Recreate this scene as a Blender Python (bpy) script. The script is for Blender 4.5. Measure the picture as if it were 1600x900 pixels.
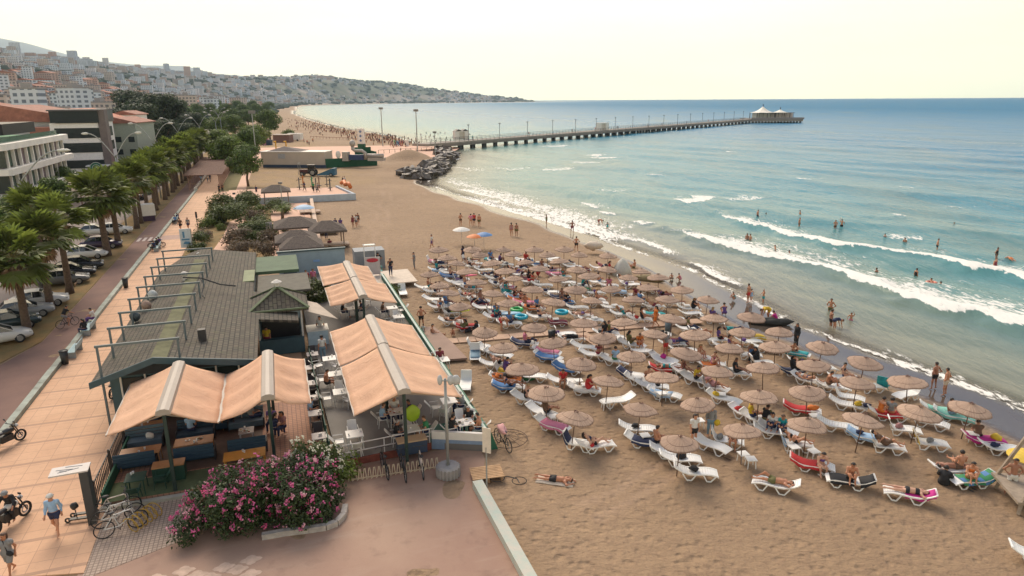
import bpy, bmesh, math, random
import numpy as np
from mathutils import Vector, Matrix, noise as mnoise
for o in list(bpy.data.objects): bpy.data.objects.remove(o)
SC = bpy.context.scene
COL = SC.collection
R = math.radians
rnd = random.Random(11)
# ---------------------------------------------------------------- camera
F = 1067.; H = 16.5; PITCH = R(15.4); ROLL = R(0.35)
cd = bpy.data.cameras.new('camera'); cam = bpy.data.objects.new('camera', cd); COL.objects.link(cam)
cd.sensor_width = 36; cd.lens = F / 1600 * 36; cd.clip_start = .5; cd.clip_end = 40000
cam.matrix_world = Matrix.Translation((0, 0, H)) @ Matrix.Rotation(math.pi / 2 - PITCH, 4, 'X') @ Matrix.Rotation(-ROLL, 4, 'Z')
SC.camera = cam
# ---------------------------------------------------------------- sky
SUN_AZ = R(-24); SUN_EL = R(44)      # azimuth from +Y towards +X
w = bpy.data.worlds.new("World"); SC.world = w; w.use_nodes = True
nt = w.node_tree; nt.nodes.clear()
def N(nt, t, **k):
    n = nt.nodes.new(t)
    for a, b in k.items():
        if a.startswith('_'): setattr(n, a[1:], b)
        else: n.inputs[a.replace('__', ' ')].default_value = b
    return n
out = N(nt, 'ShaderNodeOutputWorld'); bg = N(nt, 'ShaderNodeBackground'); bg.inputs[1].default_value = 1.0
sky = N(nt, 'ShaderNodeTexSky', _sky_type='NISHITA', _sun_disc=False, _sun_elevation=SUN_EL, _sun_rotation=SUN_AZ, _dust_density=1.2, _ozone_density=4.0, _air_density=1.0)
bs = N(nt, 'ShaderNodeVectorMath', _operation='SCALE'); bs.inputs[3].default_value = 0.085
nt.links.new(sky.outputs[0], bs.inputs[0])
tc = N(nt, 'ShaderNodeTexCoord'); sep = N(nt, 'ShaderNodeSeparateXYZ'); nt.links.new(tc.outputs['Generated'], sep.inputs[0])
# warm thin overcast veil, thick towards the horizon and round the hidden sun
sd_ = (math.sin(SUN_AZ) * math.cos(R(18)), math.cos(SUN_AZ) * math.cos(R(18)), math.sin(R(18)))
dot = N(nt, 'ShaderNodeVectorMath', _operation='DOT_PRODUCT'); dot.inputs[1].default_value = sd_
nt.links.new(tc.outputs['Generated'], dot.inputs[0])
r1 = N(nt, 'ShaderNodeMapRange', _interpolation_type='SMOOTHSTEP'); r1.inputs[1].default_value = .15; r1.inputs[2].default_value = .30; r1.inputs[3].default_value = 1; r1.inputs[4].default_value = 0.12
nt.links.new(sep.outputs[2], r1.inputs[0])
r2 = N(nt, 'ShaderNodeMapRange', _interpolation_type='SMOOTHSTEP'); r2.inputs[1].default_value = .80; r2.inputs[2].default_value = .98; r2.inputs[3].default_value = 0; r2.inputs[4].default_value = 1
nt.links.new(dot.outputs[1], r2.inputs[0])
mx = N(nt, 'ShaderNodeMath', _operation='MAXIMUM'); nt.links.new(r1.outputs[0], mx.inputs[0]); nt.links.new(r2.outputs[0], mx.inputs[1])
rampv = N(nt, 'ShaderNodeValToRGB'); e = rampv.color_ramp.elements
e[0].position = 0.0; e[0].color = (1.18, 1.08, .67, 1); e[1].position = 0.14; e[1].color = (1.24, .99, .64, 1)
nt.links.new(sep.outputs[2], rampv.inputs[0])
mix = N(nt, 'ShaderNodeMix', _data_type='RGBA'); nt.links.new(mx.outputs[0], mix.inputs[0]); nt.links.new(bs.outputs[0], mix.inputs[6]); mp0 = N(nt, 'ShaderNodeMapping'); mp0.inputs['Scale'].default_value = (1, 1, 7); nt.links.new(tc.outputs['Generated'], mp0.inputs[0]); cn = N(nt, 'ShaderNodeTexNoise', Scale=2.2, Detail=5); nt.links.new(mp0.outputs[0], cn.inputs[0]); cm = N(nt, 'ShaderNodeMapRange'); cm.inputs[1].default_value = .3; cm.inputs[2].default_value = .7; cm.inputs[3].default_value = .90; cm.inputs[4].default_value = 1.08; nt.links.new(cn.outputs[0], cm.inputs[0]); vs_ = N(nt, 'ShaderNodeVectorMath', _operation='SCALE'); nt.links.new(rampv.outputs[0], vs_.inputs[0]); nt.links.new(cm.outputs[0], vs_.inputs[3]); nt.links.new(vs_.outputs[0], mix.inputs[7])
nt.links.new(mix.outputs[2], bg.inputs[0]); nt.links.new(bg.outputs[0], out.inputs[0])
# ---------------------------------------------------------------- sun through thin cloud
sl = bpy.data.lights.new('sun', 'SUN'); sl.energy = 1.9; sl.angle = R(34); sl.color = (1.0, .86, .70)
so = bpy.data.objects.new('sun', sl); COL.objects.link(so)
sv = Vector((math.sin(SUN_AZ) * math.cos(SUN_EL), math.cos(SUN_AZ) * math.cos(SUN_EL), math.sin(SUN_EL)))
so.rotation_euler = sv.to_track_quat('Z', 'Y').to_euler(); so.location = (0, 0, 60)
SC.view_settings.view_transform = 'Standard'; SC.view_settings.look = 'None'
SC.view_settings.exposure = 0.88; SC.view_settings.gamma = 1.0; SC.view_settings.use_curve_mapping = False
SC.render.engine = 'CYCLES'
cy = SC.cycles; cy.use_denoising = True; cy.max_bounces = 6; cy.transparent_max_bounces = 12; cy.diffuse_bounces = 3; cy.glossy_bounces = 3
cy.volume_bounces = 0; cy.caustics_reflective = False; cy.caustics_refractive = False; cy.sample_clamp_indirect = 4
# ---------------------------------------------------------------- geometry of the place
def ray(px, py):
    u = px - 800; v = 450 - py
    c, s = math.cos(ROLL), math.sin(ROLL)
    u, v = u * c - v * s, u * s + v * c
    x = u / F; y = v / F; cp, sp = math.cos(PITCH), math.sin(PITCH)
    return (x, cp + y * sp, -sp + y * cp)
def G(px, py, z=0.):
    d = ray(px, py); t = (z - H) / d[2]
    return (d[0] * t, d[1] * t)
def AT(px, py, Y):
    d = ray(px, py); return (d[0] / d[1] * Y, Y, H + d[2] / d[1] * Y)
FO = (-26.8, 33.7); FD = (-0.3262, 0.9453); FN = (0.9453, 0.3262); RZ = math.atan2(FN[1], FN[0])
def W(s, t, z=0.):
    return Vector((FO[0] + FD[0] * s + FN[0] * t, FO[1] + FD[1] * s + FN[1] * t, z))
def ST(px, py, z=0.):
    x, y = G(px, py, z); x -= FO[0]; y -= FO[1]
    return (x * FD[0] + y * FD[1], x * FN[0] + y * FN[1])
def proj(v):
    x, y, z = v[0], v[1], v[2] - H
    cp, sp = math.cos(PITCH), math.sin(PITCH)
    dep = y * cp - z * sp; u = x / dep * F; vv = (y * sp + z * cp) / dep * F
    c, s = math.cos(-ROLL), math.sin(-ROLL)
    return (800 + u * c - vv * s, 450 - (u * s + vv * c))
# ---------------------------------------------------------------- materials
MATS = {}
def srgb(h):
    h = h.lstrip('#'); v = [int(h[i:i + 2], 16) / 255 for i in (0, 2, 4)]
    return tuple((x / 12.92 if x <= .04045 else ((x + .055) / 1.055) ** 2.4) for x in v)
def M(name, col, rough=.65, var=.12, scale=2.5, bump=0., metal=0., col2=None, trans=0., spec=.5, bscale=None, detail=4, coord='Object'):
    if name in MATS: return MATS[name]
    if isinstance(col, str): col = srgb(col)
    if isinstance(col2, str): col2 = srgb(col2)
    m = bpy.data.materials.new(name); m.use_nodes = True; t = m.node_tree
    b = t.nodes['Principled BSDF']; b.inputs['Roughness'].default_value = rough; b.inputs['Metallic'].default_value = metal
    b.inputs['Specular IOR Level'].default_value = spec
    tc = N(t, 'ShaderNodeTexCoord'); nz = N(t, 'ShaderNodeTexNoise', Scale=scale, Detail=detail, Roughness=.6)
    t.links.new(tc.outputs[coord], nz.inputs[0])
    mr = N(t, 'ShaderNodeMapRange'); mr.inputs[1].default_value = .3; mr.inputs[2].default_value = .7
    t.links.new(nz.outputs[0], mr.inputs[0])
    mix = N(t, 'ShaderNodeMix', _data_type='RGBA')
    c2 = col2 or tuple(min(1, c * (1 + var)) for c in col); c1 = col if col2 else tuple(c * (1 - var) for c in col)
    mix.inputs[6].default_value = (*c1, 1); mix.inputs[7].default_value = (*c2, 1)
    t.links.new(mr.outputs[0], mix.inputs[0]); t.links.new(mix.outputs[2], b.inputs['Base Color'])
    if bump:
        n2 = N(t, 'ShaderNodeTexNoise', Scale=bscale or scale * 6, Detail=4); t.links.new(tc.outputs[coord], n2.inputs[0])
        bp = N(t, 'ShaderNodeBump', Strength=bump, Distance=.05); t.links.new(n2.outputs[0], bp.inputs['Height']); t.links.new(bp.outputs[0], b.inputs['Normal'])
    if trans:
        tr = N(t, 'ShaderNodeBsdfTranslucent'); t.links.new(mix.outputs[2], tr.inputs[0])
        ms = N(t, 'ShaderNodeMixShader'); ms.inputs[0].default_value = trans
        o = t.nodes['Material Output']; t.links.new(b.outputs[0], ms.inputs[1]); t.links.new(tr.outputs[0], ms.inputs[2]); t.links.new(ms.outputs[0], o.inputs[0])
    MATS[name] = m; return m
def glass(name, col, rough=.08):
    if name in MATS: return MATS[name]
    m = M(name, col, rough, .1, .8, spec=.9); return m
# ---------------------------------------------------------------- mesh builder
class MB:
    def __init__(s): s.v = []; s.f = []; s.m = []; s.xf = Matrix.Identity(4)
    def add(s, vs, fs, mi=0):
        o = len(s.v); X = s.xf
        s.v += [tuple(X @ Vector(p)) for p in vs]; s.f += [tuple(i + o for i in f) for f in fs]; s.m += [mi] * len(fs); return s
    def box(s, x0, x1, y0, y1, z0, z1, mi=0):
        return s.add([(x0, y0, z0), (x1, y0, z0), (x1, y1, z0), (x0, y1, z0), (x0, y0, z1), (x1, y0, z1), (x1, y1, z1), (x0, y1, z1)],
                     [(3, 2, 1, 0), (4, 5, 6, 7), (0, 1, 5, 4), (1, 2, 6, 5), (2, 3, 7, 6), (3, 0, 4, 7)], mi)
    def bar(s, a, b, wd, ht, mi=0, up=(0, 0, 1)):
        a = Vector(a); b = Vector(b); d = (b - a).normalized(); u = Vector(up)
        if abs(d.dot(u)) > .98: u = Vector((1, 0, 0))
        r = d.cross(u).normalized(); u = r.cross(d)
        r = r * wd / 2; u = u * ht / 2
        return s.add([a - r - u, a + r - u, a + r + u, a - r + u, b - r - u, b + r - u, b + r + u, b - r + u],
                     [(0, 1, 2, 3), (7, 6, 5, 4), (4, 5, 1, 0), (5, 6, 2, 1), (6, 7, 3, 2), (7, 4, 0, 3)], mi)
    def path(s, pts, rad, n=6, mi=0, cap=True, closed=False):
        P = [Vector(p) for p in pts]; k = len(P); rr = rad if isinstance(rad, (list, tuple)) else [rad] * k
        vs = []; up = None
        for i in range(k):
            d = (P[(i + 1) % k] - P[i - 1]) if (closed or 0 < i < k - 1) else (P[1] - P[0] if i == 0 else P[-1] - P[-2])
            d.normalize()
            if up is None: up = Vector((0, 0, 1)) if abs(d.z) < .9 else Vector((1, 0, 0))
            r = d.cross(up)
            if r.length < 1e-4: r = d.orthogonal()
            r.normalize(); u = r.cross(d).normalized(); up = u
            for j in range(n):
                a = 2 * math.pi * j / n; vs.append(P[i] + (r * math.cos(a) + u * math.sin(a)) * rr[i])
        fs = []
        for i in range(k if closed else k - 1):
            for j in range(n):
                a = i * n + j; b = i * n + (j + 1) % n; i2 = (i + 1) % k
                fs.append((a, b, i2 * n + (j + 1) % n, i2 * n + j))
        if cap and not closed: fs += [tuple(range(n))[::-1], tuple((k - 1) * n + j for j in range(n))]
        return s.add(vs, fs, mi)
    def lathe(s, prof, c=(0, 0, 0), n=12, mi=0):
        vs = []; fs = []; c = Vector(c)
        for r, z in prof:
            for j in range(n):
                a = 2 * math.pi * j / n; vs.append(c + Vector((r * math.cos(a), r * math.sin(a), z)))
        for i in range(len(prof) - 1):
            for j in range(n):
                a = i * n + j; b = i * n + (j + 1) % n; fs.append((a, b, b + n, a + n))
        fs += [tuple(range(n))[::-1], tuple((len(prof) - 1) * n + j for j in range(n))]
        return s.add(vs, fs, mi)
    def torus(s, c, R_, r, axis='Y', n=20, m=6, mi=0):
        vs = []
        for i in range(n):
            a = 2 * math.pi * i / n; ca, sa = math.cos(a), math.sin(a)
            p = {'Y': (ca, 0, sa), 'X': (0, ca, sa), 'Z': (ca, sa, 0)}[axis]; vs.append(Vector(c) + Vector(p) * R_)
        return s.path(vs, r, m, mi, closed=True)
    def prism(s, poly, z0, z1, mi=0):
        n = len(poly); vs = [(p[0], p[1], z0) for p in poly] + [(p[0], p[1], z1) for p in poly]
        fs = [tuple(range(n))[::-1], tuple(range(n, 2 * n))] + [(i, (i + 1) % n, n + (i + 1) % n, n + i) for i in range(n)]
        return s.add(vs, fs, mi)
    def prism_y(s, poly, y0, y1, mi=0):      # poly in x,z
        n = len(poly); vs = [(p[0], y0, p[1]) for p in poly] + [(p[0], y1, p[1]) for p in poly]
        fs = [tuple(range(n)), tuple(range(n, 2 * n))[::-1]] + [(i, n + i, n + (i + 1) % n, (i + 1) % n) for i in range(n)]
        return s.add(vs, fs, mi)
    def sheet(s, pts, th, mi=0):             # grid pts[i][j] -> solid slab of thickness th below
        a = len(pts); b = len(pts[0]); top = [Vector(p) for row in pts for p in row]
        bot = [p - Vector((0, 0, th)) for p in top]; n = a * b; fs = []
        for i in range(a - 1):
            for j in range(b - 1):
                q = (i * b + j, i * b + j + 1, (i + 1) * b + j + 1, (i + 1) * b + j); fs += [q, tuple(x + n for x in q[::-1])]
        rim = [j for j in range(b)] + [i * b + b - 1 for i in range(1, a)] + [(a - 1) * b + j for j in range(b - 2, -1, -1)] + [i * b for i in range(a - 2, 0, -1)]
        for i in range(len(rim)):
            p, q = rim[i], rim[(i + 1) % len(rim)]; fs.append((p, p + n, q + n, q))
        return s.add(top + bot, fs, mi)
    def blob(s, c, r, seed=0, amp=.2, n=8, mi=0):
        c = Vector(c); r = Vector(r) if not isinstance(r, (int, float)) else Vector((r, r, r)); vs = []; fs = []
        m = max(4, n // 2 + 1)
        for i in range(m + 1):
            ph = math.pi * i / m
            for j in range(n):
                a = 2 * math.pi * j / n; d = Vector((math.sin(ph) * math.cos(a), math.sin(ph) * math.sin(a), math.cos(ph)))
                k = 1 + amp * mnoise.noise(d * 1.7 + Vector((seed * 3.1, seed, -seed)))
                vs.append(c + Vector((d.x * r.x, d.y * r.y, d.z * r.z)) * k)
        for i in range(m):
            for j in range(n):
                a = i * n + j; b = i * n + (j + 1) % n; fs.append((a, a + n, b + n, b))
        return s.add(vs, fs, mi)
    def mesh(s, name, mats, smooth=False):
        me = bpy.data.meshes.new(name); me.from_pydata([tuple(v) for v in s.v], [], s.f)
        for m in (mats if isinstance(mats, (list, tuple)) else [mats]): me.materials.append(m)
        if any(s.m): me.polygons.foreach_set('material_index', s.m)
        if smooth: me.polygons.foreach_set('use_smooth', [True] * len(s.f))
        me.update(); return me
    def build(s, name, mats, parent=None, smooth=False):
        o = bpy.data.objects.new(name, s.mesh(name, mats, smooth)); COL.objects.link(o)
        if parent: o.parent = parent
        return o
def tag(o, label=None, cat=None, group=None, kind=None):
    if label: o['label'] = label
    if cat: o['category'] = cat
    if group: o['group'] = group
    if kind: o['kind'] = kind
    return o
def empty(name, loc=(0, 0, 0), rz=0., label=None, cat=None, group=None, sc=1.):
    o = bpy.data.objects.new(name, None); COL.objects.link(o); o.location = loc; o.rotation_euler = (0, 0, rz); o.scale = (sc, sc, sc)
    o.empty_display_size = .1
    return tag(o, label, cat, group)
def struct(o): o['kind'] = 'structure'; return o
KIDS = {}
def kids(o):
    return [c for c in o.children]
def copy_tree(o, parent=None):
    c = o.copy(); COL.objects.link(c); c.parent = parent
    for ch in KIDS.get(o.name) or list(o.children): copy_tree(ch, c)
    return c
def freeze(o):                       # remember a prototype's children so copying is quick
    ch = [c for c in bpy.data.objects if c.parent is o]; KIDS[o.name] = ch
    for c in ch: freeze(c)
class Proto:
    """first use moves the prototype itself, later uses copy it and its parts"""
    def __init__(s, root): s.root = root; s.used = False; freeze(root)
    def put(s, loc, rz=0, label=None, group=None, sc=None, cat=None):
        o = s.root if not s.used else copy_tree(s.root)
        s.used = True
        o.location = loc; o.rotation_euler = (0, 0, rz)
        if sc: o.scale = (sc, sc, sc) if isinstance(sc, (int, float)) else sc
        tag(o, label, cat, group); return o
    def drop(s):
        if not s.used:
            def rm(o):
                for c in KIDS.get(o.name, []): rm(c)
                bpy.data.objects.remove(o)
            rm(s.root)
ORD = 'first second third fourth fifth sixth seventh eighth ninth tenth eleventh twelfth thirteenth fourteenth fifteenth sixteenth seventeenth eighteenth nineteenth twentieth'.split()
def ordn(i): return ORD[i] if i < 20 else 'twenty-' + ORD[i - 20] if i < 29 else 'late'
def dedupe(objs, what='row'):
    """give things whose labels coincide a place: row counted from the front, then order from the left"""
    by = {}
    for o in objs: by.setdefault(o['label'], []).append(o)
    for lab, os_ in by.items():
        if len(os_) < 2: continue
        P = sorted(((proj(o.matrix_basis.translation), i) for i, o in enumerate(os_)), key=lambda a: -a[0][1])
        if len(P) <= 7:
            P.sort(key=lambda a: a[0][0])
            for k, (p, i) in enumerate(P): os_[i]['label'] = lab + ', ' + (ordn(k) + ' from the left' if k else 'leftmost')
            continue
        n = max(2, round(math.sqrt(len(P) * 1.1))); per = math.ceil(len(P) / n)
        for r_ in range(n):
            row = sorted(P[r_ * per:(r_ + 1) * per], key=lambda a: a[0][0])
            for k, (p, i) in enumerate(row):
                os_[i]['label'] = lab + ', ' + ordn(k) + ' from left, ' + ordn(r_) + ' row'
# ================================================================ shoreline, ground sheet, sea
SEA = -0.45
def clampP(px, py, dmax=5000.):
    x, y = G(px, py, SEA); r = math.hypot(x, y)
    if r > dmax or y < 0: x, y = x / r * dmax, y / r * dmax
    return (x, y)
SH_PX = [(2600, 1150), (2100, 880), (1800, 745), (1600, 657), (1520, 622), (1440, 592), (1345, 560), (1290, 535), (1230, 512), (1180, 482), (1130, 455), (1075, 425), (1020, 405),
         (960, 385), (900, 362), (850, 345), (800, 331), (745, 313), (700, 299), (668, 285), (672, 276), (690, 268), (697, 255), (712, 245), (706, 238), (690, 232),
         (656, 222.5), (625, 211), (590, 205), (540, 197), (512, 190), (482, 181), (462, 173), (464, 169)]
SHORE = [clampP(*p) for p in SH_PX]
FARSH = []
for px, d in ((466, 2300), (480, 2900), (520, 3500), (570, 4000), (625, 4300), (680, 4600), (730, 4900), (780, 5200), (820, 5600), (850, 6200)):
    a = math.atan2((px - 800) / 1107., 1); FARSH.append((math.sin(a) * d, math.cos(a) * d))
FARSH += [(420, 6400), (-200, 8000), (-3000, 17000)]
SHORE = np.array(SHORE + FARSH)
SEAPOLY = np.vstack([SHORE, [(-3000, 40000), (40000, 40000), (40000, -2000), (300, -200)]])
def seg_dist(X, Y, P):
    d = np.full(X.shape, 1e9)
    for i in range(len(P) - 1):
        ax, ay = P[i]; bx, by = P[i + 1]; vx, vy = bx - ax, by - ay; L = vx * vx + vy * vy + 1e-9
        t = np.clip(((X - ax) * vx + (Y - ay) * vy) / L, 0, 1)
        d = np.minimum(d, np.hypot(X - ax - t * vx, Y - ay - t * vy))
    return d
def inside(X, Y, P):
    r = np.zeros(X.shape, bool); n = len(P)
    for i in range(n):
        ax, ay = P[i]; bx, by = P[(i + 1) % n]
        if ay == by: continue
        c = ((ay > Y) != (by > Y)) & (X < (bx - ax) * (Y - ay) / (by - ay) + ax); r ^= c
    return r
def sd_shore(X, Y):
    X = np.asarray(X, float); Y = np.asarray(Y, float)
    d = seg_dist(X, Y, SHORE); return np.where(inside(X, Y, SEAPOLY), -d, d)       # + on land
def vnoise(X, Y, s, seed=0):
    """cheap smooth value noise"""
    X = X / s + seed * 17.3; Y = Y / s - seed * 9.1; xi = np.floor(X); yi = np.floor(Y); fx = X - xi; fy = Y - yi
    h = lambda a, b: np.modf(np.abs(np.sin(a * 127.1 + b * 311.7 + seed) * 43758.5453))[0]
    fx = fx * fx * (3 - 2 * fx); fy = fy * fy * (3 - 2 * fy)
    return (h(xi, yi) * (1 - fx) + h(xi + 1, yi) * fx) * (1 - fy) + (h(xi, yi + 1) * (1 - fx) + h(xi + 1, yi + 1) * fx) * fy
def sst(a, b, x): t = np.clip((x - a) / (b - a), 0, 1); return t * t * (3 - 2 * t)
SKX = [-900, -300, 0, 60, 100, 200, 300, 380, 500, 600, 650, 700, 750, 790, 830, 860, 900]
SKE = [2.8, 3.1, 2.85, 2.55, 2.45, 2.05, 1.8, 1.65, 1.7, 1.42, 1.15, .70, .38, .2, .1, .0, 0]
RB = [450, 450, 450, 500, 550, 700, 1000, 1500, 2700, 4000, 4400, 4700, 5000, 5250, 5700, 6200, 7000]
RT = [2200, 2300, 2400, 2500, 2600, 3000, 3300, 3600, 4800, 5600, 5900, 6100, 6300, 6400, 6500, 6600, 7100]
def hill(X, Y):
    r = np.hypot(X, Y); px = 800 + 1107 * X / np.maximum(Y, 1); px = np.where(Y > 1, px, -900)
    E = np.interp(px, SKX, SKE); rb = np.interp(px, SKX, RB); rt = np.interp(px, SKX, RT)
    k = sst(0, 1, (r - rb) / (rt - rb)) * .55 + .45 * np.clip((r - rb) / (rt - rb), 0, 1)
    z = k * (np.tan(np.radians(E)) * rt + H * (E > .1))
    z = z * (1 - .35 * sst(1.0, 2.0, r / rt))
    return z * (.94 + .12 * vnoise(X, Y, 420, 3)) * (r > 300)
MOUND = [(*G(641, 246), 8, 2.6), (*G(655, 262), 9, 1.2), (*G(625, 262), 7, .7)]
def ground_z(X, Y):
    X = np.asarray(X, float); Y = np.asarray(Y, float); sd = sd_shore(X, Y)
    z = np.where(sd > 0, SEA + (-SEA) * sst(0, 11, sd), SEA - np.minimum(3.5, -sd * .07))
    lump = (vnoise(X, Y, 1.9, 1) - .5) * .05 + (vnoise(X, Y, .8, 2) - .5) * .03
    z = z + lump * sst(3, 10, sd) * (np.hypot(X, Y) < 160)
    for mx_, my_, mr_, mh_ in MOUND:
        q = np.hypot(X - mx_, Y - my_) / mr_; z = z + mh_ * np.clip(1 - q * q, 0, 1) ** 1.6 * (1 + .3 * (vnoise(X, Y, 1.6, 5) - .5)) * (sd > 0)
    return z + hill(X, Y) * sst(0, 420, sd)
def gz(x, y): return float(ground_z(np.array([x]), np.array([y]))[0])
def PG(px, py, dz=0.):
    """point on the real ground seen at a pixel, dz above it"""
    z = 0.
    for _ in range(4):
        x, y = G(px, py, z + dz); z = gz(x, y)
    return Vector((x, y, z))
def grid_mesh(name, X, Y, Z, mats, attrs, keep=None, smooth=True):
    a, b = X.shape; idx = np.arange(a * b).reshape(a, b)
    q = np.stack([idx[:-1, :-1], idx[:-1, 1:], idx[1:, 1:], idx[1:, :-1]], -1).reshape(-1, 4)
    if keep is not None: q = q[keep.reshape(-1)[q].any(1)]
    used = np.unique(q); mp = np.full(a * b, -1); mp[used] = np.arange(len(used)); q = mp[q]
    co = np.stack([X, Y, Z], -1).reshape(-1, 3)[used]
    me = bpy.data.meshes.new(name); me.vertices.add(len(co)); me.vertices.foreach_set('co', co.ravel())
    me.loops.add(q.size); me.loops.foreach_set('vertex_index', q.ravel()); me.polygons.add(len(q))
    me.polygons.foreach_set('loop_start', np.arange(0, q.size, 4)); me.polygons.foreach_set('loop_total', np.full(len(q), 4))
    me.update(calc_edges=True)
    if smooth: me.polygons.foreach_set('use_smooth', [True] * len(q))
    for k, A in attrs.items():
        at = me.attributes.new(k, 'FLOAT', 'POINT'); at.data.foreach_set('value', A.reshape(-1)[used].astype(np.float32))
    for m in mats: me.materials.append(m)
    o = bpy.data.objects.new(name, me); COL.objects.link(o); return o
def polar(r0, ratio, rmax, a0, a1, na):
    rs = [r0]
    while rs[-1] < rmax: rs.append(rs[-1] * ratio)
    rs = np.array(rs); an = np.radians(np.linspace(a0, a1, na)); RR, AA = np.meshgrid(rs, an, indexing='ij')
    return RR * np.sin(AA), RR * np.cos(AA)
# ---- ground
X, Y = polar(9, 1.0125, 15500, 80, -80, 520)       # clockwise so that normals point up
sd = sd_shore(X, Y); Z = ground_z(X, Y); rr = np.hypot(X, Y)
wetw = np.interp(Y, [0, 40, 60, 85, 110, 200], [3.7, 3.7, 4.3, 3.1, 2.2, 2.5]) + 1.6 * (vnoise(X, Y, 6, 8) - .5)
wet = 1 - sst(-.6, .5, sd - wetw)
S_ = (X - FO[0]) * FD[0] + (Y - FO[1]) * FD[1]; T_ = (X - FO[0]) * FN[0] + (Y - FO[1]) * FN[1]
dry = sst(96, 108, S_) * (1 - sst(225, 300, S_)) * (1 - sst(30, 44, T_ + 6 * vnoise(X, Y, 9, 4)))      # dry scrubby ground round the shed
urban = np.maximum(sst(0, 6, -(T_ + 4)), sst(620, 760, rr)) * sst(35, 60, sd)
green = sst(.52, .62, vnoise(X, Y, 160, 6)) * .7 + .3 * sst(.5, .6, vnoise(X, Y, 45, 7))
px_ = 800 + 1107 * X / np.maximum(Y, 1)
green = np.maximum(green, sst(530, 570, px_) * (1 - sst(690, 720, px_)) * sst(.38, .5, (rr - np.interp(px_, SKX, RB)) / (np.interp(px_, SKX, RT) - np.interp(px_, SKX, RB))))
def track(px_list, wdt):
    P = np.array([G(*p) for p in px_list]); d = seg_dist(X, Y, P)
    return np.exp(-((d - wdt) / .16) ** 2) * (rr < 260)
trk = np.clip(track([(455, 310), (560, 310), (600, 330), (590, 400)], .8) + track([(610, 285), (600, 330), (560, 400)], .75) + track([(560, 345), (660, 300), (640, 275)], .8) + track([(900, 790), (960, 770), (1010, 735), (1045, 722)], .12) + track([(930, 810), (990, 780), (1050, 745)], .1), 0, 1)
sand = bpy.data.materials.new('beach_sand'); sand.use_nodes = True; t = sand.node_tree; b = t.nodes['Principled BSDF']; b.inputs['Roughness'].default_value = .9
def ATT(t, n):
    a = t.nodes.new('ShaderNodeAttribute'); a.attribute_name = n; return a.outputs['Fac']
def MIX(t, f, a, b):
    m = N(t, 'ShaderNodeMix', _data_type='RGBA')
    for i, v in ((0, f), (6, a), (7, b)):
        if isinstance(v, bpy.types.NodeSocket): t.links.new(v, m.inputs[i])
        else: m.inputs[i].default_value = v if i == 0 else (*v, 1)
    return m.outputs[2]
def NZ(t, sc, vec, det=4, lo=.35, hi=.65, rough=.6):
    n = N(t, 'ShaderNodeTexNoise', Scale=sc, Detail=det, Roughness=rough); t.links.new(vec, n.inputs[0])
    m = N(t, 'ShaderNodeMapRange'); m.inputs[1].default_value = lo; m.inputs[2].default_value = hi; t.links.new(n.outputs[0], m.inputs[0]); return m.outputs[0]
def MATH(t, op, a, b=0.):
    m = N(t, 'ShaderNodeMath', _operation=op)
    for i, v in ((0, a), (1, b)):
        if isinstance(v, bpy.types.NodeSocket): t.links.new(v, m.inputs[i])
        else: m.inputs[i].default_value = v
    return m.outputs[0]
tc = N(t, 'ShaderNodeTexCoord'); V = tc.outputs['Object']
c = MIX(t, NZ(t, .06, V), (.295, .196, .114), (.365, .245, .146))
c = MIX(t, MATH(t, 'MULTIPLY', NZ(t, 1.6, V, 6, .45, .7), .45), c, (.20, .128, .082))
c = MIX(t, MATH(t, 'MULTIPLY', NZ(t, 9., V, 3, .5, .75), .35), c, (.16, .10, .065))
vp = N(t, 'ShaderNodeTexVoronoi', Scale=3.1, _feature='SMOOTH_F1'); t.links.new(V, vp.inputs[0]); pk = N(t, 'ShaderNodeMapRange'); pk.inputs[1].default_value = .22; pk.inputs[2].default_value = .08; t.links.new(vp.outputs[0], pk.inputs[0]); c = MIX(t, MATH(t, 'MULTIPLY', pk.outputs[0], MATH(t, 'MULTIPLY', NZ(t, .5, V), .45)), c, (.15, .095, .06)); c = MIX(t, MATH(t, 'MULTIPLY', NZ(t, .17, V, 5, .55, .72), .4), c, (.21, .135, .085))
c = MIX(t, MATH(t, 'MULTIPLY', ATT(t, 'track'), .28), c, (.44, .30, .21))
c = MIX(t, MATH(t, 'MULTIPLY', ATT(t, 'dry'), NZ(t, .25, V, 5, .3, .6)), c, (.34, .22, .10))
c = MIX(t, MATH(t, 'MULTIPLY', ATT(t, 'dry'), MATH(t, 'MULTIPLY', NZ(t, .5, V, 5, .55, .7), .6)), c, (.15, .13, .05))
urb = MIX(t, ATT(t, 'green'), MIX(t, NZ(t, .02, V), (.22, .19, .16), (.33, .27, .22)), MIX(t, NZ(t, .03, V), (.035, .055, .025), (.07, .09, .04)))
c = MIX(t, ATT(t, 'urban'), c, urb)
c = MIX(t, ATT(t, 'wet'), c, (.085, .066, .052))
t.links.new(c, b.inputs['Base Color'])
mr = N(t, 'ShaderNodeMapRange'); mr.inputs[3].default_value = .92; mr.inputs[4].default_value = .09; t.links.new(ATT(t, 'wet'), mr.inputs[0]); t.links.new(mr.outputs[0], b.inputs['Roughness'])
n1 = N(t, 'ShaderNodeTexNoise', Scale=3.2, Detail=6, Roughness=.65); t.links.new(V, n1.inputs[0])
mp = N(t, 'ShaderNodeMapping'); mp.inputs['Scale'].default_value = (1.2, 4.0, 1); mp.inputs['Rotation'].default_value = (0, 0, .25); t.links.new(V, mp.inputs[0])
n2 = N(t, 'ShaderNodeTexNoise', Scale=1.3, Detail=4, Distortion=1.2); t.links.new(mp.outputs[0], n2.inputs[0])
dr = MATH(t, 'SUBTRACT', 1.0, ATT(t, 'wet'))
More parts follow.
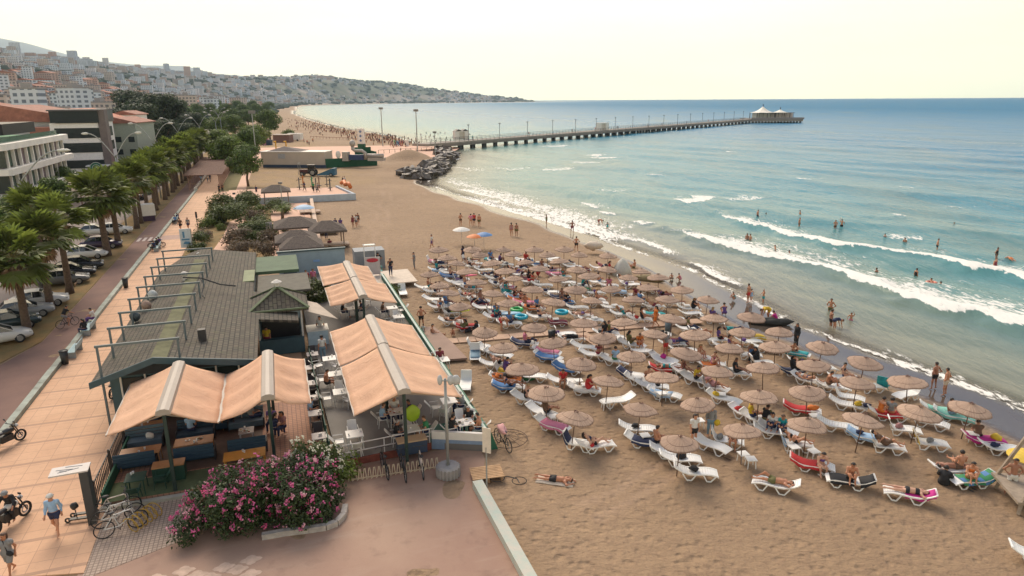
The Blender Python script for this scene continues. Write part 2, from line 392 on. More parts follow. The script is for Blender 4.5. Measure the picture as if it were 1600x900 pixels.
vo = N(t, 'ShaderNodeTexVoronoi', Scale=2.3, Randomness=1., _feature='SMOOTH_F1'); t.links.new(V, vo.inputs[0]); pit = N(t, 'ShaderNodeMapRange', _interpolation_type='SMOOTHSTEP'); pit.inputs[2].default_value = .42; t.links.new(vo.outputs[0], pit.inputs[0])
h_ = MATH(t, 'MULTIPLY', MATH(t, 'ADD', MATH(t, 'MULTIPLY', pit.outputs[0], .8), MATH(t, 'ADD', n1.outputs[0], MATH(t, 'MULTIPLY', n2.outputs[0], .45))), dr)
bp = N(t, 'ShaderNodeBump', Strength=.75, Distance=.16); t.links.new(h_, bp.inputs['Height']); t.links.new(bp.outputs[0], b.inputs['Normal'])
ground = struct(grid_mesh('ground', X, Y, Z, [sand], dict(wet=wet, dry=dry, urban=urban, green=green, track=trk), keep=(sd > -60) | (rr < 60)))
# ---- far mountain ridge
ridge = bpy.data.materials.new('far_ridge'); ridge.use_nodes = True; b = ridge.node_tree.nodes['Principled BSDF']; b.inputs['Base Color'].default_value = (.26, .29, .26, 1); b.inputs['Roughness'].default_value = 1  # base colour paled so haze fade is partly painted into the ridge
aa = np.linspace(-1.1, -.02, 150); rr2 = np.linspace(8200, 11500, 14); RR, AA = np.meshgrid(rr2, aa[::-1], indexing='ij')
pxr = 800 + 1107 * np.tan(AA); Er = np.interp(pxr, [-1500, -300, 0, 60, 110, 160, 230, 300, 340, 500, 780], [4.4, 4.6, 4.25, 3.9, 3.35, 2.85, 2.55, 2.5, 2.05, 1.5, .0])
Zr = np.tan(np.radians(Er)) * 11500 * np.sin(np.clip((RR - 8200) / 3300, 0, 1) * math.pi / 2) * (.97 + .06 * vnoise(RR * np.sin(AA), RR * np.cos(AA), 600, 2)) - 2
struct(grid_mesh('hills', RR * np.sin(AA), RR * np.cos(AA), Zr, [ridge], {}))
# ---------------------------------------------------------------- sea
X, Y = polar(24, 1.0085, 16200, 75, -48, 900)
sd = -sd_shore(X, Y); rr = np.hypot(X, Y)
# foam fronts: pixel polyline, width behind (m), strength
FOAM = [([(1118, 336), (1160, 352), (1225, 371), (1300, 391), (1380, 402), (1450, 414), (1520, 432), (1600, 448), (1700, 470), (1900, 505)], 3.8, 1.0, .5),
        ([(1035, 362), (1100, 381), (1180, 402), (1260, 424), (1330, 448), (1420, 480), (1500, 503), (1600, 526), (1750, 560), (2000, 600)], 5.2, 1.0, .45),
        ([(1075, 413), (1105, 430), (1135, 445), (1163, 452)], 1.6, .9, .15),
        ([(862, 340), (900, 352), (960, 372), (1010, 384), (1060, 405)], 1.8, .85, .12),
        ([(985, 349), (1003, 354), (1022, 352)], 3., .95, .2),
        ([(940, 333), (955, 337), (967, 336)], 4., .9, .2), ([(905, 316), (920, 324), (933, 327)], 4., .7, .2),
        ([(1055, 315), (1075, 324), (1105, 322), (1125, 312)], 13., .85, .2),
        ([(840, 266), (870, 269), (905, 262)], 11., .62, .2), ([(885, 256), (915, 258), (945, 256)], 9., .7, .2), ([(915, 244), (935, 247), (950, 243)], 9., .75, .4), ([(918, 250), (945, 252), (975, 249)], 8., .8, .4),
        ([(845, 229), (865, 230), (895, 230)], 8., .7, .2), ([(1155, 321), (1180, 317), (1205, 315)], 8., .6, .2), ([(1240, 286), (1256, 288)], 5., .9, .2), ([(1388, 343), (1408, 349), (1418, 348)], 5., .7, .3),
        ([(1380, 372), (1400, 378), (1440, 384)], 6., .5, .1), ([(770, 262), (800, 268), (840, 262)], 7, .5, .15), ([(930, 300), (960, 305), (990, 300)], 6, .45, .15), ([(1010, 275), (1030, 277)], 4, .6, .2), ([(1400, 300), (1425, 303)], 4, .6, .2), ([(1480, 330), (1500, 333)], 4, .55, .2), ([(1130, 240), (1145, 242)], 4, .6, .2), ([(1290, 420), (1340, 432), (1400, 445), (1500, 470)], 6, .42, .05), ([(700, 303), (760, 320), (830, 340), (900, 361), (960, 383)], 4.5, .85, .08), ([(700, 290), (780, 312), (850, 332), (900, 350), (960, 368)], 8., .68, .1), ([(690, 280), (760, 300), (830, 318)], 7, .6, .1),
        ([(680, 275), (740, 290), (820, 315)], 7., .45, .15), ([(705, 245), (715, 250), (722, 246)], 5., .8, .1), ([(690, 262), (720, 262), (740, 268)], 9., .5, .1),
        ([(1230, 512), (1290, 530), (1345, 553), (1440, 586), (1520, 615), (1600, 650), (1760, 715)], .9, .8, .04), ([(1340, 540), (1400, 563), (1425, 572)], .7, .6, .03)]
foam = np.zeros(X.shape); crest = np.zeros(X.shape)
for pl, wd, st, hh in FOAM:
    P = np.array([G(*p, SEA) for p in pl]); lo = P.min(0) - 30; hi = P.max(0) + 40
    k = (X > lo[0]) & (X < hi[0]) & (Y > lo[1]) & (Y < hi[1]) & (sd > -1)
    x, y = X[k], Y[k]; best = np.full(x.shape, 1e9); sg = np.zeros(x.shape); al = np.zeros(x.shape); n = len(P) - 1
    for i in range(n):
        ax, ay = P[i]; vx, vy = P[i + 1] - P[i]; L = math.hypot(vx, vy); tt = ((x - ax) * vx + (y - ay) * vy) / L / L; tc_ = np.clip(tt, 0, 1)
        d = np.hypot(x - ax - tc_ * vx, y - ay - tc_ * vy); s = (vx * (y - ay) - vy * (x - ax)) / L
        u = d < best; best = np.where(u, d, best); sg = np.where(u, s, sg); al = np.where(u, (i + tc_) / n, al)
    wob = (vnoise(x, y, 2.2, 4) - .5) * 1.5 * min(1, wd / 3) + (vnoise(x, y, .8, 5) - .5) * .5 * min(1, wd / 2); dist = np.where(sg > 0, best, -best) + wob
    end = np.clip(np.minimum(al, 1 - al) * 8 + .25, 0, 1); outer = (best - np.abs(sg)) > .05; end = np.where(outer, np.clip(1 - (best - np.abs(sg)) / wd * 1.5, 0, 1) * .5, end)
    wv = wd * (.5 + 1.0 * vnoise(x, y, 7, 6)) * (.45 + .55 * end)
    fr = sst(-.25, .15, dist) * np.where(dist > 0, np.exp(-(np.maximum(dist, 0) / wv) ** 1.05), 1) * st * end
    foam[k] = np.maximum(foam[k], fr); crest[k] = np.maximum(crest[k], hh * np.exp(-((dist - wd * .18) / (wd * .35)) ** 2) * end)
swash = np.exp(-(np.maximum(sd, 0) / 1.1) ** 2) * (.3 + .5 * vnoise(X, Y, 3, 9)) * (rr < 500) * sst(-.3, .2, sd)
foam = np.maximum(foam, swash)
# bay shallows near the groyne wash white
u1, u2 = FN[0] * .75 + FD[0] * -.2, FN[1] * .75 + FD[1] * .66
dirs = [((.80, .60), 34, .16), ((.70, .71), 21, .12), ((.90, .43), 12, .07), ((.55, .83), 7.5, .045), ((.97, .22), 5.2, .03)]
Zs = np.zeros(X.shape); att = sst(1, 14, sd) * np.clip(240 / rr, 0, 1)
for (dx, dy), L, A in dirs:
    ph = 2 * math.pi * (X * dx + Y * dy) / L + 4 * vnoise(X, Y, L * 2.2, 3); Zs += A * (np.sin(ph) + .35 * np.sin(2 * ph + .6)) * (.5 + vnoise(X, Y, L * 3, 7)) * np.clip(L * 14 / rr, 0, 1)
Zs = SEA + Zs * att + crest * np.clip(sd / 2, 0, 1)
water = bpy.data.materials.new('sea_water'); water.use_nodes = True; t = water.node_tree; b = t.nodes['Principled BSDF']
tc = N(t, 'ShaderNodeTexCoord'); V = tc.outputs['Object']
dist = ATT(t, 'dist')
rp = N(t, 'ShaderNodeValToRGB'); t.links.new(MATH(t, 'DIVIDE', dist, 400.), rp.inputs[0]); el = rp.color_ramp.elements
el[0].position = 0; el[0].color = (.22, .18, .13, 1); el[1].position = 1.0; el[1].color = (.010, .17, .31, 1)
for p, cc in ((.012, (.17, .185, .15)), (.05, (.095, .235, .225)), (.14, (.035, .22, .28)), (.4, (.010, .17, .30))):
    q = el.new(p); q.color = (*cc, 1)
c = rp.outputs[0]
mp = N(t, 'ShaderNodeMapping'); mp.inputs['Rotation'].default_value = (0, 0, -.55); mp.inputs['Scale'].default_value = (1, .28, 1); t.links.new(V, mp.inputs[0])
murk = MATH(t, 'MULTIPLY', NZ(t, .045, mp.outputs[0], 5, .48, .7), .42)
c = MIX(t, murk, c, (.19, .22, .15))
# foam: broken up by two noises
v1 = N(t, 'ShaderNodeTexNoise', Scale=1.1, Detail=6, Roughness=.7, Distortion=1.0); mpf = N(t, 'ShaderNodeMapping'); mpf.inputs['Rotation'].default_value = (0, 0, -.55); mpf.inputs['Scale'].default_value = (1.6, .6, 1); t.links.new(V, mpf.inputs[0]); t.links.new(mpf.outputs[0], v1.inputs[0])
fm = N(t, 'ShaderNodeMapRange', _interpolation_type='SMOOTHSTEP'); fa = MATH(t, 'ADD', ATT(t, 'foam'), MATH(t, 'MULTIPLY', MATH(t, 'SUBTRACT', v1.outputs[0], .5), 2.0))
t.links.new(fa, fm.inputs[0]); fm.inputs[1].default_value = .36; fm.inputs[2].default_value = .66
has = N(t, 'ShaderNodeMapRange'); has.inputs[1].default_value = .02; has.inputs[2].default_value = .2; t.links.new(ATT(t, 'foam'), has.inputs[0])
ff = MATH(t, 'MULTIPLY', fm.outputs[0], has.outputs[0])
c = MIX(t, ff, c, (.82, .80, .74)); t.links.new(c, b.inputs['Base Color'])
r0 = N(t, 'ShaderNodeMapRange'); r0.inputs[1].default_value = 30; r0.inputs[2].default_value = 900; r0.inputs[3].default_value = .2; r0.inputs[4].default_value = .55; t.links.new(dist, r0.inputs[0]); t.links.new(MATH(t, 'MAXIMUM', r0.outputs[0], MATH(t, 'MULTIPLY', ff, .8)), b.inputs['Roughness'])
b.inputs['IOR'].default_value = 1.33; b.inputs['Specular IOR Level'].default_value = .27
w1 = N(t, 'ShaderNodeTexNoise', Scale=.55, Detail=5, Roughness=.62, Distortion=.3); mp2 = N(t, 'ShaderNodeMapping'); mp2.inputs['Rotation'].default_value = (0, 0, -.75); mp2.inputs['Scale'].default_value = (1.5, .5, 1); t.links.new(V, mp2.inputs[0]); t.links.new(mp2.outputs[0], w1.inputs[0])
w2 = N(t, 'ShaderNodeTexNoise', Scale=2.6, Detail=4, Roughness=.6); t.links.new(mp2.outputs[0], w2.inputs[0])
w3 = N(t, 'ShaderNodeTexNoise', Scale=.09, Detail=6, Roughness=.62); t.links.new(mp2.outputs[0], w3.inputs[0])
hh = MATH(t, 'ADD', MATH(t, 'ADD', MATH(t, 'MULTIPLY', w1.outputs[0], .62), MATH(t, 'MULTIPLY', w2.outputs[0], .13)), MATH(t, 'MULTIPLY', w3.outputs[0], 2.4))
bst = N(t, 'ShaderNodeMapRange'); bst.inputs[1].default_value = 4; bst.inputs[2].default_value = 70; bst.inputs[3].default_value = .3; t.links.new(dist, bst.inputs[0]); bp = N(t, 'ShaderNodeBump', Strength=1.0, Distance=.62); t.links.new(bst.outputs[0], bp.inputs['Strength']); t.links.new(hh, bp.inputs['Height']); t.links.new(bp.outputs[0], b.inputs['Normal'])
tr = t.nodes.new('ShaderNodeBsdfTransparent'); ms = t.nodes.new('ShaderNodeMixShader'); o_ = t.nodes['Material Output']
al = N(t, 'ShaderNodeMapRange', _interpolation_type='SMOOTHSTEP'); al.inputs[1].default_value = -.1; al.inputs[2].default_value = 3.0; al.inputs[3].default_value = 0.12; t.links.new(dist, al.inputs[0])
t.links.new(MATH(t, 'MAXIMUM', al.outputs[0], ff), ms.inputs[0]); t.links.new(tr.outputs[0], ms.inputs[1]); t.links.new(b.outputs[0], ms.inputs[2]); t.links.new(ms.outputs[0], o_.inputs[0])
sea = struct(grid_mesh('sea', X, Y, Zs, [water], dict(dist=sd, foam=foam), keep=(sd > -.4)))

# ---------------------------------------------------------------- the hazy air over bay and town
hz = MB().box(-17500, 17500, -2500, 17500, -6, 1150).build('haze', bpy.data.materials.new('haze_air')); tag(hz, kind='stuff', label='thin pale sea haze'); hm = hz.data.materials[0]; hm.use_nodes = True; t = hm.node_tree; t.nodes.remove(t.nodes['Principled BSDF'])
pv = N(t, 'ShaderNodeVolumePrincipled'); pv.inputs['Color'].default_value = (.62, .82, 1., 1); pv.inputs['Density'].default_value = 6e-5; pv.inputs['Anisotropy'].default_value = .3; t.links.new(pv.outputs[0], t.nodes['Material Output'].inputs['Volume'])
# ================================================================ paved ground in the promenade's own frame (local x = across, y = along)
def fobj(mb, name, mats, z=0., smooth=False, s=0., t=0., parent=None):
    o = mb.build(name, mats, parent, smooth)
    if parent is None: o.location = W(s, t, z); o.rotation_euler = (0, 0, RZ)
    return o
def strip(name, mat, pts, z, th=.02):
    mb = MB(); mb.prism([(t_, s_) for s_, t_ in pts], z - th, z); return struct(fobj(mb, name, mat))
def tile_mat(name, c1, c2, cm, bw, bh, mortar=.01, off=0., big=None, bcol=None, rough=.8, stain=.3):
    m = bpy.data.materials.new(name); m.use_nodes = True; t = m.node_tree; b = t.nodes['Principled BSDF']; b.inputs['Roughness'].default_value = rough
    tc = N(t, 'ShaderNodeTexCoord'); V = tc.outputs['Object']
    br = N(t, 'ShaderNodeTexBrick', Scale=1.0, _offset=off); br.inputs['Brick Width'].default_value = bw; br.inputs['Row Height'].default_value = bh; br.inputs['Mortar Size'].default_value = mortar
    br.inputs['Color1'].default_value = (*c1, 1); br.inputs['Color2'].default_value = (*c2, 1); br.inputs['Mortar'].default_value = (*cm, 1); t.links.new(V, br.inputs[0]); c = br.outputs[0]
    if big:
        sx = t.nodes.new('ShaderNodeSeparateXYZ'); t.links.new(V, sx.inputs[0]); f = MATH(t, 'FRACT', MATH(t, 'DIVIDE', sx.outputs[1], big)); f = MATH(t, 'LESS_THAN', MATH(t, 'ABSOLUTE', MATH(t, 'SUBTRACT', f, .5)), .10 / big)
        c = MIX(t, MATH(t, 'MULTIPLY', f, .8), c, bcol)
    c = MIX(t, MATH(t, 'MULTIPLY', NZ(t, .45, V, 6, .45, .7), stain), c, tuple(x * .55 for x in c1))
    c = MIX(t, MATH(t, 'MULTIPLY', NZ(t, 6., V, 4, .5, .75), .25), c, tuple(x * .6 for x in c1))
    t.links.new(c, b.inputs['Base Color']); bp = N(t, 'ShaderNodeBump', Strength=.3, Distance=.01); t.links.new(br.outputs['Fac'], bp.inputs['Height']); bp.invert = True; t.links.new(bp.outputs[0], b.inputs['Normal'])
    MATS[name] = m; return m
prom_m = tile_mat('promenade_tiles', (.66, .40, .245), (.62, .365, .22), (.42, .25, .16), .75, .75, .012, 0., 2.3, (.38, .23, .15), stain=.3)
path_m = M('cycle_asphalt', (.235, .135, .105), .9, scale=.35, col2=(.165, .095, .078), bump=.2, bscale=25)
plaza_m = bpy.data.materials.new('plaza_concrete'); plaza_m.use_nodes = True; t = plaza_m.node_tree; b = t.nodes['Principled BSDF']; b.inputs['Roughness'].default_value = .85
V = N(t, 'ShaderNodeTexCoord').outputs['Object']; c = MIX(t, NZ(t, .22, V, 6, .35, .65), (.33, .20, .145), (.40, .265, .19))
mpp = N(t, 'ShaderNodeMapping'); mpp.inputs['Rotation'].default_value = (0, 0, -.5); mpp.inputs['Scale'].default_value = (.5, 3, 1); t.links.new(V, mpp.inputs[0])
c = MIX(t, MATH(t, 'MULTIPLY', NZ(t, .5, mpp.outputs[0], 6, .55, .75), .4), c, (.46, .34, .26)); c = MIX(t, MATH(t, 'MULTIPLY', NZ(t, 1.1, V, 6, .55, .75), .5), c, (.17, .10, .075))
c = MIX(t, MATH(t, 'MULTIPLY', NZ(t, 30., V, 2, .55, .8), .3), c, (.2, .13, .1))
t.links.new(c, b.inputs['Base Color'])
dry_m = M('dry_grass', (.30, .17, .06), .95, scale=.5, col2=(.16, .125, .045), bump=.6, bscale=12)
road_m = M('road_asphalt', (.16, .125, .11), .85, scale=.15, col2=(.20, .16, .14))
pink_m = M('pink_paving', (.66, .40, .28), .8, scale=.2, col2=(.60, .36, .25))
white_m = M('painted_white', (.74, .70, .64), .5, .05, 2.)
kerb_m = M('weathered_kerb', (.42, .47, .40), .8, scale=1.3, col2=(.24, .25, .21), bump=.3)
struct(strip('road', road_m, [(-60, -40), (-60, -6.6), (640, -6.6), (640, -26)], .016))
strip('palm_verge', dry_m, [(5, -6.5), (5, -5.5), (14, -2.45), (150, -3.2), (420, -3.4), (420, -6.6), (150, -6.6)], .03)
strip('cycle_path', path_m, [(-60, -12), (-60, -.1), (420, -.1), (420, -3.3), (150, -3.1), (14, -2.35), (3, -5.6), (3, -8.5)], .024)
strip('promenade', prom_m, [(-14.0, .2), (-15.5, 6.5), (-3, 6.3), (-3, 15), (24.6, 15), (24.6, 4.6), (38, 3.9), (80, 4.1), (150, 4.4), (300, 5), (300, .1)], .06, .08)
# low kerb wall between cycle path and promenade
mb = MB(); rk = random.Random(3); y = -14.
while y < 104:
    L = rk.uniform(1.8, 3.4); mb.box(-.2 + rk.uniform(-.012, .012), .17, y, y + L - .02, 0, .3 + rk.uniform(-.015, .015)); y += L
tag(fobj(mb, 'kerb_wall', kerb_m), 'long low weathered pale green kerb between promenade and cycle path', 'kerb')
# crossing stripes
mb = MB()
for k in range(4): mb.box(-2.35 + k * .62, -2.02 + k * .62, 52.2, 54.6, .026, .031)
struct(fobj(mb, 'crossing_markings', M('worn_paint', (.52, .43, .38), .7, .2, 3)))
mb = MB(); mb.box(.2, 4.1, 52.0, 55.0, .06, .064); struct(fobj(mb, 'crossing_band', M('band_tile', (.42, .27, .21), .8, .1)))
# forecourt plaza
strip('plaza', plaza_m, [(-40, -20), (-40, 21.6), (-15, 21.6), (-12.6, 22.6), (-11, 22.7), (-11, 15.7), (-11.2, 6.3), (-16.0, 6.3), (-17.3, -20)], .02)
mat_m = tile_mat('mosaic_tiles', (.47, .36, .28), (.38, .285, .225), (.22, .16, .12), .16, .16, .02)
strip('bicycle_bay_paving', mat_m, [(-15.9, 6.5), (-14.6, 9.6), (-11.2, 9.4), (-11.1, 6.35)], .032)
mb = MB(); zz = .028; ply = M('pale_rhomb_tile', (.52, .37, .28), .8, .2, 3)
for r_ in range(4):
    for k in range(9):
        cx = 4.4 + k * .92 + (r_ % 2) * .46; cy = -17.35 - r_ * .42 + k * .13
        pts = []
        for a in range(16):
            q = a / 16 * 2 * math.pi; rr_ = .26 + .13 * abs(math.cos(2 * q)) ** 1.5; pts.append((cx + math.cos(q) * rr_ * 1.05, cy + math.sin(q) * rr_ * .78))
        if not (r_ == 0 and k > 6): mb.prism(pts, zz - .006, zz)
struct(fobj(mb, 'patterned_paving', ply))
# plinth wall at plaza's beach edge
mb = MB(); mb.sheet([[(21.35, s_, .36), (21.8, s_, .36)] for s_ in [-14.8 - .9 * i for i in range(26)]], .36)
tag(fobj(mb, 'low_wall', M('flaking_wall_paint', (.42, .50, .43), .8, scale=2.2, col2=(.55, .50, .42), bump=.3)), 'low flaking pale green wall between bare plaza and sand', 'wall')
# ================================================================ gardens beyond the cafe
strip('garden_lawn', dry_m, [(31, 3.95), (31, 16.5), (80, 15), (98, 8), (100, 4.2)], .05)
strip('garden_path', pink_m, [(30, 7.0), (30, 8.4), (44, 8.6), (52, 9.6), (60, 9.8), (66, 12.5), (80, 12.6), (80, 10.6), (70, 10.4), (63, 7.8), (52, 7.6), (44, 7.0)], .066, .02)
strip('upper_terrace', pink_m, [(31, 13.4), (31, 17.6), (46, 18.6), (79, 19.2), (79, 13.4)], .07)
strip('pavilion_paving', pink_m, [(80, 4.3), (80, 9), (104, 9), (150, 9.5), (150, 4.5)], .055)
strip('lawn_strip', M('lawn_green', (.12, .115, .03), .95, scale=.7, col2=(.2, .15, .06)), [(100, 4.3), (100, 7.2), (150, 7.6), (150, 4.5)], .075)
strip('far_plaza', pink_m, [(160, 8), (160, 62), (205, 80), (225, 60), (232, 20), (232, 8)], .05)
BW = M('bluish_render', (.42, .47, .52), .8, .1, 1.5)
# exercise terrace with blue front wall
mb = MB(); mb.prism([(6.2, 79.6), (27.4, 79.6), (27.4, 80.0), (6.2, 80.0)], 0, 1.1); mb.prism([(27.0, 80.0), (27.4, 80.0), (25.6, 93), (25.2, 93)], 0, 1.05)
tag(fobj(mb, 'terrace_wall', BW), 'pale blue front wall of the outdoor exercise terrace', 'wall')
strip('exercise_terrace', pink_m, [(80.0, 6.3), (80.0, 27.1), (93, 25.3), (96, 12), (96, 6.3)], .72, .7)
# sea wall with tan top along terrace
mb = MB(); mb.prism([(17.9, 30), (18.5, 30), (20.2, 79), (19.7, 79)], 0, .75); tag(fobj(mb, 'sea_wall', M('tan_wall', (.55, .40, .30), .8, .15, 1)), 'long low tan wall between garden terrace and sand', 'wall')
# ================================================================ trees
def leafcloud(rng, n, size, centers, flat=.4, spread=1.):
    mb = MB()
    for _ in range(n):
        c, r = rng.choice(centers)
        while True:
            p = Vector((rng.uniform(-1, 1), rng.uniform(-1, 1), rng.uniform(-1, 1)))
            if .3 < p.length < 1: break
        q = Vector(c) + Vector((p.x * r, p.y * r, p.z * r * .8)); s = size * rng.uniform(.6, 1.35)
        nrm = (p + Vector((rng.uniform(-.8, .8), rng.uniform(-.8, .8), rng.uniform(-.2, 1.2)))).normalized(); a = nrm.orthogonal().normalized(); a = Matrix.Rotation(rng.uniform(0, 6.3), 3, nrm) @ a; bb = nrm.cross(a)
        mb.add([q - a * s, q - bb * s * .45, q + a * s, q + bb * s * .45], [(0, 1, 2, 3)], 0 if rng.random() < .6 else (1 if rng.random() < .6 else 2))
    return mb
bark = M('bark', (.16, .11, .075), .95, .25, 8, .5)
def leafset(name, base):
    return [M(f'{name}_leaf_mid', base, .65, .25, 1.2, trans=.25), M(f'{name}_leaf_light', tuple(x * 1.7 for x in base), .6, .25, 1.2, trans=.3), M(f'{name}_leaf_deep', tuple(x * .55 for x in base), .7, .2, 1.2, trans=.2)]
def make_tree(name, seed, h, rad, base, n=3200, leaf=.17, trunk=True, lean=0.):
    rng = random.Random(seed); root = empty(name, label=name.replace('_', ' '), cat='tree'); cs = []; top = h * .62
    tb = MB(); nl = 6
    if trunk: tb.path([(0, 0, -.1), (.05 * h * .2, 0, h * .2), (-.02 * h, .03 * h, h * .42), (0, 0, h * .62)], [h * .035, h * .028, h * .022, h * .012], 8)
    for k in range(nl + 9):
        a = rng.uniform(0, 6.28); rr_ = rad * rng.uniform(.15, .72); z = h * rng.uniform(.45, .86) if trunk else h * rng.uniform(.25, .7)
        z -= (rr_ / rad) ** 2 * h * .08
        c = Vector((math.cos(a) * rr_ + lean * z, math.sin(a) * rr_, z)); cs.append((c, rad * rng.uniform(.28, .46)))
        if k < nl and trunk: tb.path([(0, 0, h * .3), tuple(c * .55 + Vector((0, 0, h * .15))), tuple(c)], [h * .016, h * .01, h * .004], 5)
    cs.append((Vector((0, 0, h * .7)), rad * .5))
    if trunk: tb.build('trunk', bark, root, True)
    leafcloud(rng, n, leaf, cs).build('crown', leafset(name, base), root); return root
def make_palm(seed, h):
    rng = random.Random(seed); root = empty('fan_palm', label='fan palm', cat='palm tree')
    tb = MB(); k = [(0, 0, -.05), (.02, .03, h * .1), (.05, .02, h * .5), (.03, 0, h)]; tb.path(k, [.36, .27, .22, .24], 10); tb.build('trunk', M('palm_bark', (.12, .08, .055), .95, .35, 6, .8), root, True)
    top = Vector((.03, 0, h))
    def fan(mb, az, el, L, size, drop, mi):
        d = Vector((math.cos(az) * math.cos(el), math.sin(az) * math.cos(el), math.sin(el))); side = Vector((-math.sin(az), math.cos(az), 0)); up = side.cross(d) * -1
        mid = top + d * L * .5 + Vector((0, 0, .06)); tip = top + d * L - Vector((0, 0, drop * .25))
        mb.path([top, mid, tip], [.022, .018, .012], 3, 3, cap=False)
        nb = 11; o_ = tip
        for i in range(nb):
            a = (i / (nb - 1) - .5) * R(215); da = d * math.cos(a) + side * math.sin(a); wdt = size * .12
            tw = up * (.12 * math.cos(a * 2)); p1 = o_ + (da + tw) * size * .58 - Vector((0, 0, drop * .12)); p2 = o_ + da * size - Vector((0, 0, drop * (.42 + rng.uniform(0, .25)))); sw = d.cross(da); nn = (up.cross(da)).normalized() * wdt
            v = [o_, p1 - nn, p2, p1 + nn]; mb.add(v, [(0, 1, 2, 3)], mi)
    mb = MB()
    for i in range(50):
        el = R(rng.choice([75, 55, 38, 22, 8, -8, -22, -35]) + rng.uniform(-8, 8)); az = i * 2.39996 + rng.uniform(-.2, .2)
        fan(mb, az, el, rng.uniform(1.05, 1.5), rng.uniform(1.1, 1.4), .35 + max(0, -el) * .5, rng.choice([0, 0, 1, 2]))
    G_ = leafset('palm', (.13, .165, .03)); mb.build('crown', G_ + [M('palm_stalk', (.22, .19, .07), .7)], root)
    mb = MB()
    for i in range(22): fan(mb, i * 2.4 + rng.uniform(-.3, .3), R(rng.uniform(-78, -50)), rng.uniform(.7, 1.1), rng.uniform(.7, 1.0), .5, 0)
    mb.build('dead_fronds', [M('dead_frond', (.27, .17, .095), .9, .3, 3), G_[1], G_[2], M('dead_stalk', (.22, .14, .08), .9)], root)
    return root
palms = [Proto(make_palm(s, h)) for s, h in ((1, 5.2), (2, 5.6), (3, 6.1), (4, 4.9))]
allpalm = []
pl = [(15.9, -3.8, 5.3), (22.9, -4.1, 5.7), (28.1, -3.9, 6.2), (44.5, -4.0, 6.3), (49.6, -3.8, 6.0), (62.3, -3.8, 6.2), (66.6, -3.9, 5.6), (9.5, -7.0, 5.6), (20, -7.4, 6.0), (34.5, -7.3, 6.2)]
s_ = 73.
rk = random.Random(5)
while s_ < 175: pl.append((s_, -4 + rk.uniform(-.4, .3), rk.uniform(5.4, 6.6))); s_ += rk.uniform(4.6, 6.6)
for i, (s_, t_, h_) in enumerate(pl):
    k = i % 4; o = palms[k].put(W(s_, t_, 0), rk.uniform(0, 6.3), 'shaggy fan palm with skirt of dead fronds in dry verge' if k != 1 else 'full green fan palm in the verge by the parked cars', 'fan palms along the cycle path', 1.1 * h_ / (5.2, 5.6, 6.1, 4.9)[k]); allpalm.append(o)
dedupe(allpalm)
T1 = Proto(make_tree('broadleaf_tree', 21, 7, 3.4, (.085, .135, .024), 6500, .2)); T2 = Proto(make_tree('spreading_tree', 22, 6, 3.6, (.105, .155, .022), 6500, .2)); T3 = Proto(make_tree('stone_pine', 23, 9, 4.8, (.04, .06, .026), 7000, .25))
Bu = Proto(make_tree('garden_shrub', 24, 1.8, 1.5, (.085, .11, .028), 2200, .11, trunk=False)); Bg = Proto(make_tree('grey_shrub', 25, 1.7, 1.3, (.16, .12, .08), 1700, .08, trunk=False)); By = Proto(make_tree('round_shrub', 26, 1.1, 1.1, (.10, .14, .02), 1500, .08, trunk=False))
trees = []
def plant(P, px, py, sc, lab, grp, dz=0, rz=None):
    x, y = G(px, py); sc *= 1.25 if grp in ('garden shrubs', 'round green trees beside the pergola') else 1; o = P.put((x, y, dz), rk.uniform(0, 6.3) if rz is None else rz, lab, grp, sc); trees.append(o); return o
g2 = 'round green trees beside the pergola'
plant(T1, 390, 286, .95, 'bright green round tree at the corner of the garden path', g2); plant(T2, 362, 262, 1.15, 'green tree close beside the wooden pergola', g2); plant(T1, 395, 252, 1.1, 'darker round tree behind the corner tree', g2)
plant(T2, 345, 246, 1.2, 'green tree at the far end of the pergola', g2); plant(T2, 405, 232, 1.2, 'bushy tree beside the food stalls', g2); plant(T1, 425, 214, 1.5, 'dark round tree at the back edge of the beach', g2); plant(By, 455, 214, 3.4, 'wide dark bush beside the white stalls', g2)
plant(T1, 372, 216, 1.3, 'green tree behind the pergola trees', g2); plant(T2, 345, 214, 1.35, 'leafy tree beside the distant road', g2)
g3 = 'dark trees behind the white buildings'
for px, py, sc in ((212, 226, 2.0), (232, 240, 1.5), (262, 236, 1.4), (285, 232, 1.2), (250, 214, 2.5), (275, 212, 2.2), (226, 212, 2.7), (208, 212, 2.0), (300, 214, 1.5), (196, 240, 1.3)): plant(T3, px, py, sc, 'big dark evergreen tree behind the palm row', g3)
for px, py, sc in ((300, 210, 1.6), (322, 206, 1.3), (296, 196, 2.), (345, 198, 1.7), (368, 196, 1.8), (392, 196, 1.7), (358, 186, 2.2), (385, 184, 2.1), (335, 184, 2.2), (405, 182, 2.1), (312, 186, 2.2), (420, 178, 2.2), (375, 176, 2.6), (345, 176, 2.8), (400, 174, 2.6), (290, 182, 2.6), (425, 172, 2.4), (270, 178, 2.7)): plant(T1, px, py, sc, 'olive green tree among the trees lining the distant road', 'trees along the distant road')
for px, py, sc in ((112, 262, 1.0), (122, 272, .9), (104, 300, .8), (90, 330, .85), (30, 380, .9), (60, 362, .8), (0, 400, 1.)): plant(T1, px, py, sc, 'dark green street tree beside the white balconied building', 'street trees by the buildings')
gs = 'garden shrubs'
